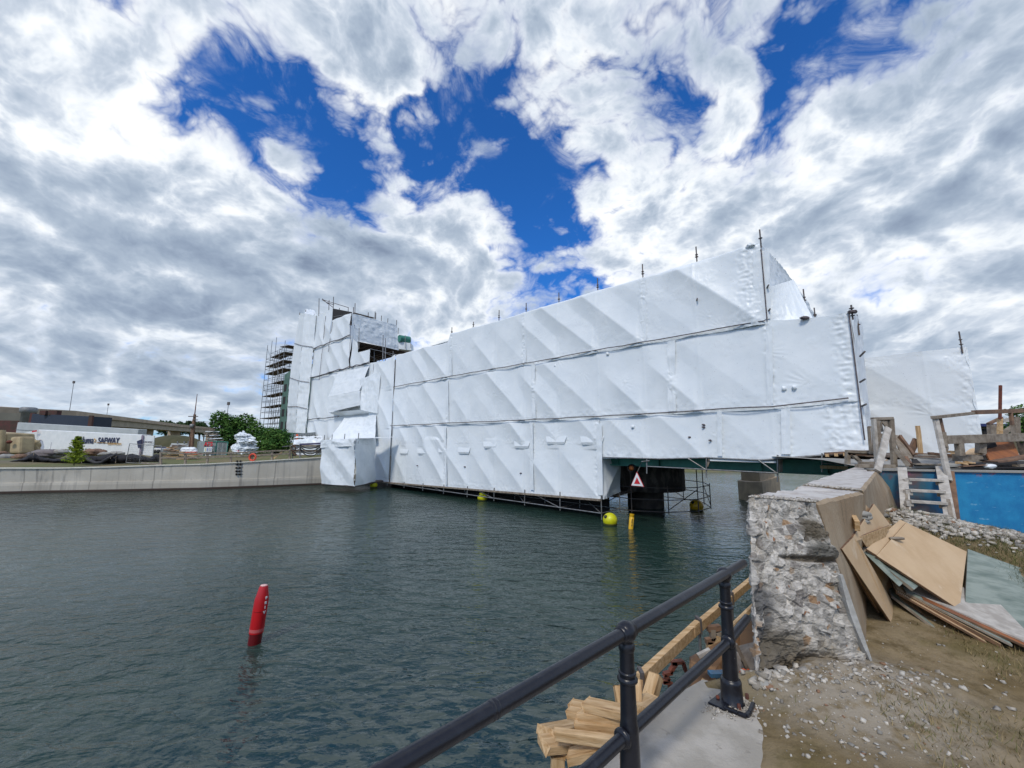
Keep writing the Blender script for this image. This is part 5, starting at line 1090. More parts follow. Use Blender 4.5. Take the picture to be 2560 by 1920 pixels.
# terrain
ea, eb, ec = atz(1936, 1920, GZ), atz(1930, 1765, GZ), atz(1868, 1727, GZ)
def ground_h(x, y):
    s1 = np.clip((y-3.3)/3.6, 0, 1); s1 = s1*s1*(3-2*s1); s2 = np.clip((10.2-x)/4.4, 0, 1); s2 = s2*s2*(3-2*s2)
    h = GZ+.012+.68*s1*s2
    ex = np.interp(y, [-3, ea.y, eb.y, ec.y, ec.y+.02], [ea.x-.35, ea.x, eb.x, ec.x, ec.x-.2]) + .10*(fbm(y*6, y*0+2, 3, 3)-.5)
    e = np.clip((x-ex)/.25, -1, 1)
    h = h + .045*np.clip(e, 0, 1)+np.where(e < 0, .06*e, 0)
    h = h + (.07*(fbm(x*1.4, y*1.4, 4, 11)-.5)+.035*(fbm(x*6, y*6, 3, 13)-.5))*np.clip(e, 0, 1)
    # spoil heaped at the foot of the broken block
    d = np.hypot((x-2.6)/.75, (y-3.15)/.33); h = h+.09*np.exp(-d*d*1.2)*(.5+fbm(x*9, y*9, 3, 17))
    return h
nx, ny = 330, 420
gx = np.linspace(1.2, 14, nx)[:, None]+np.zeros((1, ny)); gx = 1.2+(12.8)*(np.linspace(0, 1, nx)[:, None]**1.35)+np.zeros((1, ny)); gy = -1.5+9.3*np.linspace(0, 1, ny)[None, :]+np.zeros((nx, 1))
gz = ground_h(gx, gy)
# cut along the canal side of the parapet
cx0, cy0 = K1.x+.15, 2.9
left = (gy > 3.25) & (((gx-RT0.x)*pr_.x+(gy-RT0.y)*pr_.y) < -.18)
gz = np.where(left, np.minimum(gz, GZ-2.3), gz)
Vg = np.stack([gx, gy, gz], -1).reshape(-1, 3)
def dirt_mat():
    m_ = bpy.data.materials.new('dry dirt and grass'); m_.use_nodes = True; t = m_.node_tree; b = t.nodes['Principled BSDF']; G = NG(t)
    v = G.n('ShaderNodeTexCoord').outputs['Object']
    c = G.mix(G.mr(G.noise(v, 1.3, 6, .65), .38, .62), (.185, .135, .065, 1), (.27, .21, .125, 1))
    c = G.mix(G.mr(G.noise(v, 7, 6, .7), .45, .70, 0, .8), c, (.105, .075, .032, 1))
    c = G.mix(G.mr(G.noise(v, 2.1, 4, .6), .52, .68, 0, .6), c, (.135, .11, .04, 1))
    gr = G.vor(v, 60, out='Color'); gd = G.vor(v, 60)
    c = G.mix(G.m('MULTIPLY', G.mr(gd, .0, .35, .35, 0), G.mr(G.noise(v, 3, 4, .6), .5, .66)), c, (.38, .33, .26, 1))
    x, y, z = G.sep(v)
    dd = G.vm('DISTANCE', v, (2.4, 3.1, 1.6)); c = G.mix(G.m('MULTIPLY', G.mr(dd, .35, .95, 1, 0), G.mr(G.noise(v, 9, 5, .6), .3, .55)), c, (.33, .285, .22, 1))
    G.put(b.inputs['Base Color'], c); b.inputs['Roughness'].default_value = .95; b.inputs['Specular IOR Level'].default_value = .2
    bn = G.n('ShaderNodeBump'); bn.inputs['Strength'].default_value = .8; bn.inputs['Distance'].default_value = .02; G.put(bn.inputs['Height'], G.noise(v, 34, 8, .7)); t.links.new(bn.outputs[0], b.inputs['Normal'])
    return m_
o = link_mesh('dirt_slope', Vg, grid_faces(nx, ny), dirt_mat(), None, smooth=True, loc=(0, 0, 0)); tag(o, kind='structure')
gh = lambda x, y: float(ground_h(np.array([x]), np.array([y]))[0])
# loose stones, as one stuff object
def stones(name, pts, m_, seed=0, loc=None):
    rg = np.random.default_rng(seed); V = []; Fc = []; Cc_ = []
    base = np.array([(-1,-1,-1),(1,-1,-1),(1,1,-1),(-1,1,-1),(-1,-1,1),(1,-1,1),(1,1,1),(-1,1,1)], float)*.5
    fs = np.array([(0,3,2,1),(4,5,6,7),(0,1,5,4),(1,2,6,5),(2,3,7,6),(3,0,4,7)])
    for i, (x, y, z, s_) in enumerate(pts):
        A_ = rg.normal(size=(3, 3)); Qm, _ = np.linalg.qr(A_); q = (base*(1+rg.uniform(-.35, .35, (8, 3))))*np.array([1, rg.uniform(.5, 1), rg.uniform(.3, .7)])*s_
        V.append(q@Qm*np.array([1, 1, .75])+np.array([x, y, z+s_*.12])); Fc.append(fs+8*i)
        tone = rg.uniform(.20, .60); w = rg.uniform(.0, .04); col = (tone*.95+w, tone*.9+w*.5, tone*.8, 1)
        if rg.random() < .03: col = (.26, .15, .09, 1)
        Cc_.append(np.tile(col, (8, 1)))
    return link_mesh(name, np.concatenate(V), np.concatenate(Fc), m_, None, colors=np.concatenate(Cc_), loc=loc)
stm = mat('broken stone', (.4, .4, .4), .9, vcol=True, col2=(.25, .23, .20), scale=9, lo=.55, hi=.75, bump=.3, bscale=60)
rg = np.random.default_rng(77); P_ = []
def sc(n, fx, fy, s0, s1, pw=3.):
    for _ in range(n):
        x, y = fx(), fy(); 
        if callable(y): y = y(x)
        if (x-RT0.x)*pr_.x+(y-RT0.y)*pr_.y < -.05 and y > 3.22: continue
        P_.append((x, y, gh(x, y), s0+(s1-s0)*rg.random()**pw))
sc(600, lambda: 2.5+rg.normal()*.36, lambda: 3.10+rg.normal()*.10, .004, .040, 4)
sc(500, lambda: 2.05+rg.normal()*.28, lambda: 2.7+rg.normal()*.3, .004, .03)
sc(1500, lambda: rg.uniform(1.7, 6.5), lambda: rg.uniform(.4, 5.), .003, .022, 4)
sc(150, lambda: rg.uniform(1.9, 5.5), lambda: rg.uniform(1., 4.6), .010, .035, 3)
def strip(a, b_, n, w, s0, s1, pw=2.):
    for _ in range(n):
        t = rg.random(); x = a[0]+(b_[0]-a[0])*t+rg.normal()*w; y = a[1]+(b_[1]-a[1])*t+rg.normal()*w
        if (x-RT0.x)*pr_.x+(y-RT0.y)*pr_.y < .05: continue
        P_.append((x, y, gh(x, y)+.03*rg.random(), s0+(s1-s0)*rg.random()**pw))
strip((5.9, 6.1), (7.2, 6.2), 1500, .28, .012, .085); strip((7., 6.2), (8.6, 5.7), 1900, .22, .010, .07); strip((8.2, 5.9), (10.5, 5.), 1000, .25, .01, .055)
o = stones('rubble', P_, stm, 5, loc=(0, 0, 0)); tag(o, kind='stuff', label='pale broken concrete rubble and pebbles scattered over the dirt slope')
# dry grass blades
nb_ = 90000; bx_ = rg.uniform(1.9, 10, nb_); by_ = rg.uniform(.3, 7.2, nb_); keep = fbm(bx_*1.5, by_*1.5, 4, 31) > .47; bx_, by_ = bx_[keep], by_[keep]
keep = ~((((bx_-RT0.x)*pr_.x+(by_-RT0.y)*pr_.y) < .1) & (by_ > 3.1)); bx_, by_ = bx_[keep], by_[keep]; bz_ = ground_h(bx_, by_)
ex_ = np.interp(by_, [-3, ea.y, eb.y, 3], [ea.x-.3, ea.x+.05, eb.x+.1, 2.6]); k_ = bx_ > ex_; bx_, by_, bz_ = bx_[k_], by_[k_], bz_[k_]; nn_ = len(bx_)
th = rg.uniform(0, 6.28, nn_); hh = rg.uniform(.015, .055, nn_)*np.where(by_ > 4.5, 1.8, 1.); ln = rg.uniform(.4, 1.6, nn_)*hh; ww = rg.uniform(.0015, .003, nn_)
r0 = np.stack([bx_-np.sin(th)*ww, by_+np.cos(th)*ww, bz_-.004], -1); r1 = np.stack([bx_+np.sin(th)*ww, by_-np.cos(th)*ww, bz_-.004], -1); r2 = np.stack([bx_+np.cos(th)*ln, by_+np.sin(th)*ln, bz_+hh], -1)
gc = np.where((by_ > 4.6)[:, None], np.array([[.085, .095, .03, 1]]), np.where((rg.random(nn_) < .4)[:, None], np.array([[.13, .13, .045, 1]]), np.array([[.26, .20, .10, 1]])))*rg.uniform(.6, 1.3, (nn_, 1))
o = link_mesh('dry_grass', np.stack([r0, r1, r2], 1).reshape(-1, 3), np.arange(3*nn_).reshape(-1, 3), mat('grass blades', (.2, .15, .07), .9, vcol=True, spec=.2), None, colors=np.repeat(gc, 3, 0), loc=(0, 0, 0)); tag(o, kind='stuff', label='short dry brown grass on the dirt slope')
# ================================================================ broken parapet
pa = thing('broken_parapet', 'thick old concrete parapet wall broken off at its near end, showing stony aggregate', 'wall', (LB0.x+.5, 2.95, GZ))
def rock_face(name, quad, nu, nv, seed, amp, parent, u_wrap=0., cell=26, dark=()):
    LT, RT, RB, LB_ = [np.array(q) for q in quad]; U = np.linspace(-u_wrap, 1, nu)[:, None]; Vv = np.linspace(0, 1, nv)[None, :]
    Uc = np.clip(U, 0, 1)[..., None]; Vc = Vv[..., None]
    Pq = LB_*(1-Uc)*(1-Vc)+RB*Uc*(1-Vc)+RT*Uc*Vc+LT*(1-Uc)*Vc
    nr = np.cross(RB-LB_, LT-LB_); nr /= np.linalg.norm(nr)
    if nr[1] > 0: nr = -nr
    W_ = np.linalg.norm(RB-LB_); H_ = np.linalg.norm(LT-LB_)
    wrap = np.minimum(U, 0)[..., None]*W_                            # the left flank goes back from the camera
    Pq = Pq+wrap*(-np.array([axd.x, axd.y, 0]))
    x = (U*W_+0*Vv); y = (Vv*H_+0*U); rg = np.random.default_rng(seed)
    xw = x+.035*(fbm(x*9, y*9, 3, seed)-.5); yw = y+.035*(fbm(x*9+7, y*9, 3, seed+1)-.5)
    pts_s = []; D = np.zeros_like(x); ids = None
    cols = np.zeros(x.shape+(4,)); 
    for lev, (cell_, am) in enumerate(((.17, .052), (.065, .022), (.026, .009))):
        n_ = int(W_*H_*1.35/cell_**2*1.2); sx_ = rg.uniform(-u_wrap*W_, W_, n_); sy_ = rg.uniform(0, H_, n_)
        best = np.full(x.shape, 9e9); idx = np.zeros(x.shape, int); b2_ = np.full(x.shape, 9e9)
        for i in range(n_):
            R_ = cell_*2.6; iu0 = np.searchsorted(U[:, 0]*W_, sx_[i]-R_); iu1 = np.searchsorted(U[:, 0]*W_, sx_[i]+R_); iv0 = np.searchsorted(Vv[0]*H_, sy_[i]-R_); iv1 = np.searchsorted(Vv[0]*H_, sy_[i]+R_)
            if iu1 <= iu0 or iv1 <= iv0: continue
            d = (xw[iu0:iu1, iv0:iv1]-sx_[i])**2+((yw[iu0:iu1, iv0:iv1]-sy_[i])*1.25)**2
            bb = best[iu0:iu1, iv0:iv1]; m_ = d < bb; s2_ = b2_[iu0:iu1, iv0:iv1]; s2_[:] = np.where(m_, bb, np.minimum(s2_, d)); bb[m_] = d[m_]; idx[iu0:iu1, iv0:iv1][m_] = i
        off = rg.uniform(-.5, .5, n_); tx, ty = rg.normal(size=n_)*.5, rg.normal(size=n_)*.5
        D += am*(off[idx]+(tx[idx]*(x-sx_[idx])+ty[idx]*(y-sy_[idx]))/cell_*.5)
        if lev == 1:
            tone = rg.uniform(.25, .54, n_)[idx]; hue = rg.random(n_)[idx]; edge1 = np.sqrt(b2_)-np.sqrt(best)
        if lev == 2: tone2 = rg.uniform(.75, 1.2, n_)[idx]; hue2 = rg.random(n_)[idx]
    D += amp*(fbm(x*2.5, y*2.5, 4, seed+5)-.5)*1.6
    c = np.stack([tone*1.04*tone2, tone*.98*tone2, tone*.89*tone2, np.ones_like(x)], -1)
    c[..., :3] = np.where((hue < .05)[..., None], np.array([.34, .22, .13])*tone2[..., None], c[..., :3])
    c[..., :3] = np.where(((hue > .05) & (hue < .17))[..., None], np.array([.24, .22, .20])*tone2[..., None], c[..., :3])
    c[..., :3] = np.where(((hue2 > .985))[..., None], np.array([.26, .13, .07]), c[..., :3])
    pale = np.array([.50, .48, .43]); f = np.clip(1-edge1/.010, 0, 1)[..., None]*.55; c[..., :3] = c[..., :3]*(1-f)+pale*f
    for (du, dv, ru, rv, dep, col, k) in dark:
        e = np.exp(-(((U-du)/ru)**2+((Vv-dv)/rv)**2)**1.6)
        nz = fbm(x*14, y*5+x*6, 4, seed+9); D = D-dep*e+ .05*e*(fbm(x*5, y*14, 4, seed+3, True)-.5)
        e3 = np.clip(e*1.7-.25-.3*(nz-.5), 0, 1)[..., None]*k; c[..., :3] = c[..., :3]*(1-e3)+(np.array(col)*(.6+.8*nz[..., None]))*e3
    D = D*np.clip((1-Vv)/.03, .25, 1)*np.clip((1-U)/.03+.25, .2, 1)
    # break line at the very top and right stays crisp
    lw = np.clip(-U/.06+.5, 0, 1)[..., None]; Pq = Pq+(nr*(1-lw)+np.array([-pr_.x, -pr_.y, 0])*lw)*D[..., None]
    return link_mesh(name, Pq.reshape(-1, 3), grid_faces(nu, nv), mats_rock, parent, smooth=False, colors=c.reshape(-1, 4))
mats_rock = mat('broken aggregate', (.4, .4, .4), .9, vcol=True, col2=(.28, .24, .18), scale=2.2, lo=.55, hi=.75, bump=.5, bscale=55, spec=.3)
dk_ = ((.12, .33, .12, .20, .07, (.12, .12, .12), .95), (.28, .12, .26, .14, .11, (.15, .13, .10), .95), (.55, .07, .25, .07, .08, (.17, .14, .10), .9), (.82, .83, .20, .07, -.04, (.13, .11, .08), .95), (.85, .70, .18, .06, -.05, (.12, .115, .10), .95), (.70, .655, .35, .018, .06, (.10, .08, .055), .9))
rock_face('broken_face', (LT0, RT0, RB0, LB0), 300, 380, 3, .03, pa, .42, dark=dk_)
def wallmat():
    m_ = bpy.data.materials.new('weathered parapet concrete'); m_.use_nodes = True; t = m_.node_tree; b = t.nodes['Principled BSDF']; G = NG(t)
    v = G.n('ShaderNodeTexCoord').outputs['Object']
    c = G.mix(G.mr(G.noise(v, 1.8, 6, .6), .35, .65), (.30, .215, .13, 1), (.38, .30, .205, 1))
    st = G.noise(G.vm('MULTIPLY', v, (5, 5, .5)), 2.2, 5, .65); c = G.mix(G.mr(st, .52, .75, 0, .75), c, (.12, .095, .06, 1))
    c = G.mix(G.mr(G.noise(v, 10, 5, .6), .62, .75, 0, .5), c, (.45, .43, .38, 1))
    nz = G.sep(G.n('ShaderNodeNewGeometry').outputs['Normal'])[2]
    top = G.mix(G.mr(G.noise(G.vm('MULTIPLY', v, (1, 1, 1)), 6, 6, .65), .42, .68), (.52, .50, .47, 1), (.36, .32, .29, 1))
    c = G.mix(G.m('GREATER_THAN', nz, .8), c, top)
    G.put(b.inputs['Base Color'], c); b.inputs['Roughness'].default_value = .9
    bn = G.n('ShaderNodeBump'); bn.inputs['Strength'].default_value = .5; bn.inputs['Distance'].default_value = .015; G.put(bn.inputs['Height'], G.noise(v, 22, 7, .65)); t.links.new(bn.outputs[0], b.inputs['Normal'])
    return m_
wmat = wallmat()
def section(name, L0, R0, L1, R1, bv0, bv1, z0, z1, n=24, drop=.0, chip=0.):
    """one run of the parapet: ring L-top, R-top, R-base, L-base swept, with chipped edges"""
    V = []; 
    for i in range(n+1):
        t = i/n; L = L0.lerp(L1, t); R = R0.lerp(R1, t); bw = bv0.lerp(bv1, t); zb = z0+(z1-z0)*t
        B_ = R+bw; jl = .018*(vnoise(np.array([i*.9]), np.array([3.3]), 5)[0]-.5)*(1+chip); jr = .014*(vnoise(np.array([i*1.1]), np.array([8.3]), 6)[0]-.5)
        V += [Vector((L.x, L.y, -.5)), Vector((L.x, L.y, L.z-.03+jl)), Vector((L.x+pr_.x*.03, L.y+pr_.y*.03, L.z+jl-drop)), Vector((R.x-pr_.x*.02, R.y-pr_.y*.02, R.z+jr-drop)), Vector((R.x+pr_.x*.01, R.y+pr_.y*.01, R.z-.025+jr-drop)), Vector((R.x*.5+B_.x*.5, R.y*.5+B_.y*.5, (R.z+zb)/2)), Vector((B_.x, B_.y, zb-.5))]
    m_ = 7; fs = [(i*m_+k, i*m_+k+1, (i+1)*m_+k+1, (i+1)*m_+k) for i in range(n) for k in range(m_-1)]
    fs += [tuple(range(m_))[::-1], tuple(range(n*m_, n*m_+m_))]
    return link_mesh(name, V, fs, wmat, pa, smooth=False)
bw0 = RB0-RT0; bw0.z = 0; bw1_ = Vector((.14, .28, 0)); bw2_ = pr_*.30; bw3_ = pr_*.25
back = axd*.12
section('wall_section', LT0+back*.6+Vector((0, 0, .004)), RT0+axd*.03+Vector((0, 0, .004)), LT1, RT1, bw0, bw1_, GZ-.05, 1.75, 26, 0, 2.)
section('wall_section', LT1+axd*.045+Vector((0, 0, .02))-pr_*.03, RT1+axd*.045+Vector((0, 0, .02)), LT2, RT2, bw1_*.97, bw2_, 1.75, 2.2, 30)
section('wall_section', LT2, RT2, LT3, RT3, bw2_, bw3_, 2.2, 2.3, 10)
section('wall_section', LT3, RT3, LT3+axd*3.2+Vector((0, 0, .12)), RT3+axd*3.2+Vector((0, 0, .12)), bw3_, bw3_, 2.3, 2.3, 8)
# pale mortar flake standing along the right edge of the broken face
b = MB(); dn_ = Vector((-.2, -1, 0)).normalized()
for i in range(8):
    t0_, t1f = .42+.07*i, .42+.07*(i+1); e0_, e1_ = RT0.lerp(RB0, t0_), RT0.lerp(RB0, t1f); w0_, w1_ = .032*math.sin(math.pi*min(1, (i+.4)/7))+.012, .032*math.sin(math.pi*min(1, (i+1.4)/7.5))+.010
    b.slab([e0_+dn_*.035-Vector((w0_, 0, 0)), e1_+dn_*.035-Vector((w1_, 0, 0)), e1_+dn_*.02+Vector((.012, 0, 0)), e0_+dn_*.02+Vector((.012, 0, 0))], .05, Vector((0, -1, 0)))
b.build('mortar_flake', mat('white mortar', (.50, .50, .47), .9, 0, (.38, .37, .34), 8, bump=.4), pa)
tot = 0
P2 = []
for _ in range(900):
    t = rg.random(); p = LT0.lerp(RT0, t)+axd*rg.uniform(-.02, .25)*rg.random(); P2.append((p.x, p.y, p.z+.005, .004+.018*rg.random()**3))
for _ in range(500):
    p = RT1.lerp(LT1, rg.random())+axd*rg.normal()*.05; P2.append((p.x, p.y, p.z+.02, .004+.02*rg.random()**3))
for _ in range(300):
    p = RB0.lerp(LB0, rg.random()); P2.append((p.x+rg.normal()*.05, p.y-.05+rg.normal()*.05, GZ+.04+.05*rg.random(), .02+.07*rg.random()**2))
o = stones('crumbs', P2, stm, 9, loc=(0, 0, 0)); tag(o, kind='stuff', label='fine concrete crumbs lying on the parapet top and at its foot')
# ================================================================ black pipe railing
ra = thing('pipe_railing', 'black glossy pipe railing with ball jointed posts on the concrete slab', 'railing', tuple(atz(1820, 1750, GZ)))
PT1, PT2 = aty(1565, 1580, 2.14), aty(1810, 1437, 3.02)
d1_ = (PT2-PT1).normalized(); zr = (PT1.z+PT2.z)/2
def post(ptop, x_off=0, base=True, lean=Vector((0, 0, 0))):
    zt = ptop.z; zb = GZ; H_ = zt-zb; b = MB(); c = Vector((ptop.x, ptop.y, zb))+lean*0; A_ = (ptop-(c+lean)).normalized()
    prof = [(.050, .10), (.049, .2), (.045, H_*.48), (.043, H_*.50), (.040, H_*.52), (.038, H_*.62), (.034, H_-.05), (.034, H_)]
    b.lathe(c+lean, prof, 28, tuple(A_))
    b.lathe(c+lean, [(.041, H_*.742-.012), (.049, H_*.742-.006), (.050, H_*.742+.004), (.042, H_*.742+.013)], 28, tuple(A_)); b.lathe(c+lean, [(.036, H_*.745+.02), (.043, H_*.745+.024), (.043, H_*.745+.032), (.036, H_*.745+.036)], 28, tuple(A_))
    b.build('post', M['black'], ra)
    b = MB(); b.lathe(ptop, [(max(.002, .050*math.sin(math.pi*i/14)), -.050*math.cos(math.pi*i/14)*1.05) for i in range(15)], 26); b.lathe(ptop+Vector((0, 0, -.085)), [(.036, 0), (.040, .01), (.040, .03), (.034, .04)], 24)
    b.lathe(ptop-d1_*.055, [(.030, 0), (.0385, .004), (.0385, .106), (.030, .11)], 24, tuple(d1_)); b.build('ball_joint', M['black'], ra)
    if base:
        b = MB(); b.lathe(c+lean+Vector((0, 0, .0)), [(.078, 0), (.078, .006), (.070, .012), (.066, .12), (.067, .135), (.060, .15), (.047, .155), (.046, .17)], 28, tuple(A_)); b.build('base_socket', M['black'], ra)
    return c+lean
post(PT1, lean=Vector((-.0, 0, 0))); pb2 = atz(1826, 1750, GZ); pc2 = post(PT2, lean=Vector((pb2.x-PT2.x, 0, 0)))
Lp = .95
T0 = PT1-d1_*3.4; T1 = aty(1858, 1408, 3.24)
MB().tube(T0, PT1, .031, n=24).build('top_rail', M['black'], ra); MB().tube(PT1, T1, .031, n=24).build('top_rail', M['black'], ra)
MB().lathe(T1, [(.0305, -.006), (.0305, .002), (.022, .003), (.021, -.02)], 24, tuple(d1_)).build('rail_end_ring', mat('worn steel ring', (.28, .28, .28), .5, .5), ra)
mj = PT1+(aty(1253, 1762, 1.52)-PT1).dot(d1_)*d1_; MB().lathe(mj, [(.029, -.02), (.0325, -.015), (.0325, -.003), (.0295, .0), (.0325, .003), (.0325, .015), (.029, .02)], 24, tuple(d1_)).build('rail_coupling', M['black'], ra)
LW1, LW2 = aty(1562, 1841, 2.11), aty(1822, 1603, 2.99); LW3 = aty(1868, 1545, 3.26); dl = (LW2-LW1).normalized()
MB().tube(LW1-dl*2.6, LW1, .029, n=22).build('lower_rail', M['black'], ra); MB().tube(LW1, LW2, .028, n=22).build('lower_rail', M['black'], ra); MB().tube(LW2, LW3, .028, n=22).build('lower_rail', M['black'], ra)
for p, e in ((LW1, -dl), (LW2, -dl)):
    MB().lathe(p+e*.035, [(.027, 0), (.038, .004), (.044, .010), (.044, .020), (.036, .026)], 26, tuple(-e)).build('rail_collar', M['black'], ra)
# broken base plate with a bolt
b = MB(); c = Vector((pb2.x, pb2.y, GZ+.006))
q = [atz(1770, 1761, GZ), atz(1806, 1733, GZ), atz(1823, 1738, GZ), atz(1845, 1745, GZ), atz(1820, 1770, GZ), atz(1812, 1780, GZ)]
b.slab([p+Vector((0, 0, .018)) for p in q], .016, Vector((0, 0, 1))); b.build('base_plate', M['black'], ra, bevel=.004)
pp = [atz(1812, 1776, GZ), atz(1845, 1789, GZ), atz(1866, 1797, GZ), atz(1874, 1789, GZ), atz(1884, 1765, GZ)]
b = MB(); 
for a_, c_ in zip(pp[:-1], pp[1:]): b.beam(a_+Vector((0, 0, .016)), c_+Vector((0, 0, .016)), .026, .022)
b.build('plate_rim', M['black'], ra, bevel=.005)
for px, py in ((1848, 1773), (1868, 1747), (1795, 1752)): MB().lathe(atz(px, py, GZ), [(.012, .0), (.012, .03), (.006, .034)], 8).build('bolt', M['rust'], ra)
P3 = [];
for _ in range(420):
    t = rg.random(); a_ = pp[0].lerp(pp[4], t)+Vector((rg.normal()*.05, rg.normal()*.05, 0)); P3.append((a_.x, a_.y, GZ+.004, .003+.016*rg.random()**3))
for _ in range(160): a_ = atz(1785+rg.normal()*12, 1772+rg.normal()*10, GZ); P3.append((a_.x, a_.y, GZ+.002, .003+.012*rg.random()**3))
o = stones('crumbs', P3, stm, 12, loc=(0, 0, 0)); tag(o, kind='stuff', label='white mortar crumbs around the railing base plate')
# ================================================================ timber formwork outside the railing
def obeam(p, q, w, h, up, roll, nm, m_, bev):        # a bar whose own x axis runs along the grain
    p, q = Vector(p), Vector(q); L = (q-p).length; dv = (q-p)/L; up = Vector(up)
    if abs(dv.dot(up)) > .97: up = Vector((0, 1, 0))
    a_ = dv.cross(up).normalized(); b_ = a_.cross(dv); mb = MB(); n = max(2, int(L/.12)); rr_ = random.Random(int(p.x*997+q.y*331)); V = []
    for i in range(n+1):
        x = L*i/n; j1, j2 = rr_.uniform(-.0015, .0015), rr_.uniform(-.0015, .0015); e = (.012 if i in (0, n) else 0)
        for sy, sz_ in ((-1, -1), (1, -1), (1, 1), (-1, 1)): V.append((x+rr_.uniform(-e, e), sy*w/2+j1, sz_*h/2+j2))
    fs = [(4*i+k, 4*i+4+k, 4*i+4+(k+1) % 4, 4*i+(k+1) % 4) for i in range(n) for k in range(4)]+[(3, 2, 1, 0), (4*n, 4*n+1, 4*n+2, 4*n+3)]
    mb.add(V, fs); o = mb.build(nm, m_, bevel=bev, loc=(0, 0, 0))
    R = Matrix((dv, a_, b_)).transposed(); R = R @ Matrix.Rotation(roll, 3, 'X')
    o.matrix_world = Matrix.Translation(p) @ R.to_4x4(); return o
def board(label, a, b_, w, h, m_='wood', grp='cut boards stacked outside the railing', up=(0, 0, 1), nm='timber_board', bev=.004, roll=0.):
    o = obeam(a, b_, w, h, up, roll, nm, M[m_], bev); return tag(o, label, 'board', grp)
W7 = lambda x, y, Y: Rr(c7, x, y, Y*1.10)
board('topmost short board end of the cut stack, set back', W7(475, 785, 2.72), W7(980, 880, 2.5), .09, .04)
board('pale board with a pointed end lying across the top of the cut stack', W7(620, 778, 2.60), W7(1030, 868, 2.40), .11, .045)
board('board with a notched end just under the top two of the cut stack', W7(460, 840, 2.66), W7(1000, 960, 2.45), .10, .045)
board('thick weathered board in the middle of the cut stack', W7(560, 935, 2.58), W7(1010, 985, 2.42), .06, .11)
board('thick dark board below the middle one of the cut stack', W7(520, 1000, 2.58), W7(1000, 1055, 2.42), .07, .10)
board('broad board at the far left of the cut stack with its end facing the camera', W7(235, 1030, 2.66), W7(640, 950, 2.95), .16, .045, roll=.2)
board('long narrow board running under the cut stack to the right', W7(320, 1050, 2.52), W7(900, 1130, 2.36), .05, .055)
board('chamfered board at the bottom left of the cut stack on the post', W7(215, 1150, 2.56), W7(700, 1090, 2.7), .13, .05)
board('shaded short board crossing below the cut stack', W7(400, 1210, 2.62), W7(800, 1120, 2.5), .10, .04)
board('lowest short board under the cut stack near the slab', W7(450, 1265, 2.5), W7(850, 1170, 2.42), .10, .05)
a_ = W7(345, 1200, 2.58); board('upright square timber post carrying the cut board stack', Vector((a_.x, a_.y, -.6)), a_+Vector((0, 0, -.02)), .085, .085, nm='timber_post')
board('upright timber with a chamfered end beside the handrail clamp', W7(1150, 880, 2.95), W7(1255, 505, 3.05), .085, .085, nm='timber_post')
board('upright timber mostly hidden behind the nearer railing post', W7(1060, 860, 2.62), W7(1065, 560, 2.75), .09, .05, nm='timber_post')
board('timber stub left of the nearer railing post', W7(925, 800, 2.8), W7(895, 600, 2.85), .05, .05, nm='timber_post')
board('short block wedged between slab and formwork near the uprights', W7(1060, 850, 2.6), W7(1230, 780, 2.75), .12, .10)
hr_ = [W7(1105, 575, 3.45), atz(1743, 1562, 1.12)]
h0 = aty(1599, 1701, 3.4); h1 = aty(1745, 1564, 4.2); h2 = aty(1880, 1448, 5.6); h3 = h2+(h2-h1)*.8
hp = thing('plank_handrail', 'long pale plank handrail with steel clamps over the water', 'handrail', tuple(h0))
MB().beam(h0, h1, .055, .10).build('plank', M['wood'], hp, bevel=.004); dd = (h3-h1).normalized(); MB().beam(h1-dd*.2+Vector((.03, .03, -.01)), h3+Vector((0, 0, -.02)), .055, .09).build('plank', M['wood'], hp, bevel=.004)
for c_ in (h0+(h1-h0)*.02, h1+dd*.02, h1+dd*1.05):
    b = MB(); b.beam(c_-Vector((0, .045, 0)), c_+Vector((0, .05, 0)), .03, .14); b.build('clamp', M['dark_steel'], hp, bevel=.004)
for c_ in (h1+dd*.02, h1+dd*1.05): MB().tube(c_+Vector((.02, .02, -1.6)), c_, .016, n=8).build('support_tube', M['steel'], hp)
# rusty stepped bracket, formwork sides, scraps
rl = thing('rusty_bracket', 'rusty zigzag steel step bracket standing in the water below the handrail', 'bracket', tuple(atz(1690, 1760, 0)))
zz2 = [(1350, 600), (1330, 560), (1310, 555), (1385, 555), (1340, 490), (1320, 485), (1400, 485), (1450, 400), (1395, 390), (1500, 380)]
pts2 = [W7(x, y, 3.9) for x, y in ((1385, 575), (1315, 565), (1375, 545), (1325, 500), (1400, 480), (1385, 470), (1440, 395), (1395, 392), (1500, 382))]
for a_, c_ in zip(pts2[:-1], pts2[1:]): MB().beam(a_, c_, .05, .03).build('step', M['rust'], rl)
MB().beam(pts2[-1], W7(1530, 480, 3.9), .05, .03).build('step', M['rust'], rl); MB().beam(pts2[0], W7(1420, 700, 3.9)-Vector((0, 0, .5)), .05, .03).build('step', M['rust'], rl)
fw = thing('formwork', 'brown plywood formwork box between the canal wall and the water', 'formwork', tuple(aty(1820, 1650, 4)))
fpl = mat('brown wet formply', (.20, .105, .045), .6, 0, (.10, .055, .03), 2.5, col3=(.30, .17, .08), scale3=4)
MB().slab([aty(1728, 1760, 3.9), aty(1850, 1800, 3.9), aty(1850, 1585, 4.2), aty(1728, 1648, 4.1)], .04, Vector((0, -1, 0))).build('side_sheet', fpl, fw)
MB().slab([aty(1835, 1700, 4.6), aty(1905, 1700, 4.2), aty(1905, 1540, 4.4), aty(1832, 1580, 4.8)], .04, Vector((0, -1, 0))).build('side_sheet', fpl, fw)
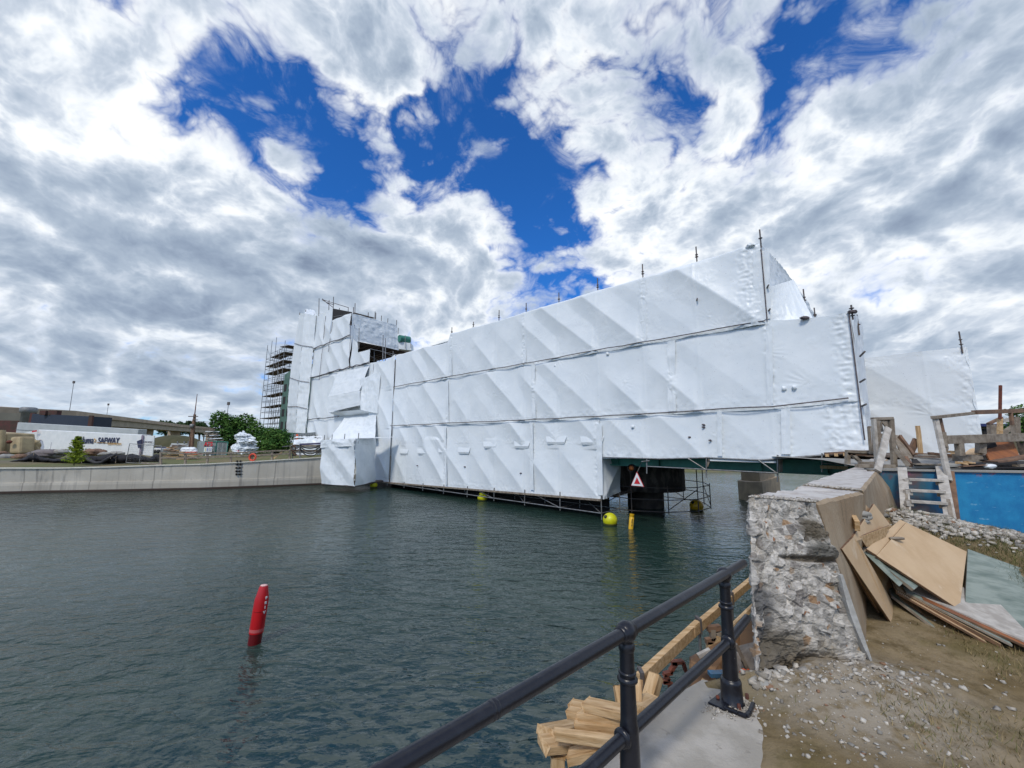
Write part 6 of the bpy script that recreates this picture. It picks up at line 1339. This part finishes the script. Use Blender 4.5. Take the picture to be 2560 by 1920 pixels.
MB().slab([aty(1838, 1660, 3.9), aty(1893, 1690, 3.7), aty(1893, 1610, 3.9), aty(1850, 1620, 4.1)], .04, Vector((0, -1, 0))).build('side_sheet', M['wood_grey'], fw)
for a_, c_, m_ in (((1838, 1610), (1880, 1697), 'wood_grey'), ((1845, 1630), (1848, 1725), 'wood_white'), ((1829, 1568), (1900, 1500), 'wood'), ((1745, 1640), (1775, 1625), 'wood_white'), ((1762, 1700), (1740, 1740), 'wood')):
    MB().beam(aty(*a_, 3.75), aty(*c_, 3.75), .035, .03).build('batten', M[m_], fw)
sp = thing('scrap_timber', 'small nailed timber offcuts standing above the formwork behind the far railing post', 'timber', tuple(aty(1780, 1620, 4)))
for a_, c_, m_ in (((1768, 1572), (1800, 1568), 'wood_brown'), ((1780, 1572), (1782, 1600), 'wood_grey'), ((1764, 1603), (1796, 1598), 'wood_brown'), ((1773, 1603), (1774, 1622), 'wood'), ((1794, 1580), (1802, 1602), 'wood_grey'), ((1786, 1612), (1797, 1590), 'wood')):
    MB().beam(aty(*a_, 4.3), aty(*c_, 4.3), .05, .05).build('offcut', M[m_], sp)
bt = thing('blue_stand', 'blue painted steel tee behind the far railing post', 'steel stand', tuple(aty(1797, 1700, 3.6)))
bm_ = mat('blue steel paint', (.05, .16, .28), .5, 0, (.08, .10, .12), 9); MB().beam(aty(1773, 1685, 3.6), aty(1815, 1684, 3.6), .06, .03).build('crossbar', bm_, bt); MB().beam(aty(1797, 1686, 3.6), aty(1797, 1760, 3.6), .04, .03).build('leg', bm_, bt)
o = lump(aty(1870, 1718, 3.5), .075, M['orange'], 'orange_bag', None, 900, (1., .9, 1.4), .5, 12); tag(o, 'crumpled orange plastic bag between the railing post and the broken wall', 'bag')
o = lump(atz(1912, 1724, GZ+.02), .05, M['conc'], 'concrete_lump', None, 901, (1., .8, 1.1), .5, 8); tag(o, 'single square lump of concrete at the left foot of the broken wall', 'rubble')
# ================================================================ plywood heap
def sheetp(label, pts, mt, t=.018, grp='plywood sheets heaped against the parapet', edge=True, nm='plywood_sheet'):
    P4 = [Vector(p) for p in pts]; nr = (P4[1]-P4[0]).cross(P4[-1]-P4[0]).normalized()
    if nr.z < 0: nr = -nr
    n = len(P4); V = P4+[p-nr*t for p in P4]
    fs = [tuple(range(n)), tuple(range(n, 2*n))[::-1]] + [(i, n+i, n+(i+1) % n, (i+1) % n) for i in range(n)]
    V2 = [p for p in V]
    o = link_mesh(nm, V2, fs, None, None, mats=[M[mt], M['ply_edge'] if mt != 'ply_green' else M['wood_grey']], fmat=[0, 0]+[1]*n)
    md = o.modifiers.new('bevel', 'BEVEL'); md.width = .002; md.limit_method = 'ANGLE'
    return tag(o, label, 'plywood', grp)
Sx = lambda x, y, Y: Rr(cS, x, y, Y*1.07)
sheetp('largest clean plywood sheet on top of the heap', [Sx(893, 262, 4.55), Sx(1490, 550, 4.65), Sx(1420, 1125, 3.72), Sx(598, 588, 3.78)], 'ply', .02)
sheetp('narrow plywood strip lapped under the upper left edge of the largest sheet', [Sx(830, 232, 4.62), Sx(925, 275, 4.62), Sx(640, 610, 3.80), Sx(500, 522, 3.80)], 'ply', .02)
sheetp('grey green coated sheet at the right beside the largest plywood sheet', [Sx(1500, 522, 4.75), Sx(2500, 880, 4.5), Sx(2500, 1560, 3.45), Sx(1475, 1042, 3.84)], 'ply_green', .02)
sheetp('green edged board peeking out under the narrow plywood strip', [Sx(500, 490, 3.86), Sx(600, 480, 4.), Sx(900, 760, 3.85), Sx(790, 868, 3.72), Sx(440, 530, 3.86)], 'ply_green', .03)
sheetp('grey board edge directly beneath the left edge of the largest sheet', [Sx(560, 600, 3.84), Sx(800, 640, 3.95), Sx(1060, 850, 3.85), Sx(972, 925, 3.70)], 'ply_green', .03)
sheetp('long leaning plywood sheet at the left, its foot on the dirt', [Sx(255, 520, 3.30), Sx(372, 400, 3.6), Sx(440, 500, 3.62), Sx(832, 1180, 4.1), Sx(798, 1330, 3.80)], 'ply', .018)
sheetp('plywood sheet with a pointed top leaning on the tan parapet side', [Sx(300, 470, 3.50), Sx(555, 75, 4.35), Sx(730, 300, 4.5), Sx(850, 1100, 4.3), Sx(440, 520, 3.9)], 'ply', .018)
sheetp('small yellowish plywood piece between the pointed sheet and the narrow strip', [Sx(412, 400, 3.72), Sx(720, 285, 4.25), Sx(640, 470, 4.1), Sx(480, 500, 3.84)], 'wood', .015)
sheetp('dark edged sheet hidden below the long leaning one', [Sx(265, 560, 3.34), Sx(400, 500, 3.7), Sx(800, 1150, 4.15), Sx(688, 1262, 3.98)], 'ply', .018)
sheetp('reddish sheet standing behind the right side of the long leaning one', [Sx(370, 490, 3.74), Sx(480, 440, 3.95), Sx(900, 1100, 4.3), Sx(835, 1175, 4.16)], 'ply', .018)
sheetp('pointed plywood scrap at the far top left of the heap', [Sx(415, 170, 3.95), Sx(478, 66, 4.2), Sx(530, 130, 4.3), Sx(510, 260, 4.2), Sx(400, 300, 3.8)], 'ply', .02)
o = MB().beam(Sx(372, 232, 3.72), Sx(410, 300, 3.62), .04, .10).build('timber_block', M['wood'], bevel=.003); tag(o, 'small square timber block wedged at the top left of the plywood heap', 'timber')
bkv = Vector((.55, .75, .10))
def lay(label, a, b_, Ya, Yb, mt, t=.022, w=1.):
    A_, B_ = Sx(*a, Ya*.965), Sx(*b_, Yb*.965); sheetp(label, [A_, B_, B_+bkv*w, A_+bkv*w], mt, t, 'flat sheets layered under the heap')
lay('lowest brown edged sheet of the layered stack', (795, 945), (1690, 1450), 4.02, 3.55, 'ply', .02)
lay('second lowest sheet of the layered stack', (800, 925), (1835, 1470), 4.05, 3.50, 'ply', .03)
lay('grey sheet in the middle of the layered stack', (890, 950), (1945, 1472), 4.0, 3.45, 'ply_green', .02)
lay('maroon edged sheet of the layered stack', (1065, 1030), (2250, 1560), 3.9, 3.35, 'ply_orange', .02)
A_, B_ = Sx(900, 920, 3.92), Sx(2250, 1515, 3.26); o = MB().slab([A_, B_, B_+bkv, A_+bkv], .015, Vector((0, 0, 1))).build('white_sheet', M['wood_white']); tag(o, 'white faced sheet between the layered stack and the green one', 'sheet', 'flat sheets layered under the heap')
lay('greenish board end lowest on the dirt at the left of the layered stack', (755, 985), (1230, 1345), 4.1, 3.75, 'ply_green', .025, .35)
lay('dark wood edge above the lowest greenish board end', (830, 1010), (1280, 1330), 4.1, 3.8, 'ply', .02, .35)
for k, (x, y, r) in enumerate(((455, 178, .05), (490, 215, .04), (450, 250, .045), (440, 272, .03), (500, 185, .03))):
    o = lump(Sx(x, y, 4.0), r, M['conc'], 'concrete_chip', None, 920+k, (1.6, .8, .6), .5, 8); tag(o, ['longest grey chip lying on the top left plywood scrap', 'grey chip right of the wedged timber block', 'pale chip just above the long leaning sheet', 'smallest pale chip lowest on the plywood scrap', 'thin chip at the right end of the longest one'][k], 'rubble', 'chips on the plywood scrap')
o = lump(Sx(800, 418, 4.14), .05, M['wood_grey'], 'grey_splinter', None, 930, (1.6, .5, .3), .4, 8); tag(o, 'thin grey splinter lying on the largest plywood sheet', 'splinter')
o = MB().beam(aty(2462, 1366, 6.2), aty(2462, 1318, 6.2), .16, .14).build('timber_stub', M['wood_brown'], bevel=.01); tag(o, 'short brown timber stub in the slope below the blue wall', 'timber')
o = MB().beam(aty(2480, 1362, 6.1), aty(2483, 1316, 6.1), .05, .05).build('timber_stub', M['wood_grey'], bevel=.005); tag(o, 'thin pale stake beside the brown timber stub', 'timber')
# ================================================================ blue painted wall
def blue_mat():
    m_ = bpy.data.materials.new('spray painted wall'); m_.use_nodes = True; t = m_.node_tree; b = t.nodes['Principled BSDF']; G = NG(t)
    v = G.n('ShaderNodeTexCoord').outputs['Object']; x, y, z = G.sep(v)
    n1 = G.noise(v, 1.1, 5, .6); n2 = G.noise(v, 3.2, 6, .65)
    blue = G.mix(G.mr(n2, .35, .7), (.006, .17, .40, 1), (.015, .25, .50, 1))
    blue = G.mix(G.mr(G.noise(G.vm('MULTIPLY', v, (1, 1, 3)), 5, 5, .6), .64, .74, 0, .55), blue, (.25, .48, .62, 1))
    mud = G.mix(G.mr(G.noise(v, 2.0, 5, .6), .4, .6), (.12, .085, .09, 1), (.03, .13, .20, 1)); mud = G.mix(G.mr(G.noise(v, 4.5, 4, .6), .60, .72), mud, (.14, .08, .11, 1))
    c = G.mix(G.mr(G.m('ADD', x, G.m('MULTIPLY', n1, .7)), -.80, -.30, 1, 0), blue, mud)
    zt = G.m('ADD', z, G.m('MULTIPLY', n1, .35)); c = G.mix(G.m('MULTIPLY', G.mr(z, 1.38, 1.46), G.mr(n2, .5, .6)), c, (.25, .09, .14, 1))
    arc = G.m('ADD', z, G.m('MULTIPLY', G.m('POWER', G.m('SUBTRACT', G.m('ADD', x, G.m('MULTIPLY', n1, .15)), 1.05), 2.), .25))
    c = G.mix(G.m('MULTIPLY', G.mr(x, .82, .9), G.mr(arc, 1.52, 1.56)), c, (.55, .55, .53, 1))
    c = G.mix(G.mr(z, .05, .20, .9, 0), c, G.mix(G.mr(n2, .4, .6), (.16, .05, .09, 1), (.12, .12, .09, 1)))
    G.put(b.inputs['Base Color'], c); b.inputs['Roughness'].default_value = .7
    bn = G.n('ShaderNodeBump'); bn.inputs['Strength'].default_value = .3; bn.inputs['Distance'].default_value = .01; G.put(bn.inputs['Height'], G.noise(v, 25, 6, .6)); t.links.new(bn.outputs[0], b.inputs['Normal'])
    return m_
wl0, wl1 = aty(2198, 1169, 7.95), aty(2760, 1172, 7.4); wmid_ = (wl0.x+wl1.x)/2; wl1 = wl0+(wl1-wl0)*2.4; wl1.z = wl0.z; ztw = EYE-.46
b = MB(); b.hexa([Vector((wl0.x, wl0.y, 1.0)), Vector((wl1.x, wl1.y, 1.0)), Vector((wl1.x, wl1.y+.35, 1.0)), Vector((wl0.x, wl0.y+.35, 1.0)), Vector((wl0.x, wl0.y, ztw)), Vector((wl1.x, wl1.y, ztw)), Vector((wl1.x, wl1.y+.35, ztw)), Vector((wl0.x, wl0.y+.35, ztw))])
bw = thing('painted_wall', 'low retaining wall sprayed bright blue behind the wooden ladder', 'wall', (wmid_, wl0.y, 1.35)); b.build('wall_face', blue_mat(), bw, bevel=.01)
MB().beam(Vector((wl0.x, wl0.y+.17, ztw+.018)), Vector((wl1.x, wl1.y+.17, ztw+.018)), .42, .03).build('coping', M['conc'], bw)
up_g = MB(); nn = 30
for i in range(nn):
    for j in range(12): x = 7.5+i*.8+j*.3; y = 8.0+j*1.2; up_g.v.append((x, y, ztw+.0+.10*vnoise(np.array([x*2.]), np.array([y*2.]), 4)[0]+.015*j))
up_g.f = [tuple(q) for q in grid_faces(nn, 12)]; up_g.sm = [True]*len(up_g.f); o = up_g.build('upper_ground', M['conc'], loc=(0, 0, 0)); tag(o, kind='structure')
# ================================================================ ladder and timber frames
Cx = lambda x, y, Y: Rr(cR, x, y, Y)
C6 = lambda x, y, Y: aty(2100+.2411*x, 1000+.2411*y, Y)
la = thing('wooden_ladder', 'bleached wooden ladder with four rungs leaning on the blue wall', 'ladder', tuple(C6(900, 1330, 6.9)))
lt = (655, 705); lbm = (690, 1195)
MB().beam(C6(645, 708, 7.75), C6(688, 1195, 6.95), .13, .05).build('stringer', M['wood_white'], la, bevel=.004); MB().beam(C6(668, 708, 7.74), C6(706, 1195, 6.94), .04, .06).build('stringer_edge', M['wood_grey'], la, bevel=.003)
MB().beam(C6(1045, 700, 7.75), C6(1165, 1350, 6.6), .14, .05).build('stringer', M['wood_white'], la, bevel=.004); MB().beam(C6(1075, 790, 7.6), C6(1180, 1350, 6.56), .05, .06).build('stringer_edge', M['wood_grey'], la, bevel=.003)
for k, (x0, y0, x1, y1) in enumerate(((690, 822, 1045, 835), (698, 935, 1060, 952), (706, 1048, 1082, 1072), (715, 1168, 1102, 1200))):
    Y = 7.5-.22*k; MB().beam(C6(x0, y0, Y), C6(x1, y1, Y-.05), .14, .045).build('rung', M['wood_white'], la, bevel=.004)
    for q in ((x0+8, y0+24), (x1-8, y1+24)): p = C6(*q, Y-.02); MB().beam(p-Vector((.06, 0, 0)), p+Vector((.06, 0, 0)), .05, .09).build('cleat', M['wood_white'], la, bevel=.003)
o = MB().beam(C6(1135, 750, 7.7), C6(1200, 1320, 7.0), .13, .07).build('timber_post', M['wood_brown'], bevel=.004); tag(o, 'brown post leaning just right of the ladder against the blue wall', 'post', 'posts on the bank')
fr_ = thing('timber_guard', 'tall leaning timber guard frame with two rails above the ladder', 'guard rail', tuple(Cx(1000, 1300, 8)))
for (x0, y0, x1, y1, w, h, m_, nm, Y0, Y1) in ((850, 590, 1062, 1545, .22, .06, 'wood_white', 'upright', 7.85, 7.5), (905, 590, 1005, 1035, .20, .06, 'wood_brown', 'upright', 7.95, 7.9), (968, 800, 1000, 1030, .20, .05, 'wood_grey', 'upright', 7.9, 7.88), (825, 575, 1475, 505, .10, .06, 'wood_grey', 'top_rail', 7.8, 8.4), (1452, 497, 2400, 465, .10, .09, 'wood_brown', 'top_rail', 8.3, 8.9), (1000, 918, 2400, 872, .10, .17, 'wood_grey', 'mid_rail', 8., 8.8), (1212, 960, 1235, 1165, .11, .10, 'wood_grey', 'stud', 8.1, 8.1), (1550, 930, 1545, 1130, .14, .10, 'wood_grey', 'stud', 8.4, 8.4), (2005, 500, 2030, 690, .05, .05, 'wood_brown', 'stud', 8.6, 8.6), (2080, 570, 2085, 880, .10, .10, 'wood_grey', 'stud', 8.7, 8.7), (1010, 1030, 985, 1120, .08, .05, 'wood_grey', 'stud', 7.9, 7.9)):
    if nm == 'upright': MB().beam(Cx(x0, y0, Y0), Cx(x1, y1, Y1), .06, w*.36, up=(1, 0, 0)).build(nm, M[m_], fr_, bevel=.004)
    else: MB().beam(Cx(x0, y0, Y0), Cx(x1, y1, Y1), w, h).build(nm, M[m_], fr_, bevel=.004)
df = thing('timber_doorframe', 'grey timber door shaped frame standing on the end of the parapet', 'timber frame', tuple(C6(460, 690, 8.6)))
for (x0, y0, x1, y1, w, m_, nm, Y) in ((370, 200, 400, 655, .13, 'wood_grey', 'upright', 8.6), (348, 200, 385, 640, .06, 'wood_white', 'upright', 8.55), (527, 190, 563, 690, .09, 'wood_grey', 'upright', 8.6), (333, 195, 540, 190, .06, 'wood_grey', 'head_bar', 8.6), (340, 212, 520, 212, .04, 'wood_white', 'head_bar', 8.7), (410, 370, 520, 380, .10, 'wood_grey', 'cross_bar', 8.8), (200, 652, 380, 652, .05, 'wood_grey', 'sill_board', 8.5), (170, 682, 560, 688, .07, 'wood_grey', 'sill_board', 8.3)):
    MB().beam(C6(x0, y0, Y), C6(x1, y1, Y), .06 if nm == 'upright' else .09, w).build(nm, M[m_], df, bevel=.004) if nm != 'upright' else MB().beam(C6(x0, y0, Y), C6(x1, y1, Y), .07, w, up=(1, 0, 0)).build(nm, M[m_], df, bevel=.004)
for (x0, y0, x1, y1) in ((430, 220, 500, 300), (455, 225, 520, 290), (480, 225, 525, 260), (420, 230, 440, 330)): MB().beam(C6(x0, y0, 8.9), C6(x1, y1, 8.9), .03, .04).build('split_lath', M['wood_grey'], df)
def lone(label, f, x0, y0, x1, y1, Y0, w, h, m_, cat='board', grp=None, nm='timber_board', Y1=None, up=(0, 0, 1)):
    o = obeam(f(x0, y0, Y0), f(x1, y1, Y1 or Y0), w, h, up, 0, nm, M[m_], .004); return tag(o, label, cat, grp)
lone('bleached board leaning diagonally in front of the timber door frame', C6, 500, 292, 388, 738, 8.3, .05, .11, 'wood_white', Y1=7.7, up=(1, 0, 0))
lone('short flat board end under the foot of the bleached diagonal board', C6, 300, 732, 390, 735, 7.8, .08, .035, 'wood_grey')
sf2 = thing('thin_frame', 'thin pale timber frame left of the door shaped one', 'timber frame', tuple(C6(310, 560, 9.3)))
for (x0, y0, x1, y1) in ((298, 280, 320, 560), (294, 280, 345, 280), (342, 285, 355, 520)): MB().beam(C6(x0, y0, 9.3), C6(x1, y1, 9.3), .05, .04).build('bar', M['wood_grey'], sf2)
sb = thing('timber_trestle', 'low timber trestle between the wrapped bridge and the parapet top', 'trestle', tuple(C6(150, 680, 9.5)))
for (x0, y0, x1, y1, h, m_) in ((65, 540, 345, 548, .10, 'wood_grey'), (78, 545, 78, 690, .08, 'wood_grey'), (120, 560, 210, 640, .06, 'wood_grey'), (75, 560, 330, 566, .05, 'wood_brown')): MB().beam(C6(x0, y0, 9.5), C6(x1, y1, 9.5), .08, h).build('bar', M[m_], sb)
lone('orange brown post standing alone against the far white film', Cx, 578, 708, 630, 1150, 9.6, .05, .085, 'wood', 'post', 'posts on the bank', 'timber_post', up=(1, 0, 0))
lone('short reddish brace beside the orange brown post', Cx, 560, 915, 480, 1085, 9.7, .06, .14, 'wood_brown', up=(1, 0, 0))
o = MB().slab([Cx(360, 1205, 8.3), Cx(520, 1205, 8.4), Cx(290, 850, 8.9), Cx(205, 835, 8.9)], .03).build('plywood_sheet', M['wood_grey']); tag(o, 'weathered plywood panel leaning right of the timber door frame', 'plywood')
lone('brown rail leaning along the right edge of the weathered panel', Cx, 300, 870, 510, 1160, 8.8, .05, .10, 'wood_brown', Y1=8.5)
lone('dark slat fallen below the weathered panel', Cx, 400, 1200, 480, 1310, 8.3, .05, .08, 'wood_brown', Y1=8.1)
lone('second dark slat fallen below the weathered panel, nearer the frame', Cx, 230, 1060, 440, 1320, 8.2, .04, .07, 'wood_grey', Y1=8.05)
o = MB().slab([Cx(480, 1185, 9.3), Cx(1190, 1210, 9.), Cx(1200, 1290, 8.1), Cx(520, 1310, 8.1)], .06, Vector((0, 0, 1))).build('concrete_slab', M['conc'], bevel=.01); tag(o, 'pale cracked concrete slab lying behind the blue wall', 'slab')
o = MB().slab([Cx(640, 1283, 8.1), Cx(560, 1210, 8.5), Cx(480, 1215, 8.5), Cx(520, 1283, 8.1)], .05, Vector((0, 0, 1))).build('dark_hatch', M['dark']); tag(o, 'dark opening at the left end of the pale slab', 'hatch')
o = MB().slab([Cx(1700, 1262, 8.25), Cx(2140, 1155, 8.5), Cx(2040, 932, 8.9), Cx(1790, 932, 8.9), Cx(1625, 1095, 8.5)], .03).build('plywood_sheet', M['ply_orange']); tag(o, 'orange stained plywood sheet propped under the grey mid rail', 'plywood')
o = MB().slab([Cx(1520, 1080, 8.7), Cx(1800, 1020, 8.7), Cx(1770, 925, 8.8), Cx(1515, 925, 8.8)], .04).build('plywood_sheet', M['wood_grey']); tag(o, 'grey board with a black patch behind the orange plywood', 'plywood')
o = MB().slab([Cx(1630, 1050, 8.6), Cx(1800, 1015, 8.6), Cx(1765, 935, 8.7), Cx(1600, 955, 8.7)], .02).build('rubber_mat', M['dark']); tag(o, 'black square mat left above the orange plywood', 'mat')
o = MB().slab([Cx(1510, 1225, 8.4), Cx(1670, 1230, 8.35), Cx(1630, 1155, 8.5), Cx(1480, 1160, 8.5)], .02).build('rubber_mat', M['dark']); tag(o, 'black square mat left below the orange plywood', 'mat')
o = MB().slab([Cx(1470, 1160, 8.5), Cx(1640, 1110, 8.5), Cx(1620, 1060, 8.6), Cx(1450, 1095, 8.6)], .03).build('timber_board', M['wood']); tag(o, 'pale board between the two black mats', 'board')
lone('thick grey beam lying left of the lower black mat', Cx, 1190, 1190, 1500, 1205, 8.5, .2, .14, 'wood_grey')
o = MB().slab([Cx(1260, 1155, 9.2), Cx(1520, 1140, 9.2), Cx(1520, 1030, 9.5), Cx(1380, 1055, 9.5)], .03).build('plywood_sheet', M['ply']); tag(o, 'clean plywood piece behind the grey stud of the guard', 'plywood')
rr = random.Random(4)
labs = ['thin board flat on the slab edge', 'brown board crossing behind the ladder upright', 'pale board just right of the slab', 'dark board under the orange plywood', 'long warped board at the right under the orange plywood', 'yellowish offcut in front of the grey beam', 'second yellowish offcut nearer the orange plywood', 'grey plank at the far right above the blue wall', 'reddish plank behind the slab', 'thin lath on the wall coping', 'short plank between beam and stud', 'white plank end behind the slab']
specs = [(520, 1290, 900, 1300, 8.05, .10, .03, 'wood_grey'), (780, 1130, 1130, 1165, 8.8, .12, .05, 'wood_brown'), (1010, 1100, 1190, 1110, 9., .12, .05, 'wood'), (1380, 1300, 2000, 1275, 8.1, .2, .04, 'dark'), (1700, 1265, 2350, 1160, 8.2, .25, .04, 'wood_brown'), (1200, 1270, 1310, 1290, 8.1, .1, .04, 'wood'), (1320, 1265, 1430, 1280, 8.1, .1, .04, 'wood'), (2090, 1315, 2400, 1310, 8.05, .12, .05, 'wood_grey'), (500, 1130, 780, 1150, 9.2, .1, .05, 'wood_brown'), (1250, 1325, 1700, 1300, 8.0, .08, .02, 'wood_brown'), (1130, 1130, 1230, 1180, 8.7, .12, .04, 'wood'), (620, 1150, 900, 1160, 9.0, .12, .03, 'wood_white')]
for lb, s_ in zip(labs, specs): lone(lb, Cx, *s_[:4], s_[4], s_[5], s_[6], s_[7], grp='loose boards above the blue wall')
o = lump(Cx(1670, 1325, 8.0), .10, M['film'], 'white_bag', None, 950, (1.1, .8, .45), .5, 9); tag(o, 'small white plastic bag on the coping below the orange plywood', 'bag')
o = MB().slab([Cx(1250, 1340, 7.98), Cx(2300, 1335, 8.0), Cx(2300, 1240, 9.), Cx(1250, 1270, 9.)], .03, Vector((0, 0, 1))).build('black_sheet', M['dark']); tag(o, 'black sheet spread under the loose boards at the right', 'sheet')
tp = thing('tall_pole', 'tall thin rust coloured pole rising right of the wrapped bridge', 'pole', tuple(Cx(1845, 1150, 10)))
MB().beam(Cx(1850, 82, 10.), Cx(1842, 600, 10.), .045, .045).build('upper_pole', M['rust'], tp); MB().beam(Cx(1842, 590, 10.05), Cx(1840, 1120, 10.05), .075, .075).build('lower_pole', M['wood'], tp)
gb2 = thing('gabled_frame', 'small timber gable frame behind the guard at the right edge', 'timber frame', tuple(Cx(1850, 1000, 11)))
for (x0, y0, x1, y1, h, m_) in ((1660, 675, 1865, 580, .06, 'wood_brown'), (1690, 690, 1700, 860, .10, 'wood_grey'), (1730, 680, 1760, 860, .08, 'wood_grey'), (1870, 630, 2060, 595, .10, 'wood_white'), (1850, 850, 2060, 700, .09, 'wood_grey'), (2110, 600, 2120, 860, .07, 'wood_grey'), (1700, 850, 2120, 840, .08, 'wood_grey')): MB().beam(Cx(x0, y0, 11), Cx(x1, y1, 11), .08, h).build('member', M[m_], gb2)
hb2 = thing('low_building', 'low tan building with a dark blue roof edge beyond the right bank', 'building', tuple(Cx(1850, 1000, 30)))
MB().slab([Cx(1500, 1300, 30), Cx(2700, 1300, 30), Cx(2700, 700, 30), Cx(1500, 700, 30)], 6., Vector((0, -1, 0))).build('wall', mat('tan siding', (.17, .14, .08), .8, 0, (.12, .10, .06), .6), hb2)
MB().slab([Cx(1490, 712, 29.6), Cx(2700, 720, 29.6), Cx(2700, 680, 29.6), Cx(1490, 668, 29.6)], 6.6, Vector((0, -1, 0))).build('roof_edge', mat('navy fascia', (.02, .03, .12), .6), hb2)
for x in (1590, 1770, 1960): MB().slab([Cx(x, 850, 29.9), Cx(x+60, 850, 29.9), Cx(x+60, 750, 29.9), Cx(x, 750, 29.9)], .05, Vector((0, -1, 0))).build('window', M['dark'], hb2)
gg = Cx(2180, 1100, 16); gg.z = 2.9
tree('leafy_shrub', 'thin bluish green shrub at the right edge behind the guard rails', 'shrub', gg, [bl(*cR(2200, 560), 16, (.5, .5, .5), gg), bl(*cR(2150, 720), 16, (.45, .45, .45), gg), bl(*cR(2100, 480), 16, (.3, .3, .15), gg), bl(*cR(2230, 800), 16, (.6, .6, .5), gg)], 1200, .07, M['leaf'], 44)
